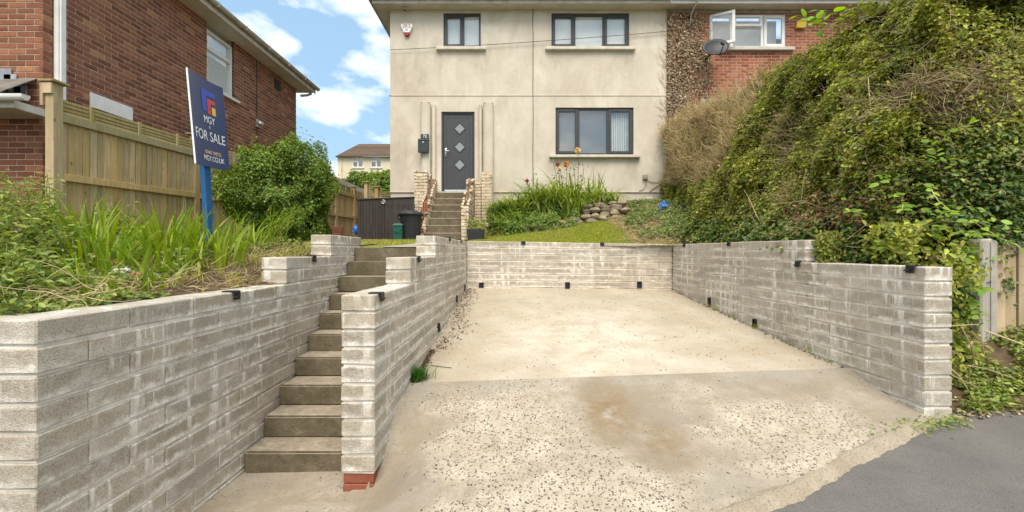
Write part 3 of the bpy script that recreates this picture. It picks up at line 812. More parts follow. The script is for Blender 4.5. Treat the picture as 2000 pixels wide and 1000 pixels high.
# ------------------------------------------------------------------ brickwork, brick by brick
def brick_template(D=0.05, c=0.004, Lb=0.215, H=0.065):
    V = [(c,0,c),(Lb-c,0,c),(Lb-c,0,H-c),(c,0,H-c), (0,c,0),(Lb,c,0),(Lb,c,H),(0,c,H), (0,D,0),(Lb,D,0),(Lb,D,H),(0,D,H)]
    Fq = [(0,1,2,3),(0,4,5,1),(1,5,6,2),(2,6,7,3),(3,7,4,0),(4,8,9,5),(5,9,10,6),(6,10,11,7),(7,11,8,4)]
    return np.array(V), Fq
BV, BF = brick_template()
_brick_me = {}
def brick_mesh(mat):
    if mat not in _brick_me:
        me = bpy.data.meshes.new('brick'); me.from_pydata([tuple(v) for v in BV], [], BF); me.materials.append(M[mat]); _brick_me[mat] = me
    return _brick_me[mat]
def bricks(parent, mat, p0, th, L_, z0, z1, holes=(), nobj=300, seen=None, near=None, flush=0.0, keep=None, seed=0, jit=0.0012, bond=0.5):
    """courses of bricks on a wall face from p0 along angle th; nearest ones single objects, the rest one joined part"""
    r = random.Random(seed)
    cs, bl = 0.075, 0.225
    out = []
    R = Matrix.Rotation(th, 4, 'Z')
    u = Vector((math.cos(th), math.sin(th)))
    row = 0
    z = z0
    while z + 0.065 <= z1 + 0.03:
        hs = [(a, b) for a, b, c, d in holes if z + 0.06 > c and z + 0.005 < d]
        x = -(bl*bond if row % 2 else 0.0)
        while x < L_:
            a, b = max(x, 0.0), min(x + 0.215, L_)
            segs = [(a, b)]
            for h0, h1 in hs:
                nx = []
                for s0, s1 in segs:
                    if h1 <= s0 or h0 >= s1: nx.append((s0, s1))
                    else:
                        if h0 - s0 > 0.025: nx.append((s0, h0))
                        if s1 - h1 > 0.025: nx.append((h1, s1))
                segs = nx
            for s0, s1 in segs:
                if s1 - s0 > 0.025 and (keep is None or keep((s0+s1)/2, z, r)):
                    h = min(0.065, z1 - z)
                    if h > 0.02: out.append((s0, s1 - s0, z, h, r.uniform(-jit, jit)))
            x += bl
        z += cs; row += 1
    def wpos(b): q = Vector(p0) + u*(b[0] + b[1]/2); return q
    if near: out.sort(key=lambda b: near(wpos(b), b[2]))
    me = brick_mesh(mat)
    def mat4(b):
        q = Vector(p0) + u*b[0]
        return Matrix.Translation((q.x, q.y, b[2])) @ R @ Matrix.Translation((0, b[4] - flush, 0)) @ Matrix.Diagonal((b[1]/0.215, 1, b[3]/0.065, 1))
    for b in out[:nobj]:
        put(bpy.data.objects.new('brick', me), parent, mat4(b))
    rest = out[nobj:]
    if rest:
        VV, FF = [], []
        for i, b in enumerate(rest):
            m = np.array(mat4(b))
            VV.append(BV @ m[:3,:3].T + m[:3,3]); FF.append(np.array(BF) + 12*i)
        o = npmesh('far_bricks', np.concatenate(VV), np.concatenate(FF), M[mat], parent)
        o["kind"] = "stuff"
    return len(out)

def holed(mb, x0, x1, z0, z1, y, holes, depth):
    """a wall face in the plane y with openings and their reveals"""
    xs = sorted({x0, x1, *[h[0] for h in holes], *[h[1] for h in holes]})
    zs = sorted({z0, z1, *[h[2] for h in holes], *[h[3] for h in holes]})
    for a, b in zip(xs, xs[1:]):
        for c, d in zip(zs, zs[1:]):
            mx_, mz = (a+b)/2, (c+d)/2
            if not any(h[0] < mx_ < h[1] and h[2] < mz < h[3] for h in holes):
                mb.quad((a,y,c),(b,y,c),(b,y,d),(a,y,d))
    for a, b, c, d in holes:
        y2 = y + depth
        mb.quad((a,y,c),(a,y2,c),(a,y2,d),(a,y,d)); mb.quad((b,y,c),(b,y,d),(b,y2,d),(b,y2,c))
        mb.quad((a,y,d),(a,y2,d),(b,y2,d),(b,y,d)); mb.quad((a,y,c),(b,y,c),(b,y2,c),(a,y2,c))
def ring(mb, x0, x1, z0, z1, y0, y1, w):
    mb.box(x0, x0+w, y0, y1, z0, z1); mb.box(x1-w, x1, y0, y1, z0, z1)
    mb.box(x0+w, x1-w, y0, y1, z0, z0+w); mb.box(x0+w, x1-w, y0, y1, z1-w, z1)

HY = 11.7                                              # the facade stands 11.7 m away
def hx(px): return FX(px, HY)
def hz(py): return FZ(py, HY)
def window(parent, px0, px1, py0, py1, lights, frame='anthracite', y=HY, blind=None, slats=False):
    """lights: (px0, px1, sash?) per casement"""
    x0, x1, z0, z1 = hx(px0), hx(px1), hz(py1), hz(py0)
    m = MB(); ring(m, x0, x1, z0, z1, y+0.045, y+0.115, 0.05)
    for a, b, _ in lights[:-1]:
        c = hx(b); m.box(c-0.03, c+0.03, y+0.045, y+0.115, z0+0.05, z1-0.05)
    w = m.build('window', M[frame], parent, 0.004)
    for i, (a, b, sash) in enumerate(lights):
        a_ = hx(a) + (0.055 if i == 0 else 0.035); b_ = hx(b) - (0.055 if i == len(lights)-1 else 0.035)
        if sash:
            s = MB(); ring(s, a_-0.018, b_+0.018, z0+0.036, z1-0.036, y+0.028, y+0.085, 0.062)
            if sash == 2: pass
            s.build('sash', M[frame], w, 0.005)
            g = MB().box(a_+0.04, b_-0.04, y+0.066, y+0.074, z0+0.095, z1-0.095)
        else:
            g = MB().box(a_-0.01, b_+0.01, y+0.074, y+0.082, z0+0.045, z1-0.045)
        g.build('pane', M['glass'], w)
    if blind is not None:
        MB().box(x0+0.05, x1-0.05, y+0.118, y+0.123, z0 + blind*(z1-z0), z1-0.02).build('blind', M['blind'], w)
    if slats:
        a, b = hx(lights[-1][0]) + 0.06, x1 - 0.08
        n = 9
        s = MB()
        for k in range(n):
            c = a + (b-a)*(k+0.5)/n
            s.obox((c, y+0.16, (z0+z1)/2), (0.075, 0.004, z1-z0-0.1), Matrix.Rotation(0.7, 3, 'Z'))
        s.build('vertical_blind', M['blind'], w)
    return w
def sill(parent, px0, px1, py0, py1, y=HY, mat='sill', out=0.10):
    m = MB().box(hx(px0), hx(px1), y-out, y+0.05, hz(py1), hz(py0))
    return m.build('sill', M[mat], parent, 0.012, False, 2)

# ------------------------------------------------------------------ the rendered house
XL, XP = hx(762), hx(1302)
ZE = hz(19)                                            # soffit height
e = thing('rendered_house', 'two storey house with stained cream render, grey windows and grey front door', 'house', (0, HY, 0.9))
H1 = e
holes = [(hx(866),hx(939),hz(92.5),hz(25)), (hx(1077),hx(1229),hz(92.5),hz(25)), (hx(1085),hx(1237.5),hz(302),hz(210)), (hx(862),hx(927),hz(377),hz(218))]
m = MB(); holed(m, XL, XP, hz(374.5), ZE, HY, holes[:3] + [(holes[3][0], holes[3][1], hz(374.5), holes[3][3])], 0.16)
m.quad((XL,HY,hz(374.5)),(XL,HY,ZE),(XL,HY+7.6,ZE),(XL,HY+7.6,hz(374.5)))
m.build('wall', M['render'], e)
pl = MB(); pl.box(XL+0.012, holes[3][0], HY+0.014, HY+0.3, 0.1, hz(374.5)+0.01); pl.box(holes[3][1], XP, HY+0.014, HY+0.3, 0.1, hz(374.5)+0.01)
pl.box(holes[3][0], holes[3][1], HY+0.02, HY+0.3, 0.1, hz(377)); pl.box(XL+0.012, XL+0.3, HY+0.3, HY+7.5, 0.1, hz(374.5)+0.01)
pl.build('plinth', M['render'], e)
MB().box(XL+0.05, XP, HY+1.6, HY+7.5, 0.1, ZE).build('interior', M['interior'], e)
# bead lines across the render
m = MB(); m.box(XL-0.012, XP, HY-0.012, HY+0.01, hz(187.5), hz(186)); m.box(XL-0.012, XL+0.02, HY-0.012, HY+5, hz(187.5), hz(186))
m.build('render_bead', M['render'], e, 0.003)
m = MB(); m.box(XL-0.01, hx(820), HY-0.016, HY+0.01, hz(376), hz(374)); m.box(hx(962), XP, HY-0.016, HY+0.01, hz(376), hz(374))
m.build('render_bead', M['render'], e, 0.003)
window(e, 866, 939, 25, 92.5, [(866,904,1),(904,939,0)], blind=0.0)
window(e, 1077, 1229, 25, 92.5, [(1077,1122,1),(1122,1180,0),(1180,1229,1)], blind=0.0)
window(e, 1085, 1237.5, 210, 302, [(1085,1130,1),(1130,1188,0),(1188,1237.5,1)], slats=True)
MB().box(hx(1088), hx(1188), HY+0.135, HY+0.14, hz(299), hz(212)).build('curtain', M['curtain_grey'], e)  # grey sheet added behind the glass, stands in for a grey reflection
sill(e, 853, 949, 93, 99.5); sill(e, 1065, 1240, 93, 99.5); sill(e, 1073, 1249, 303.5, 309, out=0.12)
# the front door
x0, x1, z0, z1 = holes[3]
fr = MB(); fr.box(x0, x0+0.045, HY+0.03, HY+0.11, z0, z1); fr.box(x1-0.045, x1, HY+0.03, HY+0.11, z0, z1); fr.box(x0+0.045, x1-0.045, HY+0.03, HY+0.11, z1-0.045, z1)
fr.build('door_frame', M['anthracite'], e, 0.004)
MB().box(x0-0.01, x1+0.01, HY-0.04, HY+0.12, z0-0.005, z0+0.035).build('threshold', M['steel'], e, 0.006)
dm = MB(); da, db, dz0, dz1 = x0+0.05, x1-0.05, z0+0.04, z1-0.05
dm.box(da, db, HY+0.055, HY+0.10, dz0, dz1)
door = dm.build('door', M['door'], e, 0.004)
rm = MB(); ring(rm, da+0.075, db-0.075, dz0+0.10, dz1-0.09, HY+0.050, HY+0.057, 0.012); rm.build('moulding', M['door'], door, 0.003)
MB().box(da+0.02, db-0.02, HY+0.035, HY+0.056, dz0+0.012, dz0+0.05).build('weatherboard', M['steel'], door, 0.005)
dcx = hx(897.5)
for py in (250, 286, 321):
    cz = hz(py); h = 0.128
    dd = MB(); o_, i_ = h + 0.035, h
    P = lambda q, yy: [(dcx, yy, cz-q), (dcx+q, yy, cz), (dcx, yy, cz+q), (dcx-q, yy, cz)]
    A, B, C2 = P(o_, HY+0.054), P(o_-0.01, HY+0.040), P(i_, HY+0.044)
    dd.add(A+B+C2, [(k,(k+1)%4,4+(k+1)%4,4+k) for k in range(4)] + [(4+k,4+(k+1)%4,8+(k+1)%4,8+k) for k in range(4)])
    dd.build('glazing_trim', M['door'], door)
    g = MB(); g.add(P(i_-0.002, HY+0.048), [(0,1,2,3)]); g.build('pane', M['glass_frost'], door)
hd = MB(); hxp, hzp = hx(870), hz(296); hd.box(hxp-0.018, hxp+0.018, HY+0.035, HY+0.056, hzp-0.12, hzp+0.10)
hd.tube([(hxp, HY+0.035, hzp+0.02),(hxp, HY-0.005, hzp+0.02),(hxp+0.10, HY-0.008, hzp+0.015)], 0.010); hd.build('handle', M['steel'], door, 0.003, True)
# moulded pilasters round the door, round headed
def pilaster(px0, px1, pyt, dep, zb):
    a, b = hx(px0), hx(px1); n = 6
    prof = [(a, HY+0.01)] + [(a + (b-a)*(0.5-0.5*math.cos(math.pi*k/n)), HY - dep*(0.55+0.45*math.sin(math.pi*k/n))) for k in range(n+1)] + [(b, HY+0.01)]
    mm = MB().prism(prof, 'z', zb, hz(pyt) - 0.03)
    mm.box(a+0.01, b-0.01, HY-dep*0.9, HY+0.01, hz(pyt)-0.03, hz(pyt))
    mm.build('pilaster', M['render'], e, 0.01)
pilaster(823, 842, 202, 0.17, 0.6); pilaster(844, 852, 205.5, 0.11, 0.6); pilaster(935.5, 942, 206, 0.11, 0.6); pilaster(944, 964, 203, 0.17, 0.6)
# eaves: soffit, fascia, gutter with brackets
GY = HY - 0.36
XR = 13.5
GX = XL - 0.36
m = MB(); m.box(GX+0.02, XR, GY+0.04, HY+0.2, ZE-0.002, ZE+0.02); m.box(GX+0.02, XL+0.2, HY+0.2, HY+7.9, ZE-0.002, ZE+0.02); m.build('soffit', M['soffit'], e)
m = MB(); m.box(GX, XP-0.01, GY+0.015, GY+0.04, ZE-0.02, ZE+0.17); m.box(GX, GX+0.025, GY+0.04, HY+7.9, ZE-0.02, ZE+0.17); m.build('fascia', M['white_dirty'], e)
def gutter(par, x0, x1, mat, y=None):
    y = GY if y is None else y
    prof = [(y+0.014 - 0.057 - 0.055*math.cos(t), ZE+0.115 - 0.062*math.sin(t)) for t in np.linspace(0, math.pi, 9)] + [(y+0.012, ZE+0.125), (y-0.098, ZE+0.125)]
    g = MB().prism(prof, 'x', x0, x1); go = g.build('gutter', M[mat], par)
    b = MB(); x = x0 + 0.5
    while x < x1:
        b.box(x-0.012, x+0.012, y-0.106, y+0.012, ZE+0.045, ZE+0.134); x += 0.95
    b.build('gutter_bracket', M[mat], go)
gutter(e, GX-0.08, XP-0.01, 'white_dirty')
prof = [(GX-0.005 - 0.057 - 0.055*math.cos(t), ZE+0.115 - 0.062*math.sin(t)) for t in np.linspace(0, math.pi, 9)]
MB().prism(prof + [(GX-0.002, ZE+0.125), (GX-0.115, ZE+0.125)], 'y', GY-0.05, HY+7.9).build('gutter', M['gutter_tan'], e)
# hipped roof, courses of tiles stepped up the slope
m = MB()
nr = 22; rise = 2.9; run = 4.2
for k in range(nr):
    a, b = k/nr, (k+1)/nr
    ya, yb = GY-0.07 + run*a, GY-0.07 + run*b + 0.05
    za, zb = ZE+0.15 + rise*a + 0.03, ZE+0.15 + rise*b + 0.015
    xa, xb = GX-0.10 + run*a, GX-0.10 + run*b + 0.05
    m.add([(xa,ya,za-0.03),(XP,ya,za-0.03),(XP,ya,za),(xa,ya,za),(XP,yb,zb),(xb,yb,zb)], [(0,1,2,3),(3,2,4,5)])
    m.add([(xa,ya,za-0.03),(xa,ya,za),(xa,HY+8.2,za),(xa,HY+8.2,za-0.03),(xb,yb,zb),(xb,HY+8.2,zb)], [(0,3,2,1),(1,2,5,4)])
m.build('roof', M['roof_grey'], e)
# things fixed to the front
tg = thing('alarm_box', 'white and red burglar alarm box high on the cream wall', 'alarm', (hx(796), HY-0.03, hz(72)))
ac = hx(795.5)
pr = [(hx(784.5), hz(49)), (hx(806), hz(49)), (hx(807), hz(53)), (hx(801), hz(66)), (hx(789.5), hz(66)), (hx(784), hz(53))]
MB().prism(pr, 'y', HY-0.075, HY-0.001).build('housing', M['sign_white'], tg, 0.008)
pr = [(hx(790), hz(66.2)), (hx(800.7), hz(66.2)), (hx(799), hz(72)), (hx(792), hz(72))]
MB().prism(pr, 'y', HY-0.07, HY-0.001).build('lens', M['red'], tg, 0.01)
ROTF = Matrix.Rotation(math.radians(90), 4, 'X')
text_mesh('lettering', '2K2', 0.125, M['sign_red'], tg, Matrix.Translation((ac, HY-0.078, hz(53.5))) @ ROTF)
m = MB()
for py, wd in ((59.3, 0.028), (61.6, 0.04)): m.box(ac-wd, ac+wd, HY-0.078, HY-0.0755, hz(py)-0.008, hz(py)+0.006)
m.build('print', M['lead'], tg)
tg = thing('letter_box', 'dark green wall mailbox beside the front door', 'mailbox', (hx(831), HY-0.12, hz(302)))
MB().box(hx(820.5), hx(841), HY-0.28, HY-0.171, hz(302), hz(279)).build('body', M['mailbox'], tg, 0.01, False, 2)
MB().prism([(HY-0.295, hz(279.3)), (HY-0.169, hz(273.5)), (HY-0.169, hz(279.3))], 'x', hx(820), hx(841.3)).build('lid', M['mailbox'], tg, 0.004)
MB().box(hx(829), hx(832), HY-0.284, HY-0.279, hz(283.5), hz(281.5)).build('lock', M['steel'], tg)
tg = thing('number_plate', 'small dark house number plate above the mailbox', 'sign', (hx(832), HY-0.11, hz(277)))
MB().box(hx(824.5), hx(840.5), HY-0.188, HY-0.171, hz(274.5), hz(265.5)).build('plate', M['mailbox'], tg, 0.003)
text_mesh('lettering', '72', 0.105, M['sign_white'], tg, Matrix.Translation((hx(832.5), HY-0.191, hz(270.2))) @ ROTF)
tg = thing('security_camera', 'small white dome camera under the eaves', 'camera', (hx(793), HY-0.05, ZE))
MB().lathe([(0.055,0),(0.055,-0.03),(0.045,-0.05),(0.02,-0.07)], (hx(793), HY-0.12, ZE-0.004), 16).build('dome', M['white_dirty'], tg, 0, True)
MB().lathe([(0.022,0),(0.02,-0.02),(0.008,-0.03)], (hx(793), HY-0.13, ZE-0.07), 12).build('lens', M['black'], tg, 0, True)
for px, py, s, lab in ((1259.5, 346, 0.06, 'small grey cable box above the damp course line'), (1267, 394, 0.095, 'cream plastic drain box at the foot of the wall')):
    tg = thing('junction_box', lab, 'box', (hx(px), HY-0.04, hz(py)))
    MB().box(hx(px)-s, hx(px)+s, HY-0.07, HY-0.001, hz(py)-s*1.1, hz(py)+s*1.1).build('case', M['gutter_tan' if s < 0.07 else 'sill'], tg, 0.01)
    MB().box(hx(px)-s*0.9, hx(px)+s*0.9, HY-0.076, HY-0.07, hz(py)-s*0.5, hz(py)+s*0.95).build('lid', M['gutter_tan' if s < 0.07 else 'sill'], tg, 0.004)
r = random.Random(2)
cb = [(hx(1041) + r.uniform(-0.006, 0.006), HY-0.012, z) for z in np.linspace(hz(8), hz(372), 26)]
tag(MB().tube(cb, 0.007, 6).build('wall_cable', M['cable'], None, 0, True), 'thin dark cable running straight down the front wall', 'cable', kind='thing')
wire = [(hx(763) + (hx(1384) - hx(763))*t, HY-0.06, hz(99.5) + (hz(57) - hz(99.5))*t*1.03 - 0.05*4*t*(1-t)) for t in np.linspace(0, 1, 20)]
tag(MB().tube(wire, 0.0065, 6).build('telephone_wire', M['cable'], None, 0, True), 'thin telephone wire slanting across the upper wall', 'cable', kind='thing')
for k, pts in enumerate(([(1261,352),(1262,362),(1256,370),(1248,374)], [(1263,352),(1272,356),(1284,356),(1290,362)], [(1268,375),(1276,368),(1285,362),(1292,360)])):
    tag(MB().tube([(hx(a), HY-0.02, hz(b)) for a, b in pts], 0.008, 6).build('loose_cable', M['cable_tan'], None, 0, True), ('grey cable bending left below the small cable box', 'grey cable running right from the small cable box', 'grey cable rising right above the drain box')[k], 'cable', kind='thing')
bb = MB(); bb.tube([(hx(1036),HY-0.42,hz(4)),(hx(1042),HY-0.42,hz(3)),(hx(1049),HY-0.42,hz(5))], 0.022, 6); bb.tube([(hx(1041),HY-0.42,hz(4)),(hx(1041),HY-0.2,hz(12)),(hx(1041),HY-0.012,hz(20))], 0.008, 6)
tag(bb.build('cable_bracket', M['cable'], None, 0, True), 'dark wire bracket on the gutter above the wall cable', 'bracket', kind='thing')

# ------------------------------------------------------------------ porch: concrete steps between broken painted brick walls
e = thing('porch_steps', 'dark concrete steps leading up to the grey front door', 'steps', (-1.4, 9.9, 0.25))
PS = [(11.45,1.515,850,911),(11.20,1.33,847,910),(10.95,1.15,843,907),(10.70,0.975,839.5,904),(10.45,0.79,835.5,902),(10.20,0.61,831.5,900),(9.95,0.43,827.5,899)]
for i, (y0, zt, a, b) in enumerate(PS):
    yb = HY+0.01 if i == 0 else PS[i-1][0] + 0.05
    MB().box(FX(a, y0), FX(b, y0)+0.02, y0, yb, zt-0.30, zt).build('step', M['step'], e, 0.012)
def flank(name, label, x0, x1, ya, yb, zfun, seed):
    """crumbling brick cheek wall running down beside the steps, faces on both sides and the front"""
    t = thing(name, label, 'wall', ((x0+x1)/2, ya, 0.25))
    c = MB()
    n = 9
    for k in range(n):
        a, b = ya + (yb-ya)*k/n, ya + (yb-ya)*(k+1)/n
        zt = min(zfun(a), zfun(b)) - 0.03
        c.box(x0+0.015, x1-0.015, a+0.013, b+0.013, 0.05, zt)
    c.build('mortar', M['rubble_mortar'], t)
    def kp(off, sgn):
        def f(s, z, r): y = yb - s if sgn < 0 else ya + s; return z + 0.065 < zfun(y) + r.uniform(-0.05, 0.05)
        return f
    bricks(t, 'brick_cream', (x1, ya), math.radians(90), yb-ya, 0.2, 3.0, nobj=70, keep=kp(0, 1), seed=seed, jit=0.008)
    bricks(t, 'brick_cream', (x0, yb), math.radians(-90), yb-ya, 0.2, 3.0, nobj=70, keep=kp(0, -1), seed=seed+1, jit=0.008)
    zf = zfun(ya)
    bricks(t, 'brick_cream', (x0, ya), 0.0, x1-x0, 0.2, zf, nobj=60, keep=lambda s, z, r: z + 0.065 < zf + 0.02, seed=seed+2, jit=0.006)
    return t
def zl_f(y): return float(np.interp(y, [9.9, 10.15, 10.45, 10.9, 11.3, 11.69], [0.52, 0.80, 1.05, 1.35, 1.75, 2.0]))
def zr_f(y): return float(np.interp(y, [9.85, 10.1, 10.7, 11.3, 11.69], [0.98, 1.10, 1.45, 1.85, 1.95]))
flank('porch_cheek_wall', 'broken cream brick wall sloping down left of the porch steps', FX(829,10.6)-0.07, FX(829,10.6)+0.12, 10.1, 11.69, zl_f, 21)
flank('porch_cheek_wall', 'broken cream brick wall sloping down right of the porch steps', FX(904,10.6)+0.04, FX(904,10.6)+0.20, 9.9, 11.69, zr_f, 31)
def pier(label, px0, px1, y, pyt, seed, depth=0.3):
    x0, x1 = FX(px0, y), FX(px1, y); zt = FZ(pyt, y)
    t = thing('brick_pier', label, 'pier', ((x0+x1)/2, y, 0.25))
    MB().box(x0+0.012, x1-0.012, y+0.012, y+depth-0.005, 0.05, zt-0.07).build('mortar', M['rubble_mortar'], t)
    kf = lambda s, z, r: z + 0.065 < zt - 0.02 - (0.07 if r.random() < 0.35 and z > zt - 0.2 else 0)
    bricks(t, 'brick_cream', (x0, y), 0.0, x1-x0, 0.2, zt, nobj=90, keep=kf, seed=seed, jit=0.006)
    bricks(t, 'brick_cream', (x1, y), math.radians(90), depth, 0.2, zt, nobj=40, keep=kf, seed=seed+1, jit=0.006)
    bricks(t, 'brick_cream', (x0, y+depth), math.radians(-90), depth, 0.2, zt, nobj=40, keep=kf, seed=seed+2, jit=0.006)
pier('cream painted brick stub left of the door behind the black bin', 809, 834, 11.05, 330, 41)
pier('cream painted brick stub right of the front door', 940.5, 960.5, 11.3, 330, 51)
pier('narrow cream brick stub between the right stub and steps', 927, 939, 11.35, 348, 61)
# loose hollow bricks left on the cheek wall
def hollow_brick(label, c, rz, rx):
    t = thing('hollow_brick', label, 'brick', c, 'loose hollow bricks by the porch')
    m = MB(); m3 = (Matrix.Rotation(rz, 3, 'Z') @ Matrix.Rotation(rx, 3, 'Y'))
    m.obox(c, (0.105, 0.07, 0.22), m3); m.build('body', M['terracotta'], t, 0.006)
    h = MB()
    for a in (-0.025, 0.025):
        for b in (-0.07, -0.023, 0.023, 0.07):
            q = Vector(c) + m3 @ Vector((a, -0.0345, b)); h.obox(q, (0.03, 0.008, 0.028), m3)
    h.build('hole', M['black'], t)
hollow_brick('orange hollow brick standing upright on the broken porch wall', (FX(831,10.1), 10.04, FZ(404,10.05)), 0.1, 0.0)
hollow_brick('orange hollow brick leaning beside the lower porch steps', (FX(821,9.9), 9.82, FZ(438,9.85)), -0.1, 0.25)
hollow_brick('chipped orange brick lying at the foot of porch steps', (FX(819.5,9.8), 9.75, FZ(453,9.78)), 0.3, 1.2)

# ------------------------------------------------------------------ brick house joined on the right
e = thing('brick_house', 'orange red brick house joined to the rendered house above the hedge', 'house', (8, HY, 0.9))
H2 = e
XB = XP + 0.002
hl = [(hx(1385)-XB, hx(1535)-XB, hz(93), hz(28)), (hx(1678)-XB, hx(1760)-XB, hz(93), hz(28))]
zb0 = hz(193) + 0.0
m = MB(); holed(m, XB, XR, 0.1, ZE, HY+0.005, [(XB+a, XB+b, c, d) for a, b, c, d in hl], 0.16); m.build('wall', M['brick_mortar_red'], e)
MB().box(XB, XR, HY+1.6, HY+7.5, 0.1, ZE).build('interior', M['interior'], e)
def nr_(q, z): return (q.x - hx(1470))**2 + (z - hz(110))**2
bricks(e, 'brick_red', (XB, HY), 0.0, hx(1376)-XB, zb0-2.85, zb0-0.01, nobj=0, seed=73)
bricks(e, 'brick_red', (XB, HY), 0.0, hx(1900)-XB, zb0, ZE, holes=hl + [(hx(1540)-XB+0, hx(1541)-XB, 99, 99)], nobj=300, near=nr_, seed=71)
MB().box(hx(1368), hx(1560), HY-0.02, HY+0.03, hz(206), hz(193.5)).build('band', M['white_dirty'], e, 0.004)
MB().box(hx(1372), hx(1560), HY-0.015, HY+0.03, hz(219), hz(208.5)).build('band', M['white_dirty'], e, 0.004)
MB().box(XP, XR, HY-0.015, HY+0.02, hz(26), ZE-0.003).build('frieze_board', M['gutter_tan'], e)
m = MB(); m.box(XP+0.002, XR, GY+0.015, GY+0.04, ZE-0.02, ZE+0.17); m.build('fascia', M['white'], e)
gutter(e, XP+0.005, XR, 'white')
m = MB()
for k in range(nr):
    a, b = k/nr, (k+1)/nr
    ya, yb = GY-0.07 + run*a, GY-0.07 + run*b + 0.05; za, zb = ZE+0.18 + rise*a, ZE+0.165 + rise*b
    m.add([(XP+0.01,ya,za-0.03),(XR,ya,za-0.03),(XR,ya,za),(XP+0.01,ya,za),(XR,yb,zb),(XP+0.01,yb,zb)], [(0,1,2,3),(3,2,4,5)])
m.build('roof', M['roof_grey'], e)
# white window with its left casement standing open
x0, x1, z0, z1 = hx(1385), hx(1535), hz(93), hz(28)
m = MB(); ring(m, x0, x1, z0, z1, HY+0.03, HY+0.11, 0.055)
for px in (1430, 1490): m.box(hx(px)-0.035, hx(px)+0.035, HY+0.03, HY+0.11, z0+0.055, z1-0.055)
m.box(hx(1430)+0.035, hx(1490)-0.035, HY+0.03, HY+0.11, hz(54), hz(50))
w = m.build('window', M['white'], e, 0.004)
s = MB(); ring(s, hx(1493), x1-0.03, z0+0.03, z1-0.03, HY+0.005, HY+0.06, 0.07); s.build('sash', M['white'], w, 0.006)
MB().box(hx(1493)+0.06, x1-0.09, HY+0.03, HY+0.038, z0+0.09, z1-0.09).build('pane', M['glass'], w)
s = MB(); ring(s, hx(1431)+0.02, hx(1489)-0.02, hz(52), z1-0.03, HY-0.03, HY+0.025, 0.06); so = s.build('sash', M['white'], w, 0.006)
MB().box(hx(1431)+0.07, hx(1489)-0.07, HY-0.006, HY+0.002, hz(48), z1-0.08).build('pane', M['glass'], w)
MB().box(hx(1431)+0.02, hx(1489)-0.02, HY+0.06, HY+0.068, z0+0.05, hz(54)).build('pane', M['glass'], w)
mm = Matrix.Translation((x0+0.02, HY+0.02, 0)) @ Matrix.Rotation(math.radians(-28), 4, 'Z')
s = MB(); wd = hx(1430) - x0; ring(s, 0, wd, z0+0.02, z1-0.02, -0.03, 0.025, 0.07)
s.v = [tuple(mm @ Vector(p)) for p in s.v]; s.build('sash', M['white'], w, 0.006)
s = MB().box(0.06, wd-0.06, -0.006, 0.002, z0+0.08, z1-0.08); s.v = [tuple(mm @ Vector(p)) for p in s.v]; s.build('pane', M['glass'], w)
MB().box(x0+0.05, x1-0.05, HY+0.35, HY+0.36, z0, z1).build('net_curtain', M['blind'], w)
sill(e, 1398, 1549, 93.5, 100.5, mat='white_dirty')
x0b, x1b = hx(1678), hx(1760)
m = MB(); ring(m, x0b, x1b, z0, z1, HY+0.03, HY+0.11, 0.06); w = m.build('window', M['white'], e, 0.004)
MB().box(x0b+0.05, x1b-0.05, HY+0.07, HY+0.078, z0+0.05, z1-0.05).build('pane', M['glass'], w)
m = MB(); m.box(hx(1593), hx(1612), HY-0.012, HY+0.02, hz(36), hz(22.5))
for k in range(4): m.box(hx(1594.5), hx(1610.5), HY-0.02, HY-0.01, hz(34.6-3*k), hz(33.2-3*k))
m.build('air_vent', M['sill'], e)
tg = thing('alarm_box', 'yellow alarm box on the orange brick wall', 'alarm', (hx(1562), HY-0.03, hz(57)))
MB().prism([(hx(1552),hz(57)),(hx(1570),hz(57.5)),(hx(1572.5),hz(44)),(hx(1553.5),hz(44))], 'y', HY-0.085, HY-0.001).build('housing', M['yellow'], tg, 0.01)
MB().box(hx(1555), hx(1569), HY-0.089, HY-0.084, hz(54), hz(48)).build('cover', M['yellow'], tg, 0.006)
# satellite dish
tg = thing('satellite_dish', 'dark grey satellite dish on an arm beside the open white window', 'dish', (hx(1378), HY-0.2, hz(130)))
dc = Vector((hx(1380), HY-0.48, hz(111))); dm_ = Matrix.Rotation(math.radians(-18), 3, 'Y') @ Matrix.Rotation(math.radians(6), 3, 'Z') @ Matrix.Rotation(math.radians(-22), 3, 'X')
vs, fs = [], []; nr2, ns2 = 6, 28
for i in range(nr2+1):
    t = i/nr2
    for k in range(ns2):
        a = 2*math.pi*k/ns2; q = Vector((0.335*t*math.cos(a), -0.06*(t*t), 0.245*t*math.sin(a))); vs.append(dc + dm_ @ q)
for i in range(nr2):
    for k in range(ns2): fs.append((i*ns2+k, i*ns2+(k+1)%ns2, (i+1)*ns2+(k+1)%ns2, (i+1)*ns2+k))
n0 = len(vs); vs += [v + dm_ @ Vector((0, 0.015, 0)) for v in vs[:n0]]
fs += [tuple(i+n0 for i in reversed(f)) for f in fs]
for k in range(ns2): a = nr2*ns2+k; b = nr2*ns2+(k+1)%ns2; fs.append((a, b, b+n0, a+n0))
MB().add(vs, fs).build('reflector', M['dish'], tg, 0, True)
MB().tube([dc + dm_ @ Vector((0,0.02,-0.02)), dc + Vector((-0.02,0.25,-0.06)), (hx(1376), HY, hz(118))], 0.022, 8).build('bracket', M['dish'], tg, 0, True)
tip = dc + dm_ @ Vector((0.0, -0.30, -0.20))
MB().tube([dc + dm_ @ Vector((0,0.0,-0.24)), tip], 0.013, 8).build('feed_arm', M['dish'], tg, 0, True)
MB().tube([tip, tip + dm_ @ Vector((0, 0.03, 0.08))], [0.03, 0.036], 10).build('receiver', M['black'], tg, 0, True)
tg = thing('aerial_mast', 'thin metal aerial pole rising past the gutter by dead ivy', 'pole', (hx(1344), HY-0.1, hz(64)))
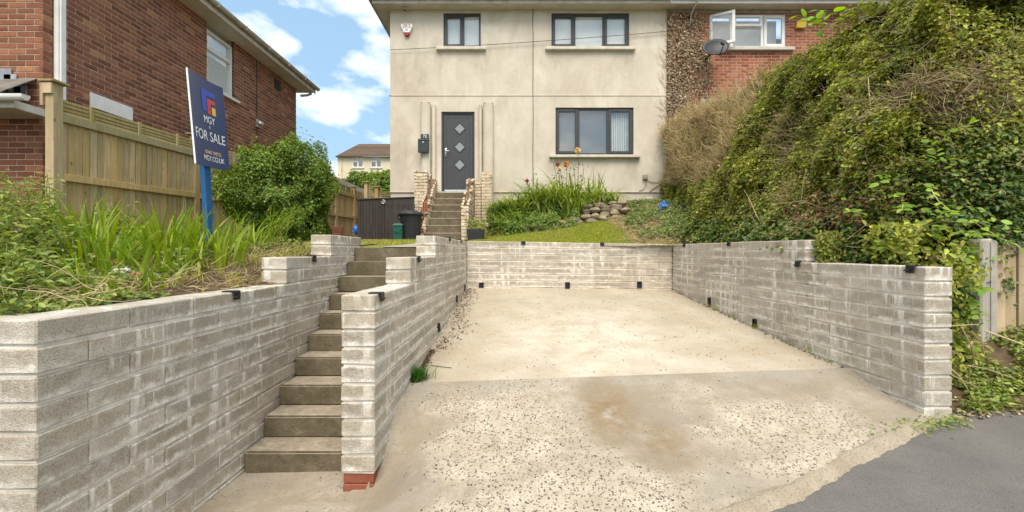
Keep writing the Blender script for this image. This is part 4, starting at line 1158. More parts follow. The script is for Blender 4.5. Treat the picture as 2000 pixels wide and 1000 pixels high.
MB().tube([(hx(1344.5), HY-0.10, hz(64)), (hx(1346), HY-0.12, hz(32)), (hx(1349), HY-0.50, hz(16)), (hx(1354), HY-0.55, hz(-6)), (hx(1358), HY-0.3, hz(-60))], 0.022, 8).build('pole', M['steel'], tg, 0, True)
MB().box(hx(1342), hx(1347.5), HY-0.13, HY+0.01, hz(38), hz(34)).build('bracket', M['cable'], tg)
MB().box(hx(1342), hx(1347.5), HY-0.13, HY+0.01, hz(60), hz(56)).build('bracket', M['cable'], tg)

# ------------------------------------------------------------------ dark brick house on the left
SX = -6.03; SY0 = 5.85; SY1 = 12.72; ZL = 4.56
e = thing('dark_brick_house', 'two storey dark red brick house behind the wooden fence', 'house', (-9, SY0, 0))
wy0, wy1 = 9.0 - SY0, 9.86 - SY0
sh = [(wy0, wy1, 3.31, ZL)]
m = MB()
# side wall backing (mortar) with the window opening, built in the plane x = SX - 0.006
xs_ = SX - 0.005
for a, b, c, d in ((0, wy0, -0.3, ZL), (wy1, SY1-SY0, -0.3, ZL), (wy0, wy1, -0.3, 3.31)):
    m.quad((xs_, SY0+0.005+a, c), (xs_, SY0+b, c), (xs_, SY0+b, d), (xs_, SY0+0.005+a, d))
for yy in (wy0, wy1): m.quad((xs_, SY0+yy, 3.31), (xs_-0.16, SY0+yy, 3.31), (xs_-0.16, SY0+yy, ZL), (xs_, SY0+yy, ZL))
m.quad((xs_, SY0+wy0, 3.31), (xs_-0.16, SY0+wy0, 3.31), (xs_-0.16, SY0+wy1, 3.31), (xs_, SY0+wy1, 3.31))
m.quad((SX-7, SY0+0.005, -0.3), (xs_, SY0+0.005, -0.3), (xs_, SY0+0.005, ZL+0.4), (SX-7, SY0+0.005, ZL+0.4))
m.quad((SX-7, SY1, -0.3), (xs_, SY1, -0.3), (xs_, SY1, ZL), (SX-7, SY1, ZL))
m.build('wall', M['brick_mortar'], e)
MB().box(SX-6.9, SX-1.0, SY0+0.5, SY1-0.1, -0.3, ZL).build('interior', M['interior'], e)
bricks(e, 'brick_dark', (SX-1.12, SY0), 0.0, 1.12, 0.3, ZL+0.9, holes=[(-1, 0.42, 0.0, 1.92)], nobj=150, near=lambda q, z: -q.x + abs(z-2)*0.2, seed=81)
bricks(e, 'brick_dark', (SX, SY0), math.radians(90), SY1-SY0, 0.9, ZL, holes=sh, nobj=150, near=lambda q, z: q.y + abs(z-2.6), seed=91)
# white plaque band, downpipe, ventilation brick, hanging wire with a small lamp
MB().box(SX-0.01, SX+0.02, 6.50, 7.22, 2.08, 2.29).build('panel', M['white'], e, 0.004)
m = MB(); m.box(SX+0.001, SX+0.10, 5.97, 6.075, 2.0, ZL+1.0); dp = m.build('downpipe', M['pipe_white'], e, 0.02, False, 2)
MB().box(SX-0.01, SX+0.012, 11.55, 11.85, 4.18, 4.42).build('air_brick', M['black'], e)
tg = thing('wall_lamp', 'small white fitting hanging on a wire on the dark brick wall', 'lamp', (SX+0.05, 10.75, 3.1))
MB().tube([(SX+0.012, 10.73, ZL-0.05), (SX+0.012, 10.74, 3.3), (SX+0.012, 10.75, 2.2)], 0.009, 6).build('wire', M['cable'], tg)
MB().lathe([(0.02,-0.06),(0.075,-0.04),(0.08,0.02),(0.03,0.06)], (SX+0.07, 10.75, FZ(241,10.75)), 14).build('body', M['steel'], tg, 0, True)
MB().box(SX+0.01, SX+0.05, 10.68, 10.84, FZ(241,10.75)-0.09, FZ(241,10.75)+0.09).build('bracket', M['white_dirty'], tg, 0.006)
# side window
def sbox(mb, y0, y1, z0, z1, x0, x1): mb.box(SX+x0, SX+x1, y0, y1, z0, z1)
Y0, Y1, Z0, Z1 = 9.0, 9.86, 3.31, 4.45
m = MB(); fw = 0.06
sbox(m, Y0, Y0+fw, Z0, Z1, -0.12, -0.03); sbox(m, Y1-fw, Y1, Z0, Z1, -0.12, -0.03); sbox(m, Y0+fw, Y1-fw, Z0, Z0+fw, -0.12, -0.03); sbox(m, Y0+fw, Y1-fw, Z1-fw, Z1, -0.12, -0.03)
sbox(m, Y0+fw, Y1-fw, 4.05, 4.12, -0.115, -0.02)
w = m.build('window', M['white'], e, 0.005)
for a, b in ((Z0+0.05, 4.06), (4.11, Z1-0.05)):
    m = MB(); sbox(m, Y0+0.05, Y1-0.05, a, b, -0.09, -0.082); m.build('pane', M['glass_clear'], w)
m = MB(); z = Z0+0.06
while z < Z1-0.06:
    m.add([(SX-0.106, Y0+0.06, z), (SX-0.106, Y1-0.06, z), (SX-0.098, Y1-0.06, z-0.026), (SX-0.098, Y0+0.06, z-0.026)], [(0,1,2,3)]); z += 0.028
m.build('blind_slats', M['sign_white'], w)
m = MB(); sbox(m, Y0-0.06, Y1+0.12, Z0-0.055, Z0-0.003, -0.10, 0.075); m.build('sill', M['white'], w, 0.008)
# eaves with wide soffit, fascia and gutter, verge end
XO = SX + 0.42
m = MB(); m.box(SX-0.2, XO-0.03, SY0-0.35, SY1+0.3, ZL, ZL+0.02); m.build('soffit', M['soffit'], e)
m = MB(); m.box(XO-0.03, XO-0.004, SY0-0.35, SY1+0.3, ZL-0.03, ZL+0.13); m.build('fascia', M['white_dirty'], e, 0.003)
gp = [(XO-0.002 + 0.055 - 0.055*math.cos(t), ZL+0.12 - 0.065*math.sin(t)) for t in np.linspace(0, math.pi, 9)]
g = MB().prism(gp + [(XO+0.108, ZL+0.13), (XO-0.002, ZL+0.13)], 'y', SY0-0.35, SY1+0.33); go = g.build('gutter', M['gutter_tan'], e)
m = MB(); y = SY0
while y < SY1+0.3:
    m.box(XO-0.002, XO+0.116, y-0.02, y+0.02, ZL+0.045, ZL+0.137); y += 0.9
m.build('gutter_bracket', M['gutter_tan'], go)
m = MB(); n = 18
for k in range(n):
    xa, xb = XO+0.07 - 4.0*k/n, XO+0.07 - 4.0*(k+1)/n - 0.05; za, zb = ZL+0.16 + 2.3*k/n, ZL+0.145 + 2.3*(k+1)/n
    m.add([(xa,SY0-0.4,za-0.03),(xa,SY1+0.36,za-0.03),(xa,SY1+0.36,za),(xa,SY0-0.4,za),(xb,SY1+0.36,zb),(xb,SY0-0.4,zb)], [(0,1,2,3),(3,2,4,5),(1,4,2)])
m.build('roof', M['roof_grey'], e)
MB().prism([(XO+0.06, ZL+0.06), (XO+0.06, ZL+0.15), (XO-3.9, ZL+2.40), (XO-3.9, ZL+2.25)], 'y', SY1+0.30, SY1+0.345).build('verge', M['white_dirty'], e)
MB().tube([(XO-0.12, SY1+0.28, ZL-0.03), (XO-0.2, SY1+0.2, ZL-0.10), (SX+0.1, SY1+0.06, ZL-0.16)], 0.035, 8).build('downpipe', M['white_dirty'], e, 0, True)
# small tiled canopy at the left edge of the front, over a dark doorway
cx1 = FX(48, 5.6)
m = MB()
for k in range(5):
    ya, yb = 5.35 + 0.11*k, 5.35 + 0.11*(k+1) + 0.03
    za = FZ(178, 5.35) + 0.075*k; zb = za + 0.095
    m.add([(-9,ya,za-0.02),(cx1-0.02-0.02*k,ya,za-0.02),(cx1-0.02-0.02*k,ya,za),(-9,ya,za),(cx1-0.04-0.02*k,yb,zb),(-9,yb,zb)], [(0,1,2,3),(3,2,4,5),(1,4,2)])
cn = m.build('canopy', M['roof_grey'], e)
m = MB(); prf = [(5.32 - 0.05*math.cos(t), FZ(186,5.3) - 0.055*math.sin(t)) for t in np.linspace(0, math.pi, 8)]
m.prism(prf + [(5.37, FZ(184,5.3)), (5.27, FZ(184,5.3))], 'x', -9, FX(47, 5.3)); m.build('gutter', M['white'], cn)
MB().box(-9, FX(30, 5.4), 5.38, 5.84, FZ(211, 5.4), FZ(196, 5.4)).build('fascia', M['white_dirty'], cn)
for k in range(4):
    xa = FX(6 + 10*k, 5.8); za = FZ(132 + 11*k, 5.8)
    MB().box(xa-0.09, xa+0.07, 5.825, 5.846, za-0.19, za+0.0).build('flashing', M['lead'], cn, 0.004)
MB().box(SX-3.0, SX-0.71, 5.80, 5.835, -0.2, 1.92).build('doorway', M['gate'], e)

# ------------------------------------------------------------------ wooden fence along the left garden
FXX = -5.4
def fz(y): return 0.03*(y - 5.5)
e = thing('wooden_fence', 'weathered board fence with slatted top along the left garden', 'fence', (FXX, 5.3, 0.05))
posts = [5.37, 7.75, 9.85, 11.9, 13.9, 15.5, 17.3]
fpost_me = MB().box(-0.05, 0.05, -0.06, 0.06, -0.2, 1.0).mesh('post', M['fence'], 0.004, center=(0,0,0))[0]
for i, y in enumerate(posts):
    tall = 1.99 if i == 0 else 1.92
    put(bpy.data.objects.new('post', fpost_me), e, Matrix.Translation((FXX, y, fz(y))) @ Matrix.Diagonal((1, 1, tall, 1)))
    c = MB().box(FXX-0.10, FXX+0.10, y-0.10, y+0.10, fz(y)+tall+0.002, fz(y)+tall+0.028); c.build('post_cap', M['fence_green'], e, 0.004)
m = MB().box(FXX-0.085, FXX-0.05, 5.285, 5.309, fz(5.3)+1.72, fz(5.3)+1.985); m.box(FXX-0.05, FXX+0.05, 5.285, 5.309, fz(5.3)+1.86, fz(5.3)+1.985)
m.build('batten', M['fence'], e)
board_me = MB().box(-0.009, 0.009, 0, 0.084, 0, 1).mesh('board', M['fence'], 0.003, center=(0,0,0))[0]
rr = random.Random(12)
for i in range(len(posts)-1):
    a, b = posts[i] + 0.062, posts[i+1] - 0.062
    def beam(nm, z0_, z1_, x0_, x1_, mt):
        q = MB(); q.add([(FXX+x0_, a, z0_+fz(a)), (FXX+x1_, a, z0_+fz(a)), (FXX+x1_, b, z0_+fz(b)), (FXX+x0_, b, z0_+fz(b)),
                 (FXX+x0_, a, z1_+fz(a)), (FXX+x1_, a, z1_+fz(a)), (FXX+x1_, b, z1_+fz(b)), (FXX+x0_, b, z1_+fz(b))],
                [(0,3,2,1),(4,5,6,7),(0,1,5,4),(1,2,6,5),(2,3,7,6),(3,0,4,7)])
        return q.build(nm, M[mt], e, 0.003)
    for k in range(4): beam('slat', 1.655 + 0.047*k, 1.690 + 0.047*k, 0.0, 0.022, 'fence_green')
    beam('rail', 1.56, 1.645, -0.01, 0.05, 'fence_green'); beam('rail', 0.86, 0.945, -0.01, 0.05, 'fence')
    beam('gravel_board', -0.05, 0.10, -0.012, 0.02, 'fence_green')
    for k in range(3):
        y = a + (b-a)*(0.17 + 0.33*k); q = MB().box(FXX+0.022, FXX+0.045, y-0.025, y+0.025, 1.646+fz(y), 1.845+fz(y)); q.build('batten', M['fence_green'], e, 0.003)
    y = a + 0.004
    while y < b - 0.05:
        put(bpy.data.objects.new('board', board_me), e, Matrix.Translation((FXX-0.006+rr.uniform(-0.003,0.003), y, 0.09+fz(y))) @ Matrix.Rotation(rr.uniform(-0.02,0.02), 4, 'Z') @ Matrix.Diagonal((1, min(1, (b-y)/0.084), 1.475, 1)))
        y += 0.1
# fence turning behind the gate: two more posts and slatted panels in view
e = thing('side_fence', 'short slatted fence with capped posts behind the dark gate', 'fence', (-3.9, 13.8, 0.4))
for px, py in ((715.5, 357), (736, 366)):
    x, y = FX(px, 13.6), 13.6
    put(bpy.data.objects.new('post', fpost_me), e, Matrix.Translation((x, y, FZ(py, y) - 1.9)) @ Matrix.Diagonal((1, 1, 1.9, 1)))
    MB().box(x-0.10, x+0.10, y-0.1, y+0.1, FZ(py, y)+0.002, FZ(py, y)+0.028).build('post_cap', M['fence'], e, 0.004)
for a, b, zt in ((FX(721, 13.6)-0.03, FX(731.5, 13.6)+0.02, FZ(364, 13.6)), (FX(741, 13.6)-0.03, FX(775, 13.6), FZ(374, 13.6))):
    for k in range(6): MB().box(a, b, 13.58, 13.602, zt-0.035-0.055*k, zt-0.055*k-0.005).build('slat', M['fence_green'], e, 0.003)
    x = a
    while x < b - 0.05:
        MB().box(x, min(x+0.092, b), 13.585, 13.603, 0.4, zt-0.34).build('board', M['fence'], e, 0.003); x += 0.1

# ------------------------------------------------------------------ dark double gate
GD = 10.3
e = thing('garden_gate', 'low dark brown double gate with vertical boards', 'gate', (FX(753, GD), GD, 0.27))
gx0, gxm, gx1 = FX(698, GD), FX(751, GD), FX(809.5, GD)
def gtop(x): return FZ(388, GD) + (x - gx0)/(gx1 - gx0)*(FZ(384, GD) - FZ(388, GD))
for a, b in ((gx0, gxm-0.006), (gxm+0.006, gx1)):
    x = a
    n = int(round((b-a)/0.065)); wd = (b-a)/n
    for k in range(n):
        x = a + wd*k
        q = MB().box(x+0.002, x+wd-0.002, GD, GD+0.02, 0.28, gtop(x)-0.012); q.build('board', M['gate'], e, 0.004)
    q = MB().box(a, b, GD+0.012, GD+0.05, 0.40, 0.50); q.build('rail', M['gate'], e); q = MB().box(a, b, GD+0.012, GD+0.05, 1.0, 1.1); q.build('rail', M['gate'], e)
    q = MB(); q.add([(a,GD-0.02,gtop(a)-0.03),(b,GD-0.02,gtop(b)-0.03),(b,GD+0.06,gtop(b)-0.03),(a,GD+0.06,gtop(a)-0.03),(a,GD-0.02,gtop(a)),(b,GD-0.02,gtop(b)),(b,GD+0.06,gtop(b)),(a,GD+0.06,gtop(a))], [(0,3,2,1),(4,5,6,7),(0,1,5,4),(1,2,6,5),(2,3,7,6),(3,0,4,7)])
    q.build('cap_rail', M['gate'], e, 0.004)
MB().box(gxm-0.03, gxm+0.03, GD+0.021, GD+0.045, 0.28, gtop(gxm)-0.03).build('meeting_stile', M['gate'], e)  # backing added to keep the gap between the leaves dark
lt = MB(); c = Vector((FX(749, GD), GD-0.012, FZ(394.5, GD)))
pts = [c + Vector((0.042*math.cos(t), -0.004, 0.042*math.sin(t))) for t in np.linspace(0, 2*math.pi, 17)]
lt.tube(pts, 0.011, 6); lt.box(c.x-0.02, c.x+0.02, GD-0.012, GD, c.z-0.02, c.z+0.02); lt.build('latch', M['steel'], e, 0, True)

# dustbin and food caddy in front of it
bx, by, bz = FX(801, 9.55), 9.62, 0.245
e = thing('dustbin', 'round black dustbin with domed lid in front of the gate', 'bin', (bx, by, bz))
MB().lathe([(0.185,0),(0.19,0.02),(0.225,0.50),(0.238,0.53),(0.238,0.55),(0.21,0.55)], (bx, by, bz), 28).build('body', M['bin'], e, 0, True)
lid = MB().lathe([(0.262,0.535),(0.268,0.555),(0.262,0.575),(0.21,0.61),(0.12,0.638),(0.06,0.645)], (bx, by, bz), 28).build('lid', M['bin'], e, 0, True)
MB().tube([(bx-0.06, by, bz+0.64), (bx-0.04, by, bz+0.685), (bx+0.04, by, bz+0.685), (bx+0.06, by, bz+0.64)], 0.014, 8).build('handle', M['bin'], lid, 0, True)
for s in (-1, 1): MB().tube([(bx+s*0.23, by-0.03, bz+0.44), (bx+s*0.275, by-0.02, bz+0.47), (bx+s*0.275, by-0.02, bz+0.53), (bx+s*0.235, by-0.03, bz+0.545)], 0.013, 8).build('handle', M['bin'], e, 0, True)
kx, ky = FX(780, 9.5), 9.45
e = thing('food_caddy', 'small dark green food waste caddy beside the black dustbin', 'bin', (kx, ky, 0.24))
def tap(mb, cx_, cy_, z0_, z1_, w0, d0, w1, d1): mb.add([(cx_-w0,cy_-d0,z0_),(cx_+w0,cy_-d0,z0_),(cx_+w0,cy_+d0,z0_),(cx_-w0,cy_+d0,z0_),(cx_-w1,cy_-d1,z1_),(cx_+w1,cy_-d1,z1_),(cx_+w1,cy_+d1,z1_),(cx_-w1,cy_+d1,z1_)], [(0,3,2,1),(4,5,6,7),(0,1,5,4),(1,2,6,5),(2,3,7,6),(3,0,4,7)]); return mb
tap(MB(), kx, ky, 0.24, 0.54, 0.085, 0.10, 0.10, 0.12).build('body', M['caddy'], e, 0.015, False, 2)
tap(MB(), kx, ky, 0.54, 0.60, 0.107, 0.125, 0.09, 0.105).build('lid', M['caddy'], e, 0.015, False, 2)
hp = [(kx-0.075, ky-0.115, 0.50), (kx-0.05, ky-0.135, 0.44), (kx, ky-0.14, 0.425), (kx+0.05, ky-0.135, 0.44), (kx+0.075, ky-0.115, 0.50)]
MB().tube(hp, 0.008, 6).build('handle', M['caddy'], e, 0, True)
# black trough at the right of the porch steps
tx0, tx1, ty = FX(911, 9.75), FX(946, 9.75), 9.75
e = thing('trough_planter', 'dark plastic planting trough beside the porch steps', 'planter', ((tx0+tx1)/2, ty, 0.26))
tap(MB(), (tx0+tx1)/2, ty+0.13, 0.24, 0.50, 0.165, 0.11, 0.19, 0.13).build('trough', M['bin'], e, 0.012)
MB().box(tx0+0.015, tx1-0.015, ty+0.01, ty+0.25, 0.501, 0.506).build('soil', M['soil'], e)
# reddish raised planter by the fence
e = thing('raised_planter', 'low reddish plank planter in front of the left fence', 'planter', (FX(640, 9.6), 9.6, 0.25))
for k in range(2):
    MB().box(FX(634, 9.5), FX(667, 9.5), 9.5, 9.525, 0.27+0.135*k, 0.27+0.135*k+0.125).build('plank', M['red_brown'], e, 0.004)
    MB().box(FX(600, 9.3), FX(632, 9.3), 9.25, 9.275, 0.29+0.13*k, 0.29+0.13*k+0.122).build('plank', M['red_brown'], e, 0.004)
for px in (633, 666.5): MB().box(FX(px, 9.52)-0.03, FX(px, 9.52)+0.03, 9.526, 9.57, 0.2, 0.55).build('stake', M['red_brown'], e, 0.004)

def crumpled(name, label, c, s, seed, mat='bluebag'):
    bm = bmesh.new(); bmesh.ops.create_icosphere(bm, subdivisions=3, radius=1)
    for v in bm.verts:
        p = v.co.copy(); d = 1 + 0.16*math.sin(5*p.x+seed)*math.sin(6*p.z+seed) + 0.12*math.sin(11*p.y+3*p.x+seed) + 0.07*math.sin(17*p.z+9*p.x)
        v.co = Vector((p.x*s[0], p.y*s[1], p.z*s[2]))*d
        if p.z > 0.75: v.co.z += (p.z-0.75)*s[2]*2.2; v.co.x *= 0.75
    me = bpy.data.meshes.new(name); bm.to_mesh(me); bm.free(); me.materials.append(M[mat])
    return tag(put(bpy.data.objects.new(name, me), None, Matrix.Translation(c)), label, 'bag', kind='thing')
crumpled('plastic_bag', 'crumpled bright blue plastic bag below the hedge by the house corner', (FX(1297, 9.95), 9.95, FZ(406, 9.95)), (0.115, 0.09, 0.10), 1)
crumpled('plastic_bag', 'small blue plastic bag at the foot of the fence post beside the gate', (FX(695, 10.6), 10.6, FZ(450, 10.6)), (0.07, 0.07, 0.085), 4)

# ------------------------------------------------------------------ estate agent's board
TL = Vector((FX(364.8,3.93), 3.93, FZ(134.6,3.93))); BLc = Vector((FX(375,3.93), 3.93, FZ(318,3.93)))
TR = Vector((FX(434.6,4.55), 4.55, FZ(174.4,4.55))); BR = Vector((FX(441,4.55), 4.55, FZ(333,4.55)))
ex = ((TR - TL) + (BR - BLc))*0.5; BW = ex.length; ex.normalize()
ey = ((TL - BLc) + (TR - BR))*0.5; BHh = ey.length
ez = ex.cross(ey.normalized()).normalized(); ey = ez.cross(ex)
cen = (TL + TR + BLc + BR)/4
SM = Matrix(((ex.x,ey.x,ez.x,cen.x),(ex.y,ey.y,ez.y,cen.y),(ex.z,ey.z,ez.z,cen.z),(0,0,0,1)))
e = thing('estate_agent_board', 'navy for sale board on a leaning blue post', 'sign', (-2.8, 4.25, 0.0))
def bow(x): return 0.02*(2*x/BW)**2
def spanel(nm, x0, x1, y0, y1, zz, th, mat, parent):
    n = 10 if (x1-x0) > 0.3 else 2
    q = MB()
    for k in range(n+1):
        x = x0 + (x1-x0)*k/n
        for y, z in ((y0, zz+bow(x)), (y1, zz+bow(x)), (y1, zz-th+bow(x)), (y0, zz-th+bow(x))): q.v.append(tuple(SM @ Vector((x, y, z))))
    for k in range(n):
        for j in range(4): q.f.append((4*k+j, 4*k+(j+1)%4, 4*k+4+(j+1)%4, 4*k+4+j))
    q.f += [(3,2,1,0), (4*n, 4*n+1, 4*n+2, 4*n+3)]
    return q.build(nm, M[mat], parent)
pn = spanel('panel', -BW/2, BW/2, -BHh/2, BHh/2, 0.0, 0.012, 'sign', e)
spanel('panel_edge', -BW/2-0.005, -BW/2-0.0005, -BHh/2, BHh/2, 0.001, 0.014, 'sign_white', e)
def bl_(nm, rects, mat):
    q = MB()
    for x0, x1, y0, y1 in rects: 
        for p in ((x0,y0),(x1,y0),(x1,y1),(x0,y1)): q.v.append(tuple(SM @ Vector((p[0]*BW, p[1]*BHh, 0.0025 + bow(p[0]*BW)))))
        n = len(q.v); q.f.append((n-4, n-3, n-2, n-1))
    q.build(nm, M[mat], pn)
bl_('logo', [(-0.14,0.0,0.13,0.375), (0.0,0.24,0.315,0.375)], 'sign_blue')
bl_('logo', [(0.015,0.115,0.115,0.285), (0.115,0.24,0.235,0.285)], 'sign_red')
bl_('logo', [(0.14,0.24,0.115,0.205)], 'sign_yellow')
def stext(body, size, x, y, mat):
    o = text_mesh('lettering', body, size, M[mat], pn, SM @ Matrix.Translation((x*BW, y*BHh, 0.0)), 0.0006)
    for v in o.data.vertices: v.co.z += 0.0035 + bow(v.co.x + x*BW)
stext('MGY', 0.095, 0.03, 0.035, 'sign_white')
stext('R', 0.035, 0.03, -0.045, 'sign_white')
stext('FOR SALE', 0.128, 0.0, -0.155, 'sign_white')
stext('01446 744755', 0.050, 0.06, -0.335, 'sign_peach')
stext('MGY.CO.UK', 0.068, 0.07, -0.405, 'sign_white')
pt, pb = Vector((FX(405, 4.24), 4.24, 1.35)), Vector((FX(418, 4.24), 4.24, -0.2))
pt.x = pb.x + (FX(409,4.24) - pb.x)*1.6 - 0.03
q = MB(); 
for p in (pb, pt):
    for a, b in ((-0.022,-0.045),(0.022,-0.045),(0.022,0.045),(-0.022,0.045)): q.v.append((p.x-0.02+a, p.y+b, p.z))
q.f = [(0,1,2,3),(7,6,5,4),(0,4,5,1),(1,5,6,2),(2,6,7,3),(3,7,4,0)]
q.build('post', M['post_blue'], e, 0.004)

# ------------------------------------------------------------------ far cream house, garage roof behind the fence
D = 50.0
e = thing('cream_house', 'distant cream house with brown tiled roof and two white windows', 'house', (FX(720, D), D, 6.5))
ax, bx2 = FX(659.5, D), FX(800, D); zt = FZ(306, D); zb_ = 4.0
wl = [(FX(688.5, D), FX(709.5, D), FZ(327, D), FZ(307.5, D)), (FX(724, D), FX(745.5, D), FZ(327, D), FZ(307.5, D))]
m = MB(); holed(m, ax, bx2, zb_, zt, D, wl, 0.12); m.quad((ax,D,zb_),(ax,D,zt),(ax,D+8,zt),(ax,D+8,zb_)); m.box(ax+0.1, bx2, D+0.5, D+8, zb_, zt); m.build('wall', M['cream'], e)
for x0_, x1_, z0_, z1_ in wl:
    m = MB(); ring(m, x0_, x1_, z0_, z1_, D+0.03, D+0.1, 0.09); xm = (x0_+x1_)/2; m.box(xm-0.07, xm+0.07, D+0.03, D+0.1, z0_+0.09, z1_-0.09); m.box(x0_+0.09, xm-0.07, D+0.03, D+0.1, z0_+0.62, z0_+0.74)
    w = m.build('window', M['white'], e)
    MB().box(x0_+0.05, x1_-0.05, D+0.07, D+0.08, z0_+0.05, z1_-0.05).build('pane', M['glass'], w)
    MB().box(x0_-0.1, x1_+0.1, D-0.1, D+0.02, z0_-0.12, z0_-0.01).build('sill', M['sill'], w)
MB().box(ax+0.42, ax+0.50, D-0.08, D, zb_, zt).build('downpipe', M['white_dirty'], e)
m = MB(); n = 12; rx0, rxt = FX(657.5, D), FX(683, D); zr0, zr1 = FZ(307, D), FZ(267.5, D)
for k in range(n):
    a, b = k/n, (k+1)/n; xa = rx0 + (rxt-rx0)*a; xb = rx0 + (rxt-rx0)*b
    ya, yb = D-0.4 + 3.6*a, D-0.4 + 3.6*b; za, zb2 = zr0 + (zr1-zr0)*a + 0.05, zr0 + (zr1-zr0)*b
    m.add([(xa,ya,za-0.06),(bx2+1,ya,za-0.06),(bx2+1,ya,za),(xa,ya,za),(bx2+1,yb,zb2),(xb,yb,zb2)], [(0,1,2,3),(3,2,4,5)])
    m.add([(xa,ya,za-0.06),(xa,ya,za),(xa,D+8.4-3.6*a,za),(xa,D+8.4-3.6*a,za-0.06),(xb,yb,zb2),(xb,D+8.4-3.6*b,zb2)], [(0,3,2,1),(1,2,5,4)])
m.build('roof', M['roof_tile'], e)
e = thing('garage', 'low outbuilding with brown tiled roof behind the fence', 'garage', (-6.6, 14, 0.2))
gp0, gp1 = Vector((FX(641, 14.2), 14.2, FZ(346, 14.2))), Vector((FX(713, 19.5), 19.5, FZ(369, 19.5)))
gp1.x = gp0.x - 0.05
gp1 = Vector((gp0.x, 19.8, gp0.z))
m = MB(); n = 8
for k in range(n):
    xa, xb = gp0.x+0.15 - 2.2*k/n, gp0.x+0.15 - 2.2*(k+1)/n - 0.04; za, zb2 = gp0.z+0.05+0.95*k/n, gp0.z+0.03+0.95*(k+1)/n
    m.add([(xa,13.4,za-0.03),(xa,19.8,za-0.03),(xa,19.8,za),(xa,13.4,za),(xb,19.8,zb2),(xb,13.4,zb2)], [(0,1,2,3),(3,2,4,5)])
m.build('roof', M['roof_tile'], e)
MB().box(gp0.x-2.2, gp0.x, 13.5, 19.7, 0.2, gp0.z).build('wall', M['sill'], e)
MB().box(gp0.x-0.001, gp0.x+0.16, 13.4, 19.8, gp0.z-0.13, gp0.z+0.03).build('fascia', M['white_dirty'], e, 0.01)

# ------------------------------------------------------------------ concrete post and plank fence at the right edge
e = thing('plank_fence', 'pale plank fence with concrete post at the right edge beside the hedge', 'fence', (4.2, 3.95, -1.05))
cxp = FX(1924, 3.9)
pr = [(cxp-0.075, -1.25), (cxp+0.075, -1.25), (cxp+0.075, 0.095), (cxp+0.02, 0.118), (cxp-0.06, 0.112), (cxp-0.075, 0.10)]
m = MB().prism(pr, 'y', 3.86, 3.985); m.build('post', M['concrete_post'], e, 0.012)
MB().box(cxp+0.001, cxp+0.01, 3.852, 3.862, -1.2, 0.09).build('post_rib', M['concrete_post'], e)
MB().box(cxp+0.076, 8.0, 3.90, 3.945, -1.15, -0.87).build('gravel_board', M['concrete_post'], e, 0.006)
x = cxp + 0.085; k = 0
while x < 6.0:
    MB().box(x, x+0.098, 3.905 + (0.012 if k % 2 else 0), 3.925 + (0.012 if k % 2 else 0), -0.865, (0.085, 0.10, 0.09)[k % 3]).build('plank', M['fence_fresh'], e, 0.003); x += 0.106; k += 1
for zz in (-0.6, -0.1): MB().box(cxp+0.076, 8.0, 3.938, 3.98, zz, zz+0.07).build('rail', M['fence_fresh'], e)
# ------------------------------------------------------------------ plants: leaf and blade scatter
def nrmz(a): return a/np.maximum(np.linalg.norm(a, axis=1, keepdims=True), 1e-9)
def leaves(name, P, N, S, mat, parent=None, aspect=0.55, fold=0.12, axis=None, kind=None, spread=1.0):
    n = len(P)
    N = nrmz(N)
    A = RNG.normal(size=(n, 3)) if axis is None else axis + RNG.normal(size=(n, 3))*0.35*spread
    T = nrmz(A - N*np.sum(A*N, 1, keepdims=True))
    B = np.cross(N, T)
    S = np.asarray(S, float).reshape(-1, 1)*np.ones((n, 1))
    droop = N*S*RNG.uniform(-0.25, 0.05, (n, 1))
    V = np.empty((n, 6, 3))
    V[:,0] = P
    V[:,1] = P + T*S*0.38 + B*S*aspect*0.5 + N*S*fold
    V[:,2] = P + T*S*0.75 + B*S*aspect*0.34 + N*S*fold*0.8 + droop*0.5
    V[:,3] = P + T*S + droop
    V[:,4] = P + T*S*0.75 - B*S*aspect*0.34 + N*S*fold*0.8 + droop*0.5
    V[:,5] = P + T*S*0.38 - B*S*aspect*0.5 + N*S*fold
    i = np.arange(n)*6
    Fq = np.concatenate([np.stack([i, i+1, i+2, i+3], 1), np.stack([i, i+3, i+4, i+5], 1)])
    o = npmesh(name, V.reshape(-1, 3), Fq, M[mat], parent)
    if kind: o["kind"] = kind
    return o
def blades(name, base, az, Lb, wid, mat, parent=None, lean=0.15, curve=0.9, seg=6, kind=None, flat=False):
    """tapering strips: base (n,3), heading az, length, width; lean = start angle from upright, curve = bend along the blade"""
    base = np.asarray(base, float)
    n = len(base)
    one = np.ones(n)
    Lb, wid, lean, curve = Lb*one, wid*one, lean*one, curve*one
    h = np.stack([np.cos(az), np.sin(az), 0*az], 1)
    tw = az + RNG.normal(0, 0.5, n)
    side = np.stack([-np.sin(tw), np.cos(tw), RNG.normal(0, 0.1, n)], 1)
    V = np.empty((n, seg+1, 2, 3))
    p = base.copy()
    for k in range(seg+1):
        t = k/seg
        prof = (1.0 if flat else min(1.0, 0.55 + 1.6*t))*(1 - t**2.2*0.97)
        w = (wid*0.5*prof).reshape(-1, 1)
        V[:,k,0] = p - side*w; V[:,k,1] = p + side*w
        ang = lean + curve*t**1.4
        p = p + (h*np.sin(ang)[:,None] + np.array([[0,0,1.0]])*np.cos(ang)[:,None])*(Lb/seg)[:,None]
    i = (np.arange(n)*(seg+1)*2)[:,None] + np.arange(seg)[None,:]*2
    i = i.ravel()
    o = npmesh(name, V.reshape(-1, 3), np.stack([i, i+1, i+3, i+2], 1), M[mat], parent)
    if kind: o["kind"] = kind
    return o
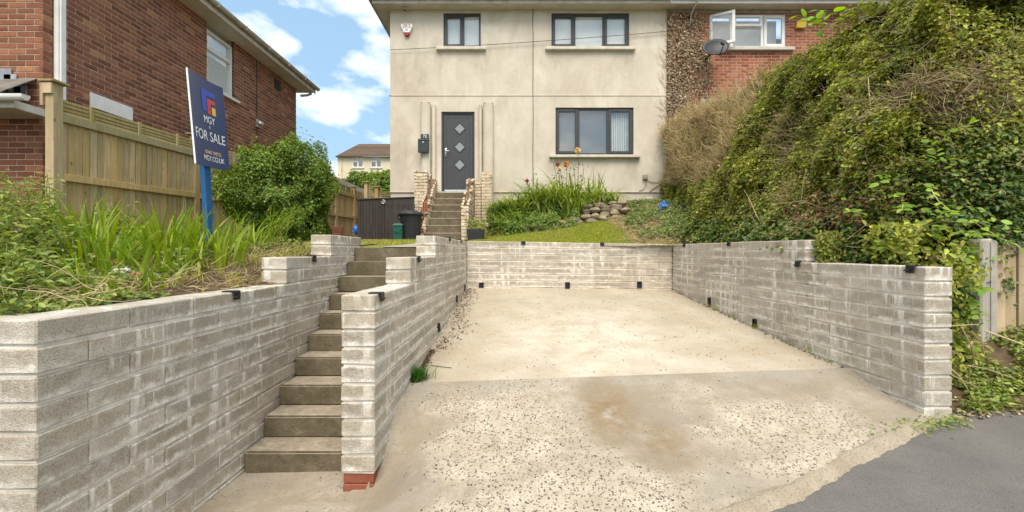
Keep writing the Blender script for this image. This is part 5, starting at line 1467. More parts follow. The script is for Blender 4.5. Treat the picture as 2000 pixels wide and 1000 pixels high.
def sticks(name, P0, P1, wid, mat, parent=None, sag=0.1, seg=4, kind=None):
    """thin crooked stems from P0 to P1, three-sided"""
    n = len(P0)
    D = P1 - P0
    ln = np.linalg.norm(D, axis=1, keepdims=True)
    T = D/np.maximum(ln, 1e-6)
    A = nrmz(np.cross(T, RNG.normal(size=(n, 3)))); B = np.cross(T, A)
    V = np.empty((n, seg+1, 3, 3))
    off = RNG.normal(size=(n, 3))*sag*ln; off2 = RNG.normal(size=(n, 3))*sag*0.4*ln
    wid = np.asarray(wid)*np.ones(n)
    for k in range(seg+1):
        t = k/seg
        c = P0 + D*t + off*math.sin(math.pi*t) + off2*math.sin(2*math.pi*t)
        w = (wid*0.5*(1 - 0.6*t)).reshape(-1, 1)
        for j in range(3):
            a = 2*math.pi*j/3
            V[:,k,j] = c + (A*math.cos(a) + B*math.sin(a))*w
    i0 = (np.arange(n)*(seg+1)*3)[:,None] + np.arange(seg)[None,:]*3
    i0 = i0.ravel()
    Fq = np.concatenate([np.stack([i0+j, i0+(j+1)%3, i0+3+(j+1)%3, i0+3+j], 1) for j in range(3)])
    o = npmesh(name, V.reshape(-1, 3), Fq, M[mat], parent)
    if kind: o["kind"] = kind
    return o
U = lambda a, b, n: RNG.uniform(a, b, n)

# ---- the big hedge on the right bank
def hz_foot(y): return np.interp(y, [3.9, 5, 7.5, 9, 11.7], [-0.35, 0.02, 0.12, 0.45, 1.05])
def hz_top(y): return np.interp(y, [3.9, 5, 8, 11.7], [2.62, 2.75, 2.80, 3.18])
def hx_foot(y): return 3.10 + 0.74*sstep(7.2, 11.3, y)
def hx_top(y): return 4.10 - 0.22*sstep(8.5, 11.5, y)
def dent(y, z): return 0.10*np.sin(2.1*y + 1.2*z) + 0.08*np.sin(3.7*z - 2.9*y + 1) + 0.05*np.sin(7.3*y + 5.1*z) + 0.03*np.sin(13*y - 11*z)
def h_left(y, s):
    z = hz_foot(y) + s*(hz_top(y) - hz_foot(y))
    x = hx_foot(y) + (hx_top(y) - hx_foot(y))*s**0.85 + 0.25*np.clip(s - 0.88, 0, 1)*6*np.clip(s - 0.88, 0, 1)*6*0.5
    return np.stack([x + dent(y, z)*0.8, y, z + 0*x], 1)
def h_front(q, s):
    xl = hx_foot(4.1) + (hx_top(4.1) - hx_foot(4.1))*np.clip((s*3.37 - 0.40)/2.97, 0, 1)**0.85   # begins at the corner of the side face
    x = xl + 0.05 + q
    y0 = 4.02 + 0.45*np.clip(0.35 - q, 0, 1)
    z = -0.75 + s*(hz_top(4.2) + 0.75)
    y = y0 + 0.22*s + 0.10*np.sin(2.3*x + 3*s) + 0.06*np.sin(6.1*x - 7*s) + 0.25*np.clip(s - 0.88, 0, 1)*4
    return np.stack([x, y, z + 0*x], 1)
def h_top(y, q):
    x = hx_top(y) + 0.1 + q*2.2
    z = hz_top(y) + 0.06 - 0.10*q + 0.5*dent(y*1.3, x) + 0.06*np.sin(5*x)
    return np.stack([x, y, z], 1)
hedge = thing('overgrown_hedge', 'huge overgrown hedge with brown dry patches on the right bank', 'hedge', (4.6, 7.5, 0.3))
# solid dark core added inside the leaves to block light and view
def grid_body(fn, us, vs, inset):
    A, B = np.meshgrid(us, vs); P = fn(A.ravel(), B.ravel()) + np.asarray(inset)
    nx = len(us); i = np.arange((len(vs)-1)*nx).reshape(len(vs)-1, nx)[:, :-1].ravel()
    return P, np.stack([i, i+1, i+nx+1, i+nx], 1)
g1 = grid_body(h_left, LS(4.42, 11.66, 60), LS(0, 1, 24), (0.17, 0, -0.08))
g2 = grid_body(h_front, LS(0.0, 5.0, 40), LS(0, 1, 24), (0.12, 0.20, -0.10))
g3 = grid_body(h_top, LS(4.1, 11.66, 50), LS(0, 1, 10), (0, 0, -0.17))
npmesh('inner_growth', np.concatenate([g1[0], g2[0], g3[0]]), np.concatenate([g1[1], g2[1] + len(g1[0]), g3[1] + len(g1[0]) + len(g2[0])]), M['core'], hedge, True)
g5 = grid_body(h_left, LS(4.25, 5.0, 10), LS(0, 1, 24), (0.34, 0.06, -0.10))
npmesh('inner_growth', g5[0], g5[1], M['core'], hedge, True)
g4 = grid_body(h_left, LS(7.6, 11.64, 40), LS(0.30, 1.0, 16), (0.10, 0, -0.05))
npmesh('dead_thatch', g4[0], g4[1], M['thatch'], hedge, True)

def fract_noise(P, s, seed):
    p = P*s + seed
    return (np.sin(p[:,0]*1.3 + 2*np.sin(p[:,1]*0.9)) + np.sin(p[:,1]*1.7 + 1.6*np.sin(p[:,2]*1.1 + seed)) + np.sin(p[:,2]*1.5 + 1.9*np.sin(p[:,0]*1.2)))/3
NL, NF, NT_ = 200000, 52000, 45000
y = 4.12 + (11.62 - 4.12)*U(0, 1, NL)**1.25
PL = h_left(y, U(0, 1, NL)); NLn = np.tile([[-0.9, -0.15, 0.42]], (NL, 1))
PF = h_front(3.6*U(0, 1, NF)**1.15, U(0, 1, NF)); NFn = np.tile([[-0.2, -0.9, 0.4]], (NF, 1))
PT = h_top(4.1 + 7.5*U(0, 1, NT_), U(0, 1, NT_)**1.5); NTn = np.tile([[-0.25, -0.2, 0.95]], (NT_, 1))
P = np.concatenate([PL, PF, PT]); N = np.concatenate([NLn, NFn, NTn])
dep = np.abs(RNG.normal(0, 0.07, len(P))) - 0.04
sprig = fract_noise(P, 6.0, 3.3)*0.06 + fract_noise(P, 15.0, 1.7)*0.05
P = P + N*(sprig - dep)[:,None] + RNG.normal(0, 0.02, P.shape)
clump = fract_noise(P, 9.0, 0.4)
gap = fract_noise(P, 4.3, 7.7) + 0.6*fract_noise(P, 11.0, 2.2)
px = CX + FPX*P[:,0]/P[:,1]; py = CY - FPX*P[:,2]/P[:,1]
z = P[:,2]; yy = P[:,1]
# dry, brown growth: the far end near the house, a sheared strip along the face and a dead patch near the street
dry_far = sstep(6.9, 8.6, yy)*sstep(1.1, 1.8, z - 0.12*np.clip(yy - 9, 0, 9))
dry_mid = np.exp(-((yy - 5.9)/0.75)**2 - ((z - 1.30)/0.65)**2)*0.38
dry_near = np.exp(-((P[:,0] - 4.1)/0.55)**2 - ((yy - 4.4)/0.55)**2 - ((z - 1.42)/0.30)**2)*0.85
dry = np.clip(np.maximum(np.maximum(dry_far, dry_mid), dry_near) + 0.22*fract_noise(P, 5.0, 5.1), 0, 1)
pink = np.exp(-((yy - 4.7)/0.7)**2 - ((z - 0.30)/0.32)**2)
ivy = sstep(0.55, 0.15, z - hz_foot(yy))*0.7 + np.exp(-((P[:,0] - 4.4)/0.8)**2 - ((z - 0.35)/0.6)**2)*sstep(5.0, 4.4, yy)
u = U(0, 1, len(P))
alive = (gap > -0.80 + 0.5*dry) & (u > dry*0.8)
kindv = np.zeros(len(P), int)
v = U(0, 1, len(P))
kindv[v < np.clip(0.22 + 0.6*fract_noise(P, 3.1, 9.9), 0.04, 0.6)] = 1            # lit copy of the leaf in random patches
kindv[(v > 0.5) & (U(0,1,len(P)) < 0.30 + dry)] = 2
kindv[U(0,1,len(P)) < pink*0.75] = 3
kindv[U(0,1,len(P)) < np.clip(ivy, 0, 0.85)] = 4
tilt = N + RNG.normal(0, 0.55, N.shape) + np.stack([0*clump, 0*clump, 0.5 + clump*0.5], 1)
for kk, (mt, s0, s1) in enumerate((('lf_hedge', 0.020, 0.050), ('lf_hedge_lit', 0.022, 0.058), ('lf_olive', 0.022, 0.038), ('lf_pink', 0.03, 0.05), ('lf_ivy', 0.04, 0.065))):
    s = alive & (kindv == kk)
    leaves('foliage', P[s], tilt[s], U(s0, s1, s.sum())*np.clip(0.85 + 0.035*P[s][:,1], 0.9, 1.3), mt, hedge, 0.62, kind='stuff')
# straw and dead twigs where it is dry
idx = np.nonzero(dry > 0.30)[0]; idx = RNG.choice(idx, min(20000, len(idx)), replace=False)
b0 = P[idx] - N[idx]*0.05
far = P[idx][:,1] > 6.9
def_dir = np.stack([RNG.normal(-0.35, 0.5, len(idx)), RNG.normal(-0.35, 0.5, len(idx)), np.where(far, RNG.normal(0.55, 0.5, len(idx)), RNG.normal(0.05, 0.5, len(idx)))], 1)
ln = np.where(far, U(0.10, 0.32, len(idx)), U(0.12, 0.38, len(idx)))
sticks('dry_stems', b0[far], (b0 + nrmz(def_dir)*ln[:,None])[far], 0.0085, 'straw', hedge, 0.12, 3, 'stuff')
sticks('dead_twigs', b0[~far], (b0 + nrmz(def_dir)*ln[:,None])[~far], 0.006, 'twig', hedge, 0.14, 3, 'stuff')
idx = RNG.choice(np.nonzero(dry < 0.5)[0], 4200, replace=False)
b0 = P[idx] - N[idx]*0.06; dd = nrmz(N[idx]*0.5 + RNG.normal(0, 0.6, (len(idx), 3)))
sticks('dead_twigs', b0, b0 + dd*U(0.10, 0.30, len(idx))[:,None], 0.005, 'twig', hedge, 0.12, 3, 'stuff')
idx = RNG.choice(np.nonzero((P[:,1] > 7.3) & (dry > 0.35))[0], 2600, replace=False)
b0 = P[idx] - N[idx]*0.03
sticks('long_straw', b0, b0 + nrmz(np.stack([RNG.normal(-0.3, 0.35, 2600), RNG.normal(-0.5, 0.4, 2600), RNG.normal(0.7, 0.5, 2600)], 1))*U(0.25, 0.5, 2600)[:,None], 0.011, 'straw', hedge, 0.1, 4, 'stuff')
# a few long bare stems standing out from the face, one part each
for k in range(26):
    j = RNG.choice(np.nonzero((P[:,1] < 7.5) & (P[:,2] > 0.2))[0]); q = P[j]
    d = nrmz(RNG.normal(0, 1, (1, 3)) + N[j]*0.6)[0]; L_ = RNG.uniform(0.25, 0.6)
    w_ = RNG.normal(0, 0.04, (3, 3))
    MB().tube([q - N[j]*0.05, q + d*L_*0.35 + w_[0], q + d*L_*0.7 + w_[1] + np.array([0,0,0.02]), q + d*L_], [0.005, 0.0045, 0.0035, 0.002], 5).build('bare_stem', M['twig'], hedge)

# ---- broad-leaved bramble over the street end: each big leaf a part
def leaf_proto(mat, w=0.62):
    me = bpy.data.meshes.new('leaf')
    vs = [(0,0,0)]; fs = []
    prof = [(0.12,0.30),(0.30,0.46),(0.52,0.5),(0.74,0.36),(0.9,0.16)]
    for t, a in prof:
        zz = -0.18*t*t
        vs += [(t, a*w, 0.10*a + zz), (t, 0, zz), (t, -a*w, 0.10*a + zz)]
    vs.append((1.0, 0, -0.2))
    fs += [(0,2,1), (0,3,2)]
    for k in range(4):
        a = 1 + 3*k; fs += [(a, a+1, a+4, a+3), (a+1, a+2, a+5, a+4)]
    fs += [(13,14,16), (14,15,16)]
    me.from_pydata(vs, [], fs); me.materials.append(M[mat])
    for p in me.polygons: p.use_smooth = True
    return me
LEAF = {m_: leaf_proto(m_) for m_ in ('lf_bramble', 'lf_ivy', 'lf_weed', 'lf_pink')}
def put_leaf(parent, pos, direction, normal, size, mat):
    t = Vector(direction).normalized(); n = Vector(normal); n = (n - t*n.dot(t)).normalized(); b = n.cross(t)
    m = Matrix(((t.x,b.x,n.x,pos[0]),(t.y,b.y,n.y,pos[1]),(t.z,b.z,n.z,pos[2]),(0,0,0,1)))
    put(bpy.data.objects.new('leaf', LEAF[mat]), parent, m @ Matrix.Diagonal((size, size, size, 1)))
def spray(name, label, roots, cat='plant', nleaf=9, size=(0.05, 0.085), mat='lf_bramble', out=(-0.3, -0.8, 0.3), length=(0.3, 0.6), seed=0, group=None, spread=0.5):
    r = np.random.default_rng(seed)
    e = thing(name, label, cat, tuple(roots[0]), group)
    for q in roots:
        q = np.array(q, float)
        d = np.array(out) + r.normal(0, spread, 3); d /= np.linalg.norm(d)
        L_ = r.uniform(*length)
        pts = [q + d*L_*t + np.array([0, 0, -0.25*L_*t*t]) + r.normal(0, 0.012, 3)*(t > 0) for t in LS(0, 1, 6)]
        MB().tube(pts, [0.005, 0.0048, 0.0042, 0.0036, 0.003, 0.002], 5).build('stem', M['twig' if r.random() < 0.5 else 'bark'], e)
        for k in range(nleaf):
            t = 0.15 + 0.85*k/(nleaf-1); f = t*5; i = min(int(f), 4); p = pts[i] + (pts[i+1] - pts[i])*(f - i)
            sd = (-1)**k; sidev = np.cross(d, [0, 0, 1.0]); sidev /= np.linalg.norm(sidev) + 1e-6
            dr = d*0.5 + sidev*sd*0.8 + r.normal(0, 0.25, 3) + np.array([0, -0.15, -0.1])
            nn = np.array([-0.15, -0.45, 0.85]) + r.normal(0, 0.3, 3)
            put_leaf(e, p, dr, nn, r.uniform(*size), mat)
    return e
rts = [(FX(px_, d_), d_, FZ(py_, d_)) for px_, py_, d_ in ((1715,380,4.35),(1690,430,4.4),(1775,330,4.25),(1845,350,4.1),(1895,430,4.0),(1740,480,4.15),(1780,450,4.1),(1860,480,3.95),(1735,330,4.35),(1790,355,4.2),(1770,400,4.15),(1820,430,4.05),(1860,400,4.05),(1750,440,4.2),(1830,470,4.0),(1700,470,4.35),(1870,455,4.0),(1800,300,4.3))]
spray('bramble', 'bright green bramble shoots above the low end of the right wall', rts, seed=2, size=(0.05, 0.085), nleaf=11)
rts = [(FX(px_, d_), d_, FZ(py_, d_)) for px_, py_, d_ in ((1885,545,3.85),(1900,600,3.8),(1880,650,3.8),(1895,520,3.9),(1890,575,3.78),(1895,690,3.75))]
spray('bramble', 'green bramble hanging between the block wall end and concrete post', rts, seed=5, size=(0.05, 0.08), out=(0.0, -0.7, -0.1), length=(0.15, 0.35))
rts = [(FX(px_, d_), d_, FZ(py_, d_)) for px_, py_, d_ in ((1950,340,4.1),(1985,300,4.1),(1960,420,4.05),(1990,400,4.05),(1930,390,4.05),(1975,455,4.0),(1905,350,4.1))]
spray('ivy', 'dark green broad leaves climbing over the plank fence', rts, seed=8, size=(0.05, 0.085), mat='lf_ivy', out=(-0.2, -0.7, 0.0), length=(0.15, 0.4))
rts = [(FX(px_, d_), d_, FZ(py_, d_)) for px_, py_, d_ in ((1640,60,5.5),(1620,75,5.6),(1660,45,5.3))]
spray('bramble', 'leafy bramble shoot arching above the hedge top against orange brick', rts, seed=12, size=(0.09, 0.15), out=(-0.75, -0.2, 0.5), length=(0.35, 0.6), nleaf=7, spread=0.2)
rts = [(FX(px_, d_), d_, FZ(py_, d_)) for px_, py_, d_ in ((1570,430,4.9),(1600,400,4.85),(1640,450,4.6),(1680,420,4.5),(1710,460,4.35),(1620,480,4.6),(1750,490,4.2),(1800,500,4.05))]
spray('reddish_bramble', 'reddish brown bramble sprays on the hedge face just above the wall', rts, seed=15, size=(0.03, 0.05), mat='lf_pink', out=(-0.6, -0.5, 0.1), length=(0.15, 0.35), nleaf=11)
# bare canes heaped beside the wall end, and low weeds on the verge
e = thing('dead_canes', 'heap of dry bare canes beside the end of the right wall', 'canes', (3.4, 3.6, -1.0))
for k in range(20):
    a = np.array((RNG.uniform(3.2, 3.75), RNG.uniform(3.45, 3.8), RNG.uniform(-0.95, -0.55))); b = a + np.array((RNG.uniform(0.02, 0.3), RNG.uniform(-0.2, 0.05), RNG.uniform(-0.35, 0.08)))
    b[2] = max(b[2], float(z_bank(b[0], b[1])) + 0.01)
    MB().tube([a, (a+b)/2 + RNG.normal(0, 0.03, 3), b], [0.006, 0.005, 0.003], 5).build('cane', M['twig'], e)
n = 9000; X = U(3.12, 5.4, n); Y = U(3.26, 3.88, n); keep = (Y > 3.33 + 0.06*np.sin(5*X)) & (fract_noise(np.stack([X, Y, X], 1), 7, 1) > -0.5)
X, Y = X[keep], Y[keep]; Pw = np.stack([X, Y, z_bank(X, Y) + U(0, 0.10, len(X))], 1)
tag(leaves('verge_weeds', Pw, np.tile([[0, -0.3, 1.0]], (len(X), 1)) + RNG.normal(0, 0.4, Pw.shape), U(0.02, 0.05, len(X)), 'lf_weed'), 'low green weeds on the verge below the plank fence', 'weeds', kind='stuff')
n = 260; X = U(3.1, 4.6, n); Y = U(3.2, 3.5, n)
tag(leaves('fallen_leaves', np.stack([X, Y, np.maximum(z_bank(X, Y), z_pave(X)) + 0.012], 1), np.tile([[0,0,1.0]], (n,1)) + RNG.normal(0, 0.3, (n,3)), U(0.025, 0.055, n), 'deadleaf'), 'dry fallen leaves along the verge edge', 'leaves', kind='stuff')
n = 420; X = 2.72 + 0.42*U(-1, 1, n); Y = 3.11 + 0.11*(X - 2.72) + RNG.normal(0, 0.05, n); Pw = np.stack([X, Y, z_pave(X) + U(0.0, 0.05, n)], 1)
Pw = Pw[Y < 3.24 ]
e = thing('weed_patch', 'small green weed patch where apron meets pavement at right wall', 'weeds', (2.75, 3.1, -1.2))
leaves('foliage', Pw, np.tile([[0, -0.3, 1.0]], (len(Pw), 1)) + RNG.normal(0, 0.4, Pw.shape), U(0.015, 0.035, len(Pw)), 'lf_weed', e, kind='stuff')

# ---- dead ivy on the brick beside the rendered house
e = thing('dead_ivy', 'brown dead ivy covering the brick next to the cream wall', 'ivy', (hx(1340), HY-0.05, 1.4))
n = 12000; t = U(0, 1, n)
PX = 1303 + 84*U(0, 1, n)**1.25; PY = 24 + 330*t
ok = (fract_noise(np.stack([PX*0.05, PY*0.03, PX*0.02], 1), 1.0, 2.0) > -0.55 - 0.4*(PY > 90)) & ~((PY < 80) & (U(0,1,n) < 0.6)) & ~((PX > 1345) & (PY > 135) & (U(0,1,n) < 0.72)) & ~((PX > 1372) & (PY < 100))
PX, PY = PX[ok], PY[ok]; n = len(PX)
Pd = np.stack([hx(PX), HY - U(0.02, 0.10, n), hz(PY)], 1)
leaves('dead_leaves', Pd, np.tile([[0, -1.0, 0.35]], (n, 1)) + RNG.normal(0, 0.5, (n, 3)), U(0.03, 0.058, n), 'deadleaf', e, 0.8, kind='stuff')
n = 380; a = np.stack([hx(U(1304, 1390, n)), HY - U(0.01, 0.04, n), hz(U(30, 350, n))], 1); b = a + np.stack([RNG.normal(0.08, 0.16, n), -U(0, 0.03, n), U(0.2, 0.7, n)], 1); b[:,2] = np.minimum(b[:,2], ZE-0.02)
sticks('vines', a, b, 0.011, 'twig', e, 0.07, 5, 'stuff')
n = 60; a = np.stack([hx(U(1292, 1303, n)), HY - 0.012 + 0*U(0,1,n), hz(U(50, 280, n))], 1); b = a + np.stack([-U(0.0, 0.25, n), 0*a[:,0], U(0.05, 0.3, n)], 1)
sticks('vines', a, b, 0.008, 'twig', e, 0.06, 4, 'stuff')

# ---- round bush by the fence
def ball_bush(name, label, c, rad, n, s, mats, seed, trunk=True, dark=None, ztrim=None):
    r = np.random.default_rng(seed)
    e = thing(name, label, 'bush', (c[0], c[1], c[2]-rad[2]))
    d = nrmz(r.normal(size=(n, 3)))
    d[:,2] = np.where(d[:,2] < -0.9, -d[:,2], d[:,2])
    k = 1 + 0.16*np.sin(3.1*d[:,0]+seed)*np.sin(3.7*d[:,2]+1) + 0.12*np.sin(7*d[:,0]+5*d[:,2]) + 0.09*np.sin(12*d[:,2]-9*d[:,1]) + 0.06*np.sin(19*d[:,0]+17*d[:,1])
    rr_ = k*(1 - np.abs(r.normal(0, 0.13, n)) + 0.05)
    lo = d[:,2] < 0
    sc = np.where(lo, 1 + 0.15*d[:,2], 1.0)
    P_ = np.array(c) + d*np.array(rad)*rr_[:,None]*sc[:,None]
    up = r.random(n) < 0.05; P_[up] += d[up]*np.array([0.14, 0.14, 0.2])*r.random((up.sum(), 1))
    gp_ = fract_noise(P_, 7.0, seed) + 0.6*fract_noise(P_, 17.0, seed+1)
    P_, d, gp_ = P_[gp_ > -0.75], d[gp_ > -0.75], gp_[gp_ > -0.75]
    nn = d + r.normal(0, 0.5, d.shape) + np.array([0, 0, 0.4])
    lit = (r.random(len(P_)) < np.clip(0.30 + 0.5*fract_noise(P_, 5.0, seed+3) + 0.25*d[:,2], 0, 0.9))  # painted light: share of lit leaf colour grows towards the top
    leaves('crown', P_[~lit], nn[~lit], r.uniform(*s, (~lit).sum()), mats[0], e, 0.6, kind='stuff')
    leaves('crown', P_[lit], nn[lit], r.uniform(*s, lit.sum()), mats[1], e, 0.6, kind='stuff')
    bm = bmesh.new(); bmesh.ops.create_icosphere(bm, subdivisions=3, radius=1)
    for v in bm.verts:
        q = v.co; v.co = Vector((c[0]+q.x*rad[0]*0.72, c[1]+q.y*rad[1]*0.72, c[2]+q.z*rad[2]*0.70))
    me = bpy.data.meshes.new('inner_growth'); bm.to_mesh(me); bm.free(); me.materials.append(M['core']); put(bpy.data.objects.new('inner_growth', me), e)
    zb = c[2] - rad[2]
    for q in range(5):
        a = r.uniform(0, 6.28); x, y = c[0] + 0.3*rad[0]*math.cos(a), c[1] + 0.3*rad[1]*math.sin(a)
        MB().tube([(c[0]+0.08*math.cos(a), c[1]+0.08*math.sin(a), zb-0.1), (x, y, zb+0.5*rad[2]), (c[0]+0.75*rad[0]*math.cos(a), c[1]+0.75*rad[1]*math.sin(a), c[2]+0.3*rad[2])], [0.035, 0.025, 0.008], 7).build('trunk', M['bark'], e, 0, True)
    return e
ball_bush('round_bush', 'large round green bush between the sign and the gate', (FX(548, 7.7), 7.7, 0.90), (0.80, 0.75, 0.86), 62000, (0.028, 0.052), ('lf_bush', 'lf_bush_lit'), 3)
n = 5000; d = nrmz(RNG.normal(size=(n, 3))); 
e = thing('small_tree', 'sparse pale green leafy shrub beside the round bush against the sky', 'bush', (FX(625, 8.6), 8.6, 0.2))
Pq = np.array((FX(622, 8.6), 8.6, 1.25)) + d*np.array((0.26, 0.35, 0.62))*U(0.3, 1.05, n)[:,None]
Pq = Pq[fract_noise(Pq, 9.0, 2.0) > -0.1]
leaves('crown', Pq, RNG.normal(size=Pq.shape) + np.array([0,-0.3,0.6]), U(0.03, 0.055, len(Pq)), 'lf_bush_lit', e, 0.6, kind='stuff')
for k in range(7):
    a = RNG.uniform(0, 6.28); MB().tube([(FX(622, 8.6), 8.6, 0.15), (FX(622, 8.6)+0.1*math.cos(a), 8.6+0.1*math.sin(a), 0.9), (FX(622, 8.6)+0.22*math.cos(a), 8.6+0.2*math.sin(a), 1.75)], [0.018, 0.012, 0.004], 6).build('trunk', M['bark'], e, 0, True)
# shrubs in front of the far house
for k, (px_, py_, d_, rx_, lab) in enumerate(((705, 350, 30, 1.0, 'far green shrub below the left window of the cream house'), (745, 352, 28, 1.1, 'far green shrub below the right window of the cream house'), (762, 358, 26, 1.0, 'far green shrub against the corner of the rendered house'))):
    ball_bush('garden_shrub', lab, (FX(px_, d_), d_, FZ(py_+14, d_)), (rx_, 0.9, 0.95), 5000, (0.10, 0.2), ('lf_bush', 'lf_bush_lit'), 20+k)

# ---- left bed: sword-leaved clumps, weeds
spots = [(-2.36, 2.62, 0.42, 26), (-2.30, 2.95, 0.34, 14), (-2.92, 3.30, 0.62, 60), (-2.55, 3.35, 0.55, 40), (-3.25, 3.55, 0.72, 70), (-2.80, 3.75, 0.68, 70), (-2.45, 3.75, 0.50, 40), (-3.60, 3.85, 0.72, 60), (-3.05, 4.05, 0.70, 70), (-2.62, 4.10, 0.58, 60), (-2.52, 4.35, 0.42, 34), (-2.80, 4.55, 0.55, 50), (-3.35, 4.35, 0.66, 50)]
plc = ['nearest sword leaved clump at the wall edge', 'short sword leaved tuft just behind the nearest clump', 'sword leaved clump in the middle of the left bed', 'sword leaved clump left of the wall clip', 'tall sword leaved clump in front of the fence boards', 'tall sword leaved clump left of the blue post', 'low sword leaved clump at the bed edge below the sign', 'leftmost tall sword leaved clump by the weeds', 'tall sword leaved clump behind the middle of the bed', 'sword leaved clump in front of the blue sign post', 'arching sword leaved clump right of the blue post', 'sword leaved clump at the foot of the blue sign post', 'sword leaved clump nearest the fence']
for (x, y, L_, nb), lab in zip(spots, plc):
    nb = int(nb*1.05); L_ *= 0.88
    e = thing('sword_plant', lab, 'plant', (x, y, float(z_left(x, y))), 'sword leaved clumps in the left bed')
    bx_ = x + RNG.normal(0, 0.10, nb); by_ = y + RNG.normal(0, 0.10, nb)
    az = np.arctan2(by_ - y, bx_ - x) + RNG.normal(0, 0.8, nb)
    blades('leaf_blades', np.stack([bx_, by_, z_left(bx_, by_) - 0.02], 1), az, np.where(U(0,1,nb) < 0.3, U(0.35, 0.7, nb), U(0.65, 1.05, nb))*L_, U(0.016, 0.032, nb), 'blade', e, np.abs(RNG.normal(0, 0.28, nb)), np.where(U(0,1,nb) < 0.25, U(1.0, 2.4, nb), U(0.0, 0.9, nb)), 9, 'stuff')
    nd = max(3, nb//10); bx_ = x + RNG.normal(0, 0.12, nd); by_ = y + RNG.normal(0, 0.12, nd)
    blades('dry_blades', np.stack([bx_, by_, z_left(bx_, by_)], 1), U(0, 6.28, nd), U(0.3, 0.6, nd)*L_, 0.012, 'straw', e, 0.6, 1.2, 6, 'stuff')
e = thing('arching_grass', 'pale arching grass at the right end of the left bed', 'grass', (-2.35, 4.5, 0))
nb = 45; bx_ = -2.5 + RNG.normal(0, 0.08, nb); by_ = 4.6 + RNG.normal(0, 0.1, nb)
blades('leaf_blades', np.stack([bx_, by_, z_left(bx_, by_)], 1), RNG.normal(-0.2, 0.7, nb), U(0.45, 0.75, nb), 0.009, 'daylily', e, 0.25, 1.6, 8, 'stuff')
# weeds: stalks with leaves up them; a few as single plants, the rest as ground cover
WP, WN, WA = [], [], []
wst = MB()
def weed(x, y, h, ns, seed, spread=0.16):
    r = np.random.default_rng(seed)
    zg = float(z_left(x, y))
    for k in range(ns):
        a = r.uniform(0, 6.28); sp = r.uniform(0.2, 1.0)*spread; hh = h*r.uniform(0.6, 1.05)
        pts = [np.array((x + 0.3*sp*math.cos(a)*t + sp*math.cos(a)*t*t, y + 0.3*sp*math.sin(a)*t + sp*math.sin(a)*t*t, zg + hh*t)) + r.normal(0, 0.006, 3) for t in LS(0, 1, 6)]
        wst.tube(pts, [0.004, 0.004, 0.0035, 0.003, 0.0025, 0.0015], 4)
        m_ = int(14*hh/0.4)
        for j in range(m_):
            t = 0.2 + 0.8*(j+0.5)/m_; f = t*5; i = min(int(f), 4); p = pts[i] + (pts[i+1]-pts[i])*(f-i)
            b = 2.4*j + r.uniform(-0.4, 0.4)
            WP.append(p); WA.append((2*math.cos(b), 2*math.sin(b), 0.7)); WN.append((0, -0.1, 1.0))
wl_ = [(-3.55, 3.35, 0.62, 14), (-3.3, 2.95, 0.50, 14), (-3.75, 3.7, 0.70, 13), (-4.1, 3.9, 0.70, 14), (-3.0, 2.75, 0.38, 14), (-2.75, 2.45, 0.30, 14), (-3.05, 2.45, 0.38, 14), (-3.5, 3.0, 0.55, 14), (-2.45, 2.15, 0.22, 14), (-3.1, 3.2, 0.42, 13), (-3.9, 3.45, 0.75, 13), (-4.3, 4.2, 0.60, 13), (-2.8, 2.9, 0.28, 13), (-3.65, 4.25, 0.5, 12), (-2.65, 2.15, 0.24, 14), (-4.0, 4.5, 0.5, 12), (-3.35, 3.35, 0.5, 13), (-3.7, 3.25, 0.62, 13), (-2.55, 2.4, 0.25, 12), (-3.25, 2.65, 0.42, 13), (-4.4, 3.95, 0.65, 12)]
for k, (x, y, h, ns) in enumerate(wl_): weed(x, y, h, ns, 40+k)
tag(wst.build('weed_stems', M['lf_weed']), 'thin green stems of the tall weeds at the left end of the bed', 'weeds', kind='stuff')
WP, WN, WA = map(np.array, (WP, WN, WA))
tag(leaves('tall_weeds', WP, WN + RNG.normal(0, 0.25, WN.shape), U(0.028, 0.065, len(WP)), 'lf_weed', aspect=0.42, axis=WA), 'tall leafy weeds tangled together at the left end of the bed', 'weeds', kind='stuff')
n = 34000; X = -2.08 - 3.2*U(0, 1, n)**1.15; Y = U(1.9, 4.9, n); Pg = np.stack([X, Y, z_left(X, Y)], 1)
den = fract_noise(Pg, 3.0, 4.4) + 0.8*sstep(-2.4, -3.2, X) - 0.6*sstep(3.0, 4.0, Y)*sstep(-3.0, -2.4, X) + 0.5*sstep(2.9, 2.3, Y) + 0.25
Pg = Pg[den > 0.1]; n = len(Pg); Pg[:,2] += U(0.0, 0.13, n)*np.clip(0.6 + fract_noise(Pg, 6.0, 1.0), 0.15, 1.5)
tag(leaves('ground_cover', Pg, np.tile([[0, -0.2, 1.0]], (n, 1)) + RNG.normal(0, 0.45, (n, 3)), U(0.02, 0.055, n), 'lf_weed', aspect=0.5), 'mixed low weeds covering the left bed', 'weeds', kind='stuff')
Pg2 = Pg[RNG.choice(n, 1100, replace=False)]
tag(leaves('dark_ground_cover', Pg2, np.tile([[0, -0.2, 1.0]], (len(Pg2), 1)) + RNG.normal(0, 0.35, (len(Pg2), 3)), U(0.05, 0.09, len(Pg2)), 'lf_ivy', aspect=0.7), 'darker broad leaves among the weeds of the left bed', 'weeds', kind='stuff')
n = 700; X = -2.08 - 2.1*U(0, 1, n)**1.6; Y = U(2.0, 4.7, n); a = np.stack([X, Y, z_left(X, Y) + U(0.01, 0.10, n)], 1); b = a + np.stack([RNG.normal(0, 0.16, n), RNG.normal(0, 0.12, n), RNG.normal(0.02, 0.06, n)], 1)
b[:,2] = np.maximum(b[:,2], z_left(b[:,0], b[:,1]) + 0.005)
h_ = n//3
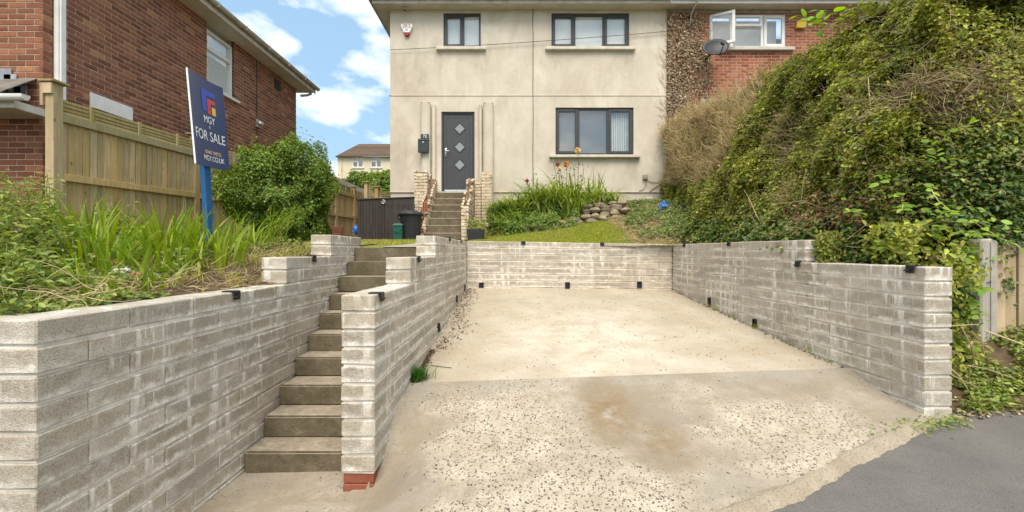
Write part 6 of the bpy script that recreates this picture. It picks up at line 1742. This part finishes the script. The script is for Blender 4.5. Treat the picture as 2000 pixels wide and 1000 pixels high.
tag(sticks('brown_stalks', a[h_:], b[h_:], 0.005, 'twig', None, 0.1, 4), 'brown dead stalks lying over the soil of the left bed', 'stalks', kind='stuff')
tag(sticks('dry_stalks', a[:h_], b[:h_], 0.005, 'straw', None, 0.1, 4), 'dry straw stalks lying over the soil of the left bed', 'straw', kind='stuff')
# stones and bits of rubble in the bed
r = random.Random(6)
def stone(parent, c, s, seed, mat='stone', name='stone'):
    bm = bmesh.new(); bmesh.ops.create_icosphere(bm, subdivisions=2, radius=1)
    q = random.Random(seed); o1, o2 = q.uniform(0, 6), q.uniform(0, 6)
    for v in bm.verts:
        p = v.co.copy(); m_ = max(abs(p.x), abs(p.y), abs(p.z)); p = p*(0.55 + 0.45/m_*0.8)
        f = 1 + 0.10*math.sin(4*p.x+o1)*math.cos(3*p.y+o2) + 0.07*math.sin(6*p.z+o1)
        v.co = Vector((p.x*s[0], p.y*s[1], p.z*s[2]))*f
    me = bpy.data.meshes.new(name); bm.to_mesh(me); bm.free(); me.materials.append(M[mat])
    return put(bpy.data.objects.new(name, me), parent, Matrix.Translation(c) @ Matrix.Rotation(q.uniform(0, 6.28), 4, 'Z') @ Matrix.Rotation(q.uniform(-0.25, 0.25), 4, 'X'))
for k, (px_, py_, d_, s_, mt, lab) in enumerate(((232, 500, 3.25, 0.035, 'sign_white', 'white stone chip half hidden among sword leaves'), (246, 497, 3.3, 0.03, 'sign_white', 'smaller white chip beside the white stone in the bed'), (225, 492, 3.4, 0.055, 'terracotta', 'reddish brick lump among the sword leaves'), (270, 535, 3.1, 0.06, 'terracotta', 'broken terracotta lump in the left bed'))):
    o = stone(None, (FX(px_, d_), d_, float(z_left(FX(px_, d_), d_)) + 0.06), (s_*1.4, s_, s_*0.7), k, mt, 'stone_chip'); tag(o, lab, 'stone', kind='thing')

# ---- lawns
def lawn(name, label, X, Y, zf, h, mats, dryf):
    n = len(X); dr = U(0, 1, n) < dryf(X, Y)
    for mk, mt, nm in ((~dr, mats[0], name), (dr, mats[1], 'dry_' + name)):
        if mk.sum() < 10: continue
        x, y = X[mk], Y[mk]; k = len(x)
        o = blades(nm, np.stack([x, y, zf(x, y) - 0.005], 1), U(0, 6.28, k), U(0.5, 1.2, k)*h, 0.006, mt, None, U(0.0, 0.6, k), U(0.2, 1.2, k), 3)
        tag(o, label + (' gone yellow' if mk is dr else ''), 'grass', kind='stuff')
n = 52000; X = U(-4.9, -2.08, n); Y = 4.0 + 5.4*U(0, 1, n)**1.3
ok = (Y > 4.75) | ((X > -2.9) & (Y > 4.0) & (U(0,1,n) < 0.8)); X, Y = X[ok], Y[ok]
lawn('lawn_grass', 'short grass of the small left lawn', X, Y, z_left, 0.05, ('grass', 'grass_dry'), lambda x, y: np.clip(0.45 + 0.5*fract_noise(np.stack([x, y, x], 1), 2.0, 1.0), 0.1, 0.9))
n = 9000; X = U(-2.06, -1.0, n); Y = U(5.8, 10.0, n); ok = ~((X > -1.62 - 0.28*sstep(6.5, 9.5, Y)) & (U(0,1,n) < 0.985)) & (Y > 6.6); X, Y = X[ok], Y[ok]
lawn('landing_grass', 'grass beside the path in front of the dark gate', X, Y, lambda x, y: z_left(-2.0, y), 0.05, ('grass', 'grass_dry'), lambda x, y: 0.2 + 0*x)
n = 60000; X = U(-0.9, 3.0, n); Y = U(7.95, 10.3, n)
lawn('bank_grass', 'grass slope behind the back wall', X, Y, z_back, 0.05, ('grass', 'grass_dry'), lambda x, y: np.clip(0.16 + 0.25*fract_noise(np.stack([x, y, x], 1), 2.0, 1.0) + 0.6*sstep(1.9, 3.0, x), 0.03, 0.95))
n = 7000; X = U(2.35, 3.9, n); Y = U(8.05, 11.3, n); Pg = np.stack([X, Y, z_back(X, Y) + 0.02 + U(0, 0.14, n)], 1); Pg = Pg[(fract_noise(Pg, 4.0, 3.0) + 0.5*sstep(2.2, 3.1, Pg[:,0])) > 0.1]
tag(leaves('bank_weeds', Pg, np.tile([[-0.3, -0.5, 1.0]], (len(Pg), 1)) + RNG.normal(0, 0.4, Pg.shape), U(0.03, 0.07, len(Pg)), 'lf_ivy'), 'ivy and weeds where the grass slope meets the hedge', 'weeds', kind='stuff')
Pg = Pg[RNG.choice(len(Pg), len(Pg)//3, replace=False)]
tag(leaves('pale_bank_weeds', Pg + [[0, -0.03, 0.03]], np.tile([[-0.3, -0.5, 1.0]], (len(Pg), 1)) + RNG.normal(0, 0.4, Pg.shape), U(0.03, 0.06, len(Pg)), 'lf_weed'), 'lighter weeds on the slope under the hedge', 'weeds', kind='stuff')
n = 3600; X = U(2.2, 3.8, n); Y = U(8.05, 10.8, n); a = np.stack([X, Y, z_back(X, Y) + 0.03], 1); b = a + np.stack([RNG.normal(0, 0.15, n), RNG.normal(-0.05, 0.1, n), RNG.normal(0.0, 0.07, n)], 1)
tag(sticks('brown_thatch', a[::2], b[::2], 0.008, 'twig', None, 0.1, 3), 'dark dead stems on the slope below the hedge', 'stems', kind='stuff')
tag(sticks('dry_thatch', a[1::2], b[1::2], 0.008, 'straw', None, 0.1, 3), 'brown dead grass on the slope below the hedge', 'grass', kind='stuff')

# ---- stone edged flower bed under the front window
e = thing('rockery_wall', 'low rough stone wall edging the flower bed below the window', 'wall', (FX(1120, 10.3), 10.3, 0.5))
r = random.Random(11)
for row in range(4):
    px_ = 1012 + r.uniform(0, 14) + (60 if row == 3 else 0)*0
    while px_ < 1212:
        w_ = r.uniform(14, 30)
        d_ = 10.22 + 0.05*row; xx = FX(px_ + w_/2, d_); zg = float(z_back(xx, 10.1))
        zc = zg + 0.055 + row*0.115
        if not (row >= 2 and px_ < 1120) and zc < zg + 0.52: stone(e, (xx, d_ + r.uniform(-0.03, 0.03), zc + r.uniform(-0.02, 0.02)), (w_/2/FPX*d_*1.12, 0.11, r.uniform(0.062, 0.095)), r.randint(0, 9999))
        px_ += w_*0.98
MB().box(FX(990, 10.4), FX(1215, 10.4), 10.33, 10.5, 0.3, 0.72).build('earth_fill', M['soil'], e)
def lily(label, px_, d_, L_, nb, az0=None, mat='daylily', w=0.024, curve=(0.9, 2.3), zoff=0.0, zbase=None):
    x = FX(px_, d_); zb = float(z_back(x, d_)) if zbase is None else zbase
    e = thing('daylily', label, 'plant', (x, d_, zb), 'arching lilies in the flower bed')
    bx_ = x + RNG.normal(0, 0.17, nb); by_ = d_ + RNG.normal(0, 0.10, nb)
    az = U(0, 6.28, nb) if az0 is None else RNG.normal(az0, 0.9, nb)
    blades('leaf_blades', np.stack([bx_, by_, np.full(nb, zb) + zoff], 1), az, U(0.7, 1.15, nb)*L_, w, mat, e, U(0.05, 0.35, nb), U(*curve, nb), 9, 'stuff')
LS_ = [(985, 10.75, 0.55, 70, 'leftmost arching lily clump near the porch'), (1015, 10.6, 0.60, 80, 'arching lily clump second from the porch'), (1045, 10.9, 0.72, 90, 'arching lily clump below the roses'), (1075, 10.7, 0.75, 100, 'tall arching lily clump under the left of the window'), (1105, 10.9, 0.78, 90, 'tallest arching lily clump under the window'), (1125, 10.45, 0.60, 90, 'pale arching lily clump spilling over the stones'), (1150, 10.75, 0.62, 70, 'arching lily clump right of the pale one'), (1185, 10.7, 0.50, 70, 'rightmost arching lily clump by the drain box'), (1000, 10.35, 0.40, 60, 'low lily clump at the left end of the stones')]
for px_, d_, L_, nb, lab in LS_: lily(lab, px_, d_, L_*1.4, int(nb*1.3), w=0.036, curve=(1.2, 3.2))
lily('upright spear leaved iris standing above the lilies', 1158, 10.95, 1.0, 20, None, 'blade', 0.04, (0.0, 0.35))
n = 15000; PXs = U(952, 1225, n); Dd = U(10.2, 11.5, n); X = FX(PXs, Dd); Pg = np.stack([X, Dd, z_back(X, Dd)], 1)
topz = np.interp(PXs, [945, 965, 990, 1060, 1130, 1225], [0.26, 0.42, 0.40, 0.32, 0.16, 0.10]); Pg[:,2] += topz*U(0, 1, n); Pg = Pg[(fract_noise(Pg, 5.0, 2.0) > -0.45) & ((PXs < 1100) | (Dd > 10.5))]
tag(leaves('bed_foliage', Pg, np.tile([[0, -0.7, 0.8]], (len(Pg), 1)) + RNG.normal(0, 0.5, Pg.shape), U(0.035, 0.08, len(Pg)), 'lf_bush'), 'mixed green foliage filling the flower bed under the window', 'foliage', kind='stuff')
n = 2600; PXs = U(1195, 1290, n); Dd = U(10.6, 11.5, n); X = FX(PXs, Dd); Pg = np.stack([X, Dd, z_back(X, Dd) + U(0, 0.16, n)], 1)
tag(leaves('corner_weeds', Pg, np.tile([[0, -0.7, 0.8]], (n, 1)) + RNG.normal(0, 0.5, Pg.shape), U(0.03, 0.06, n), 'lf_ivy'), 'dark weeds at the foot of the wall below the cable box', 'weeds', kind='stuff')
def rose(label, pxs, d_, flowers, seed):
    r = np.random.default_rng(seed); x = FX(pxs, d_); zb = float(z_back(x, d_))
    e = thing('rose_bush', label, 'plant', (x, d_, zb), 'roses in the flower bed')
    for fpx, fpy, mt, s in flowers:
        tip = np.array((FX(fpx, d_), d_, FZ(fpy, d_)))
        pts = [np.array((x, d_, zb)) + (tip - np.array((x, d_, zb)))*t + np.array((0.05*math.sin(3*t), 0, 0)) for t in LS(0, 1, 5)]
        MB().tube(pts, [0.010, 0.008, 0.007, 0.006, 0.004], 6).build('stem', M['bark'], e)
        if mt:
            n = 26; d = nrmz(r.normal(size=(n, 3)) + np.array([0, -0.3, 0.3])); leaves('flower', tip + d*s*0.25, d, np.full(n, s), mt, e, 0.95, 0.25)
        for k in range(14):
            p = pts[2 + k % 3] + r.normal(0, 0.05, 3); put_leaf(e, p, r.normal(0, 1, 3), np.array([0, -0.5, 0.8]) + r.normal(0, 0.3, 3), r.uniform(0.04, 0.07), 'lf_ivy')
rose('cream yellow rose standing tall in front of the window sill', 1122, 10.95, [(1128, 294, 'petal_yellow', 0.085), (1140, 322, None, 0), (1118, 318, None, 0)], 1)
rose('orange rose beside the tall cream rose', 1098, 10.9, [(1106, 321, 'petal_orange', 0.085), (1093, 330, 'petal_yellow', 0.06), (1113, 325, None, 0)], 2)
rose('small red rose left of the orange rose', 1090, 10.95, [(1089, 321, 'petal_red', 0.06), (1080, 316, None, 0)], 3)
rose('low pinkish rose near the left of the flower bed', 1030, 10.7, [(1029, 353, 'petal_red', 0.055), (1042, 337, None, 0)], 4)
# plant in the trough
e = thing('trough_plant', 'yellow green seedlings growing in the dark trough', 'plant', ((tx0+tx1)/2, ty+0.12, 0.5))
n = 260; Pg = np.stack([U(tx0-0.02, tx1+0.02, n), U(ty, ty+0.26, n), 0.5 + U(0, 0.22, n)], 1)
leaves('foliage', Pg, RNG.normal(0, 0.5, Pg.shape) + [[0, -0.4, 0.9]], U(0.03, 0.07, n), 'lf_weed', e, kind='stuff')
o = stone(None, (FX(951, 10.2), 10.2, FZ(440, 10.2)), (0.07, 0.06, 0.055), 77, 'stone', 'garden_stone'); tag(o, 'single pale stone at the left end of the flower bed', 'stone', kind='thing')

# ---- small growth on the driveway edges
def tuft(label, x, y, L_, nb, mat='tuft', w=0.006, sp=0.05, group='tufts on the driveway'):
    e = thing('grass_tuft', label, 'grass', (x, y, float(z_drive(x, y))), group)
    bx_ = x + RNG.normal(0, sp, nb); by_ = y + RNG.normal(0, sp, nb)
    blades('leaf_blades', np.stack([bx_, by_, z_drive(bx_, by_) - 0.005], 1), U(0, 6.28, nb), U(0.5, 1.1, nb)*L_, w, mat, e, U(0.05, 0.8, nb), U(0.3, 1.3, nb), 6, 'stuff')
tuft('thick green grass tuft at the foot of the stepped wall', -0.80, 3.86, 0.17, 260, sp=0.035)
for px_, py_, L_, nb, lab in ((1386, 601, 0.16, 14, 'small grass tuft in the far drain of the right wall'), (1400, 606, 0.10, 12, 'small grass tuft just in front of the far drain'), (1432, 615, 0.12, 8, 'thin grass tuft between the two right wall drains'), (1478, 640, 0.09, 30, 'leafy tuft under the nearer right wall drain'), (1548, 664, 0.06, 8, 'tiny tuft below the middle of the right wall'), (1584, 690, 0.16, 9, 'spiky dry tuft at the foot of the right wall'), (1622, 706, 0.09, 7, 'nearest tiny tuft along the right wall')):
    s, y = s_right(px_); tuft(lab, x_rgt(y) - 0.02, y, L_, nb, 'grass', 0.007, 0.012)
n = 520; Y = U(4.6, 7.6, n); X = x_mid(Y) + np.abs(RNG.normal(0, 0.10, n)) + 0.01; big = np.exp(-((Y - 5.3)/0.5)**2); X += big*np.abs(RNG.normal(0, 0.12, n))
tag(leaves('leaf_litter', np.stack([X, Y, z_drive(X, Y) + 0.008], 1), np.tile([[0,0,1.0]], (n,1)) + RNG.normal(0, 0.35, (n,3)), U(0.012, 0.035, n), 'litter'), 'dark leaf litter blown along the stepped wall', 'leaves', kind='stuff')
n = 1000; X = U(-0.7, 2.8, n); Y = 3.0 + 4.9*U(0, 1, n)**0.8
tag(leaves('scattered_debris', np.stack([X, Y, z_drive(X, Y) + 0.006], 1), np.tile([[0,0,1.0]], (n,1)) + RNG.normal(0, 0.25, (n,3)), U(0.006, 0.022, n), 'litter'), 'scattered bits of leaf on the parking bay', 'debris', kind='stuff')
n = 500; Y = U(3.3, 7.9, n); X = x_rgt(Y) - np.abs(RNG.normal(0, 0.03, n)) - 0.005
tag(leaves('edge_litter', np.stack([X, Y, z_drive(X, Y) + 0.006], 1), np.tile([[0,0,1.0]], (n,1)) + RNG.normal(0, 0.4, (n,3)), U(0.01, 0.028, n), 'litter'), 'leaf litter along the foot of the right wall', 'leaves', kind='stuff')
n = 2200; Y = U(2.95, 4.6, n); X = x_mid(Y) + np.abs(RNG.normal(0, 0.025, n)) + 0.005
tag(leaves('edge_dirt', np.stack([X, Y, z_drive(X, Y) + 0.004], 1), np.tile([[0,0,1.0]], (n,1)) + RNG.normal(0, 0.4, (n,3)), U(0.01, 0.02, n), 'litter'), 'dark grit in the corner below the stepped wall', 'dirt', kind='stuff')
for pts, lab in (([(840,715),(862,718),(882,720)], 'thin bare twig lying near the grass tuft'),):
    q = []
    for a, b in pts:
        # where the pixel meets the slab
        dd = 3.0
        for _ in range(60):
            zz = float(z_drive(FX(a, dd), dd)); dd = zz*FPX/(CY - b)
        q.append((FX(a, dd), dd, float(z_drive(FX(a, dd), dd)) + 0.008))
    tag(MB().tube(q, 0.003, 5).build('fallen_twig', M['bark']), lab, 'twig', kind='thing')

# foliage filling the corner between the wall end and the concrete post
n = 5200; X = 3.17 + 0.66*U(0, 1, n); Y = 3.62 + 0.5*U(0, 1, n); Z = -1.0 + 1.25*U(0, 1, n)
Pc = np.stack([X, Y + 0.06*np.sin(7*X) + 0.05*np.sin(9*Z), np.maximum(Z, z_bank(X, Y) + 0.02)], 1)
Pc = Pc[(fract_noise(Pc, 6.0, 2.5) > -0.25) & ~((Pc[:,0] > 3.9) & (Pc[:,1] < 3.99))]
hf = U(0, 1, len(Pc)) < 0.55
tag(leaves('corner_foliage', Pc[hf], np.tile([[-0.1, -0.8, 0.6]], (hf.sum(), 1)) + RNG.normal(0, 0.45, (hf.sum(), 3)), U(0.03, 0.065, hf.sum()), 'lf_hedge'), 'green leaves filling the gap behind the right wall end', 'foliage', kind='stuff')
tag(leaves('pale_corner_foliage', Pc[~hf], np.tile([[-0.1, -0.8, 0.6]], ((~hf).sum(), 1)) + RNG.normal(0, 0.45, ((~hf).sum(), 3)), U(0.03, 0.07, (~hf).sum()), 'lf_hedge_lit'), 'lighter young leaves in the gap behind the right wall end', 'foliage', kind='stuff')
# leaves trailing over the stones of the flower bed
n = 2600; PXs = U(985, 1130, n); Dd = U(10.05, 10.3, n); X = FX(PXs, Dd); Pg = np.stack([X, Dd, z_back(X, Dd) + U(0.02, 0.36, n)], 1)
Pg = Pg[fract_noise(Pg, 5.0, 6.0) > -0.05]
tag(leaves('trailing_foliage', Pg, np.tile([[0, -0.8, 0.6]], (len(Pg), 1)) + RNG.normal(0, 0.45, Pg.shape), U(0.03, 0.065, len(Pg)), 'lf_bush_lit'), 'green leaves trailing over the stones of the flower bed', 'foliage', kind='stuff')

# growth leaning over the stepped end of the right wall
n = 900; Pc = np.stack([U(2.98, 3.4, n), U(4.34, 4.52, n), U(-0.10, 0.20, n)], 1); Pc[:,1] += 0.1*np.abs(Pc[:,0] - 3.1)
tag(leaves('wall_end_foliage', Pc, np.tile([[-0.4, -0.8, 0.4]], (n, 1)) + RNG.normal(0, 0.45, Pc.shape), U(0.025, 0.05, n), 'lf_hedge'), 'leaves leaning over the step in the right wall', 'foliage', kind='stuff')
# dry turf on the bare shoulder beside the stepped wall
n = 2600; X = U(-2.75, -2.08, n); Y = U(3.0, 4.75, n); Pd = np.stack([X, Y, z_left(X, Y)], 1); Pd = Pd[fract_noise(Pd, 5.0, 8.0) > -0.2]; n = len(Pd)
tag(blades('shoulder_grass', Pd, U(0, 6.28, n), U(0.03, 0.09, n), 0.006, 'grass_dry', None, U(0.1, 1.0, n), U(0.2, 1.4, n), 4), 'thin dry grass on the shoulder of soil beside the stepped wall', 'grass', kind='stuff')
Pe = Pd[::3]; n = len(Pe)
tag(blades('green_shoulder_grass', Pe + [[0.02, 0.01, 0]], U(0, 6.28, n), U(0.04, 0.11, n), 0.007, 'grass', None, U(0.1, 0.8, n), U(0.2, 1.2, n), 4), 'green grass sprouting on the shoulder of soil beside the stepped wall', 'grass', kind='stuff')
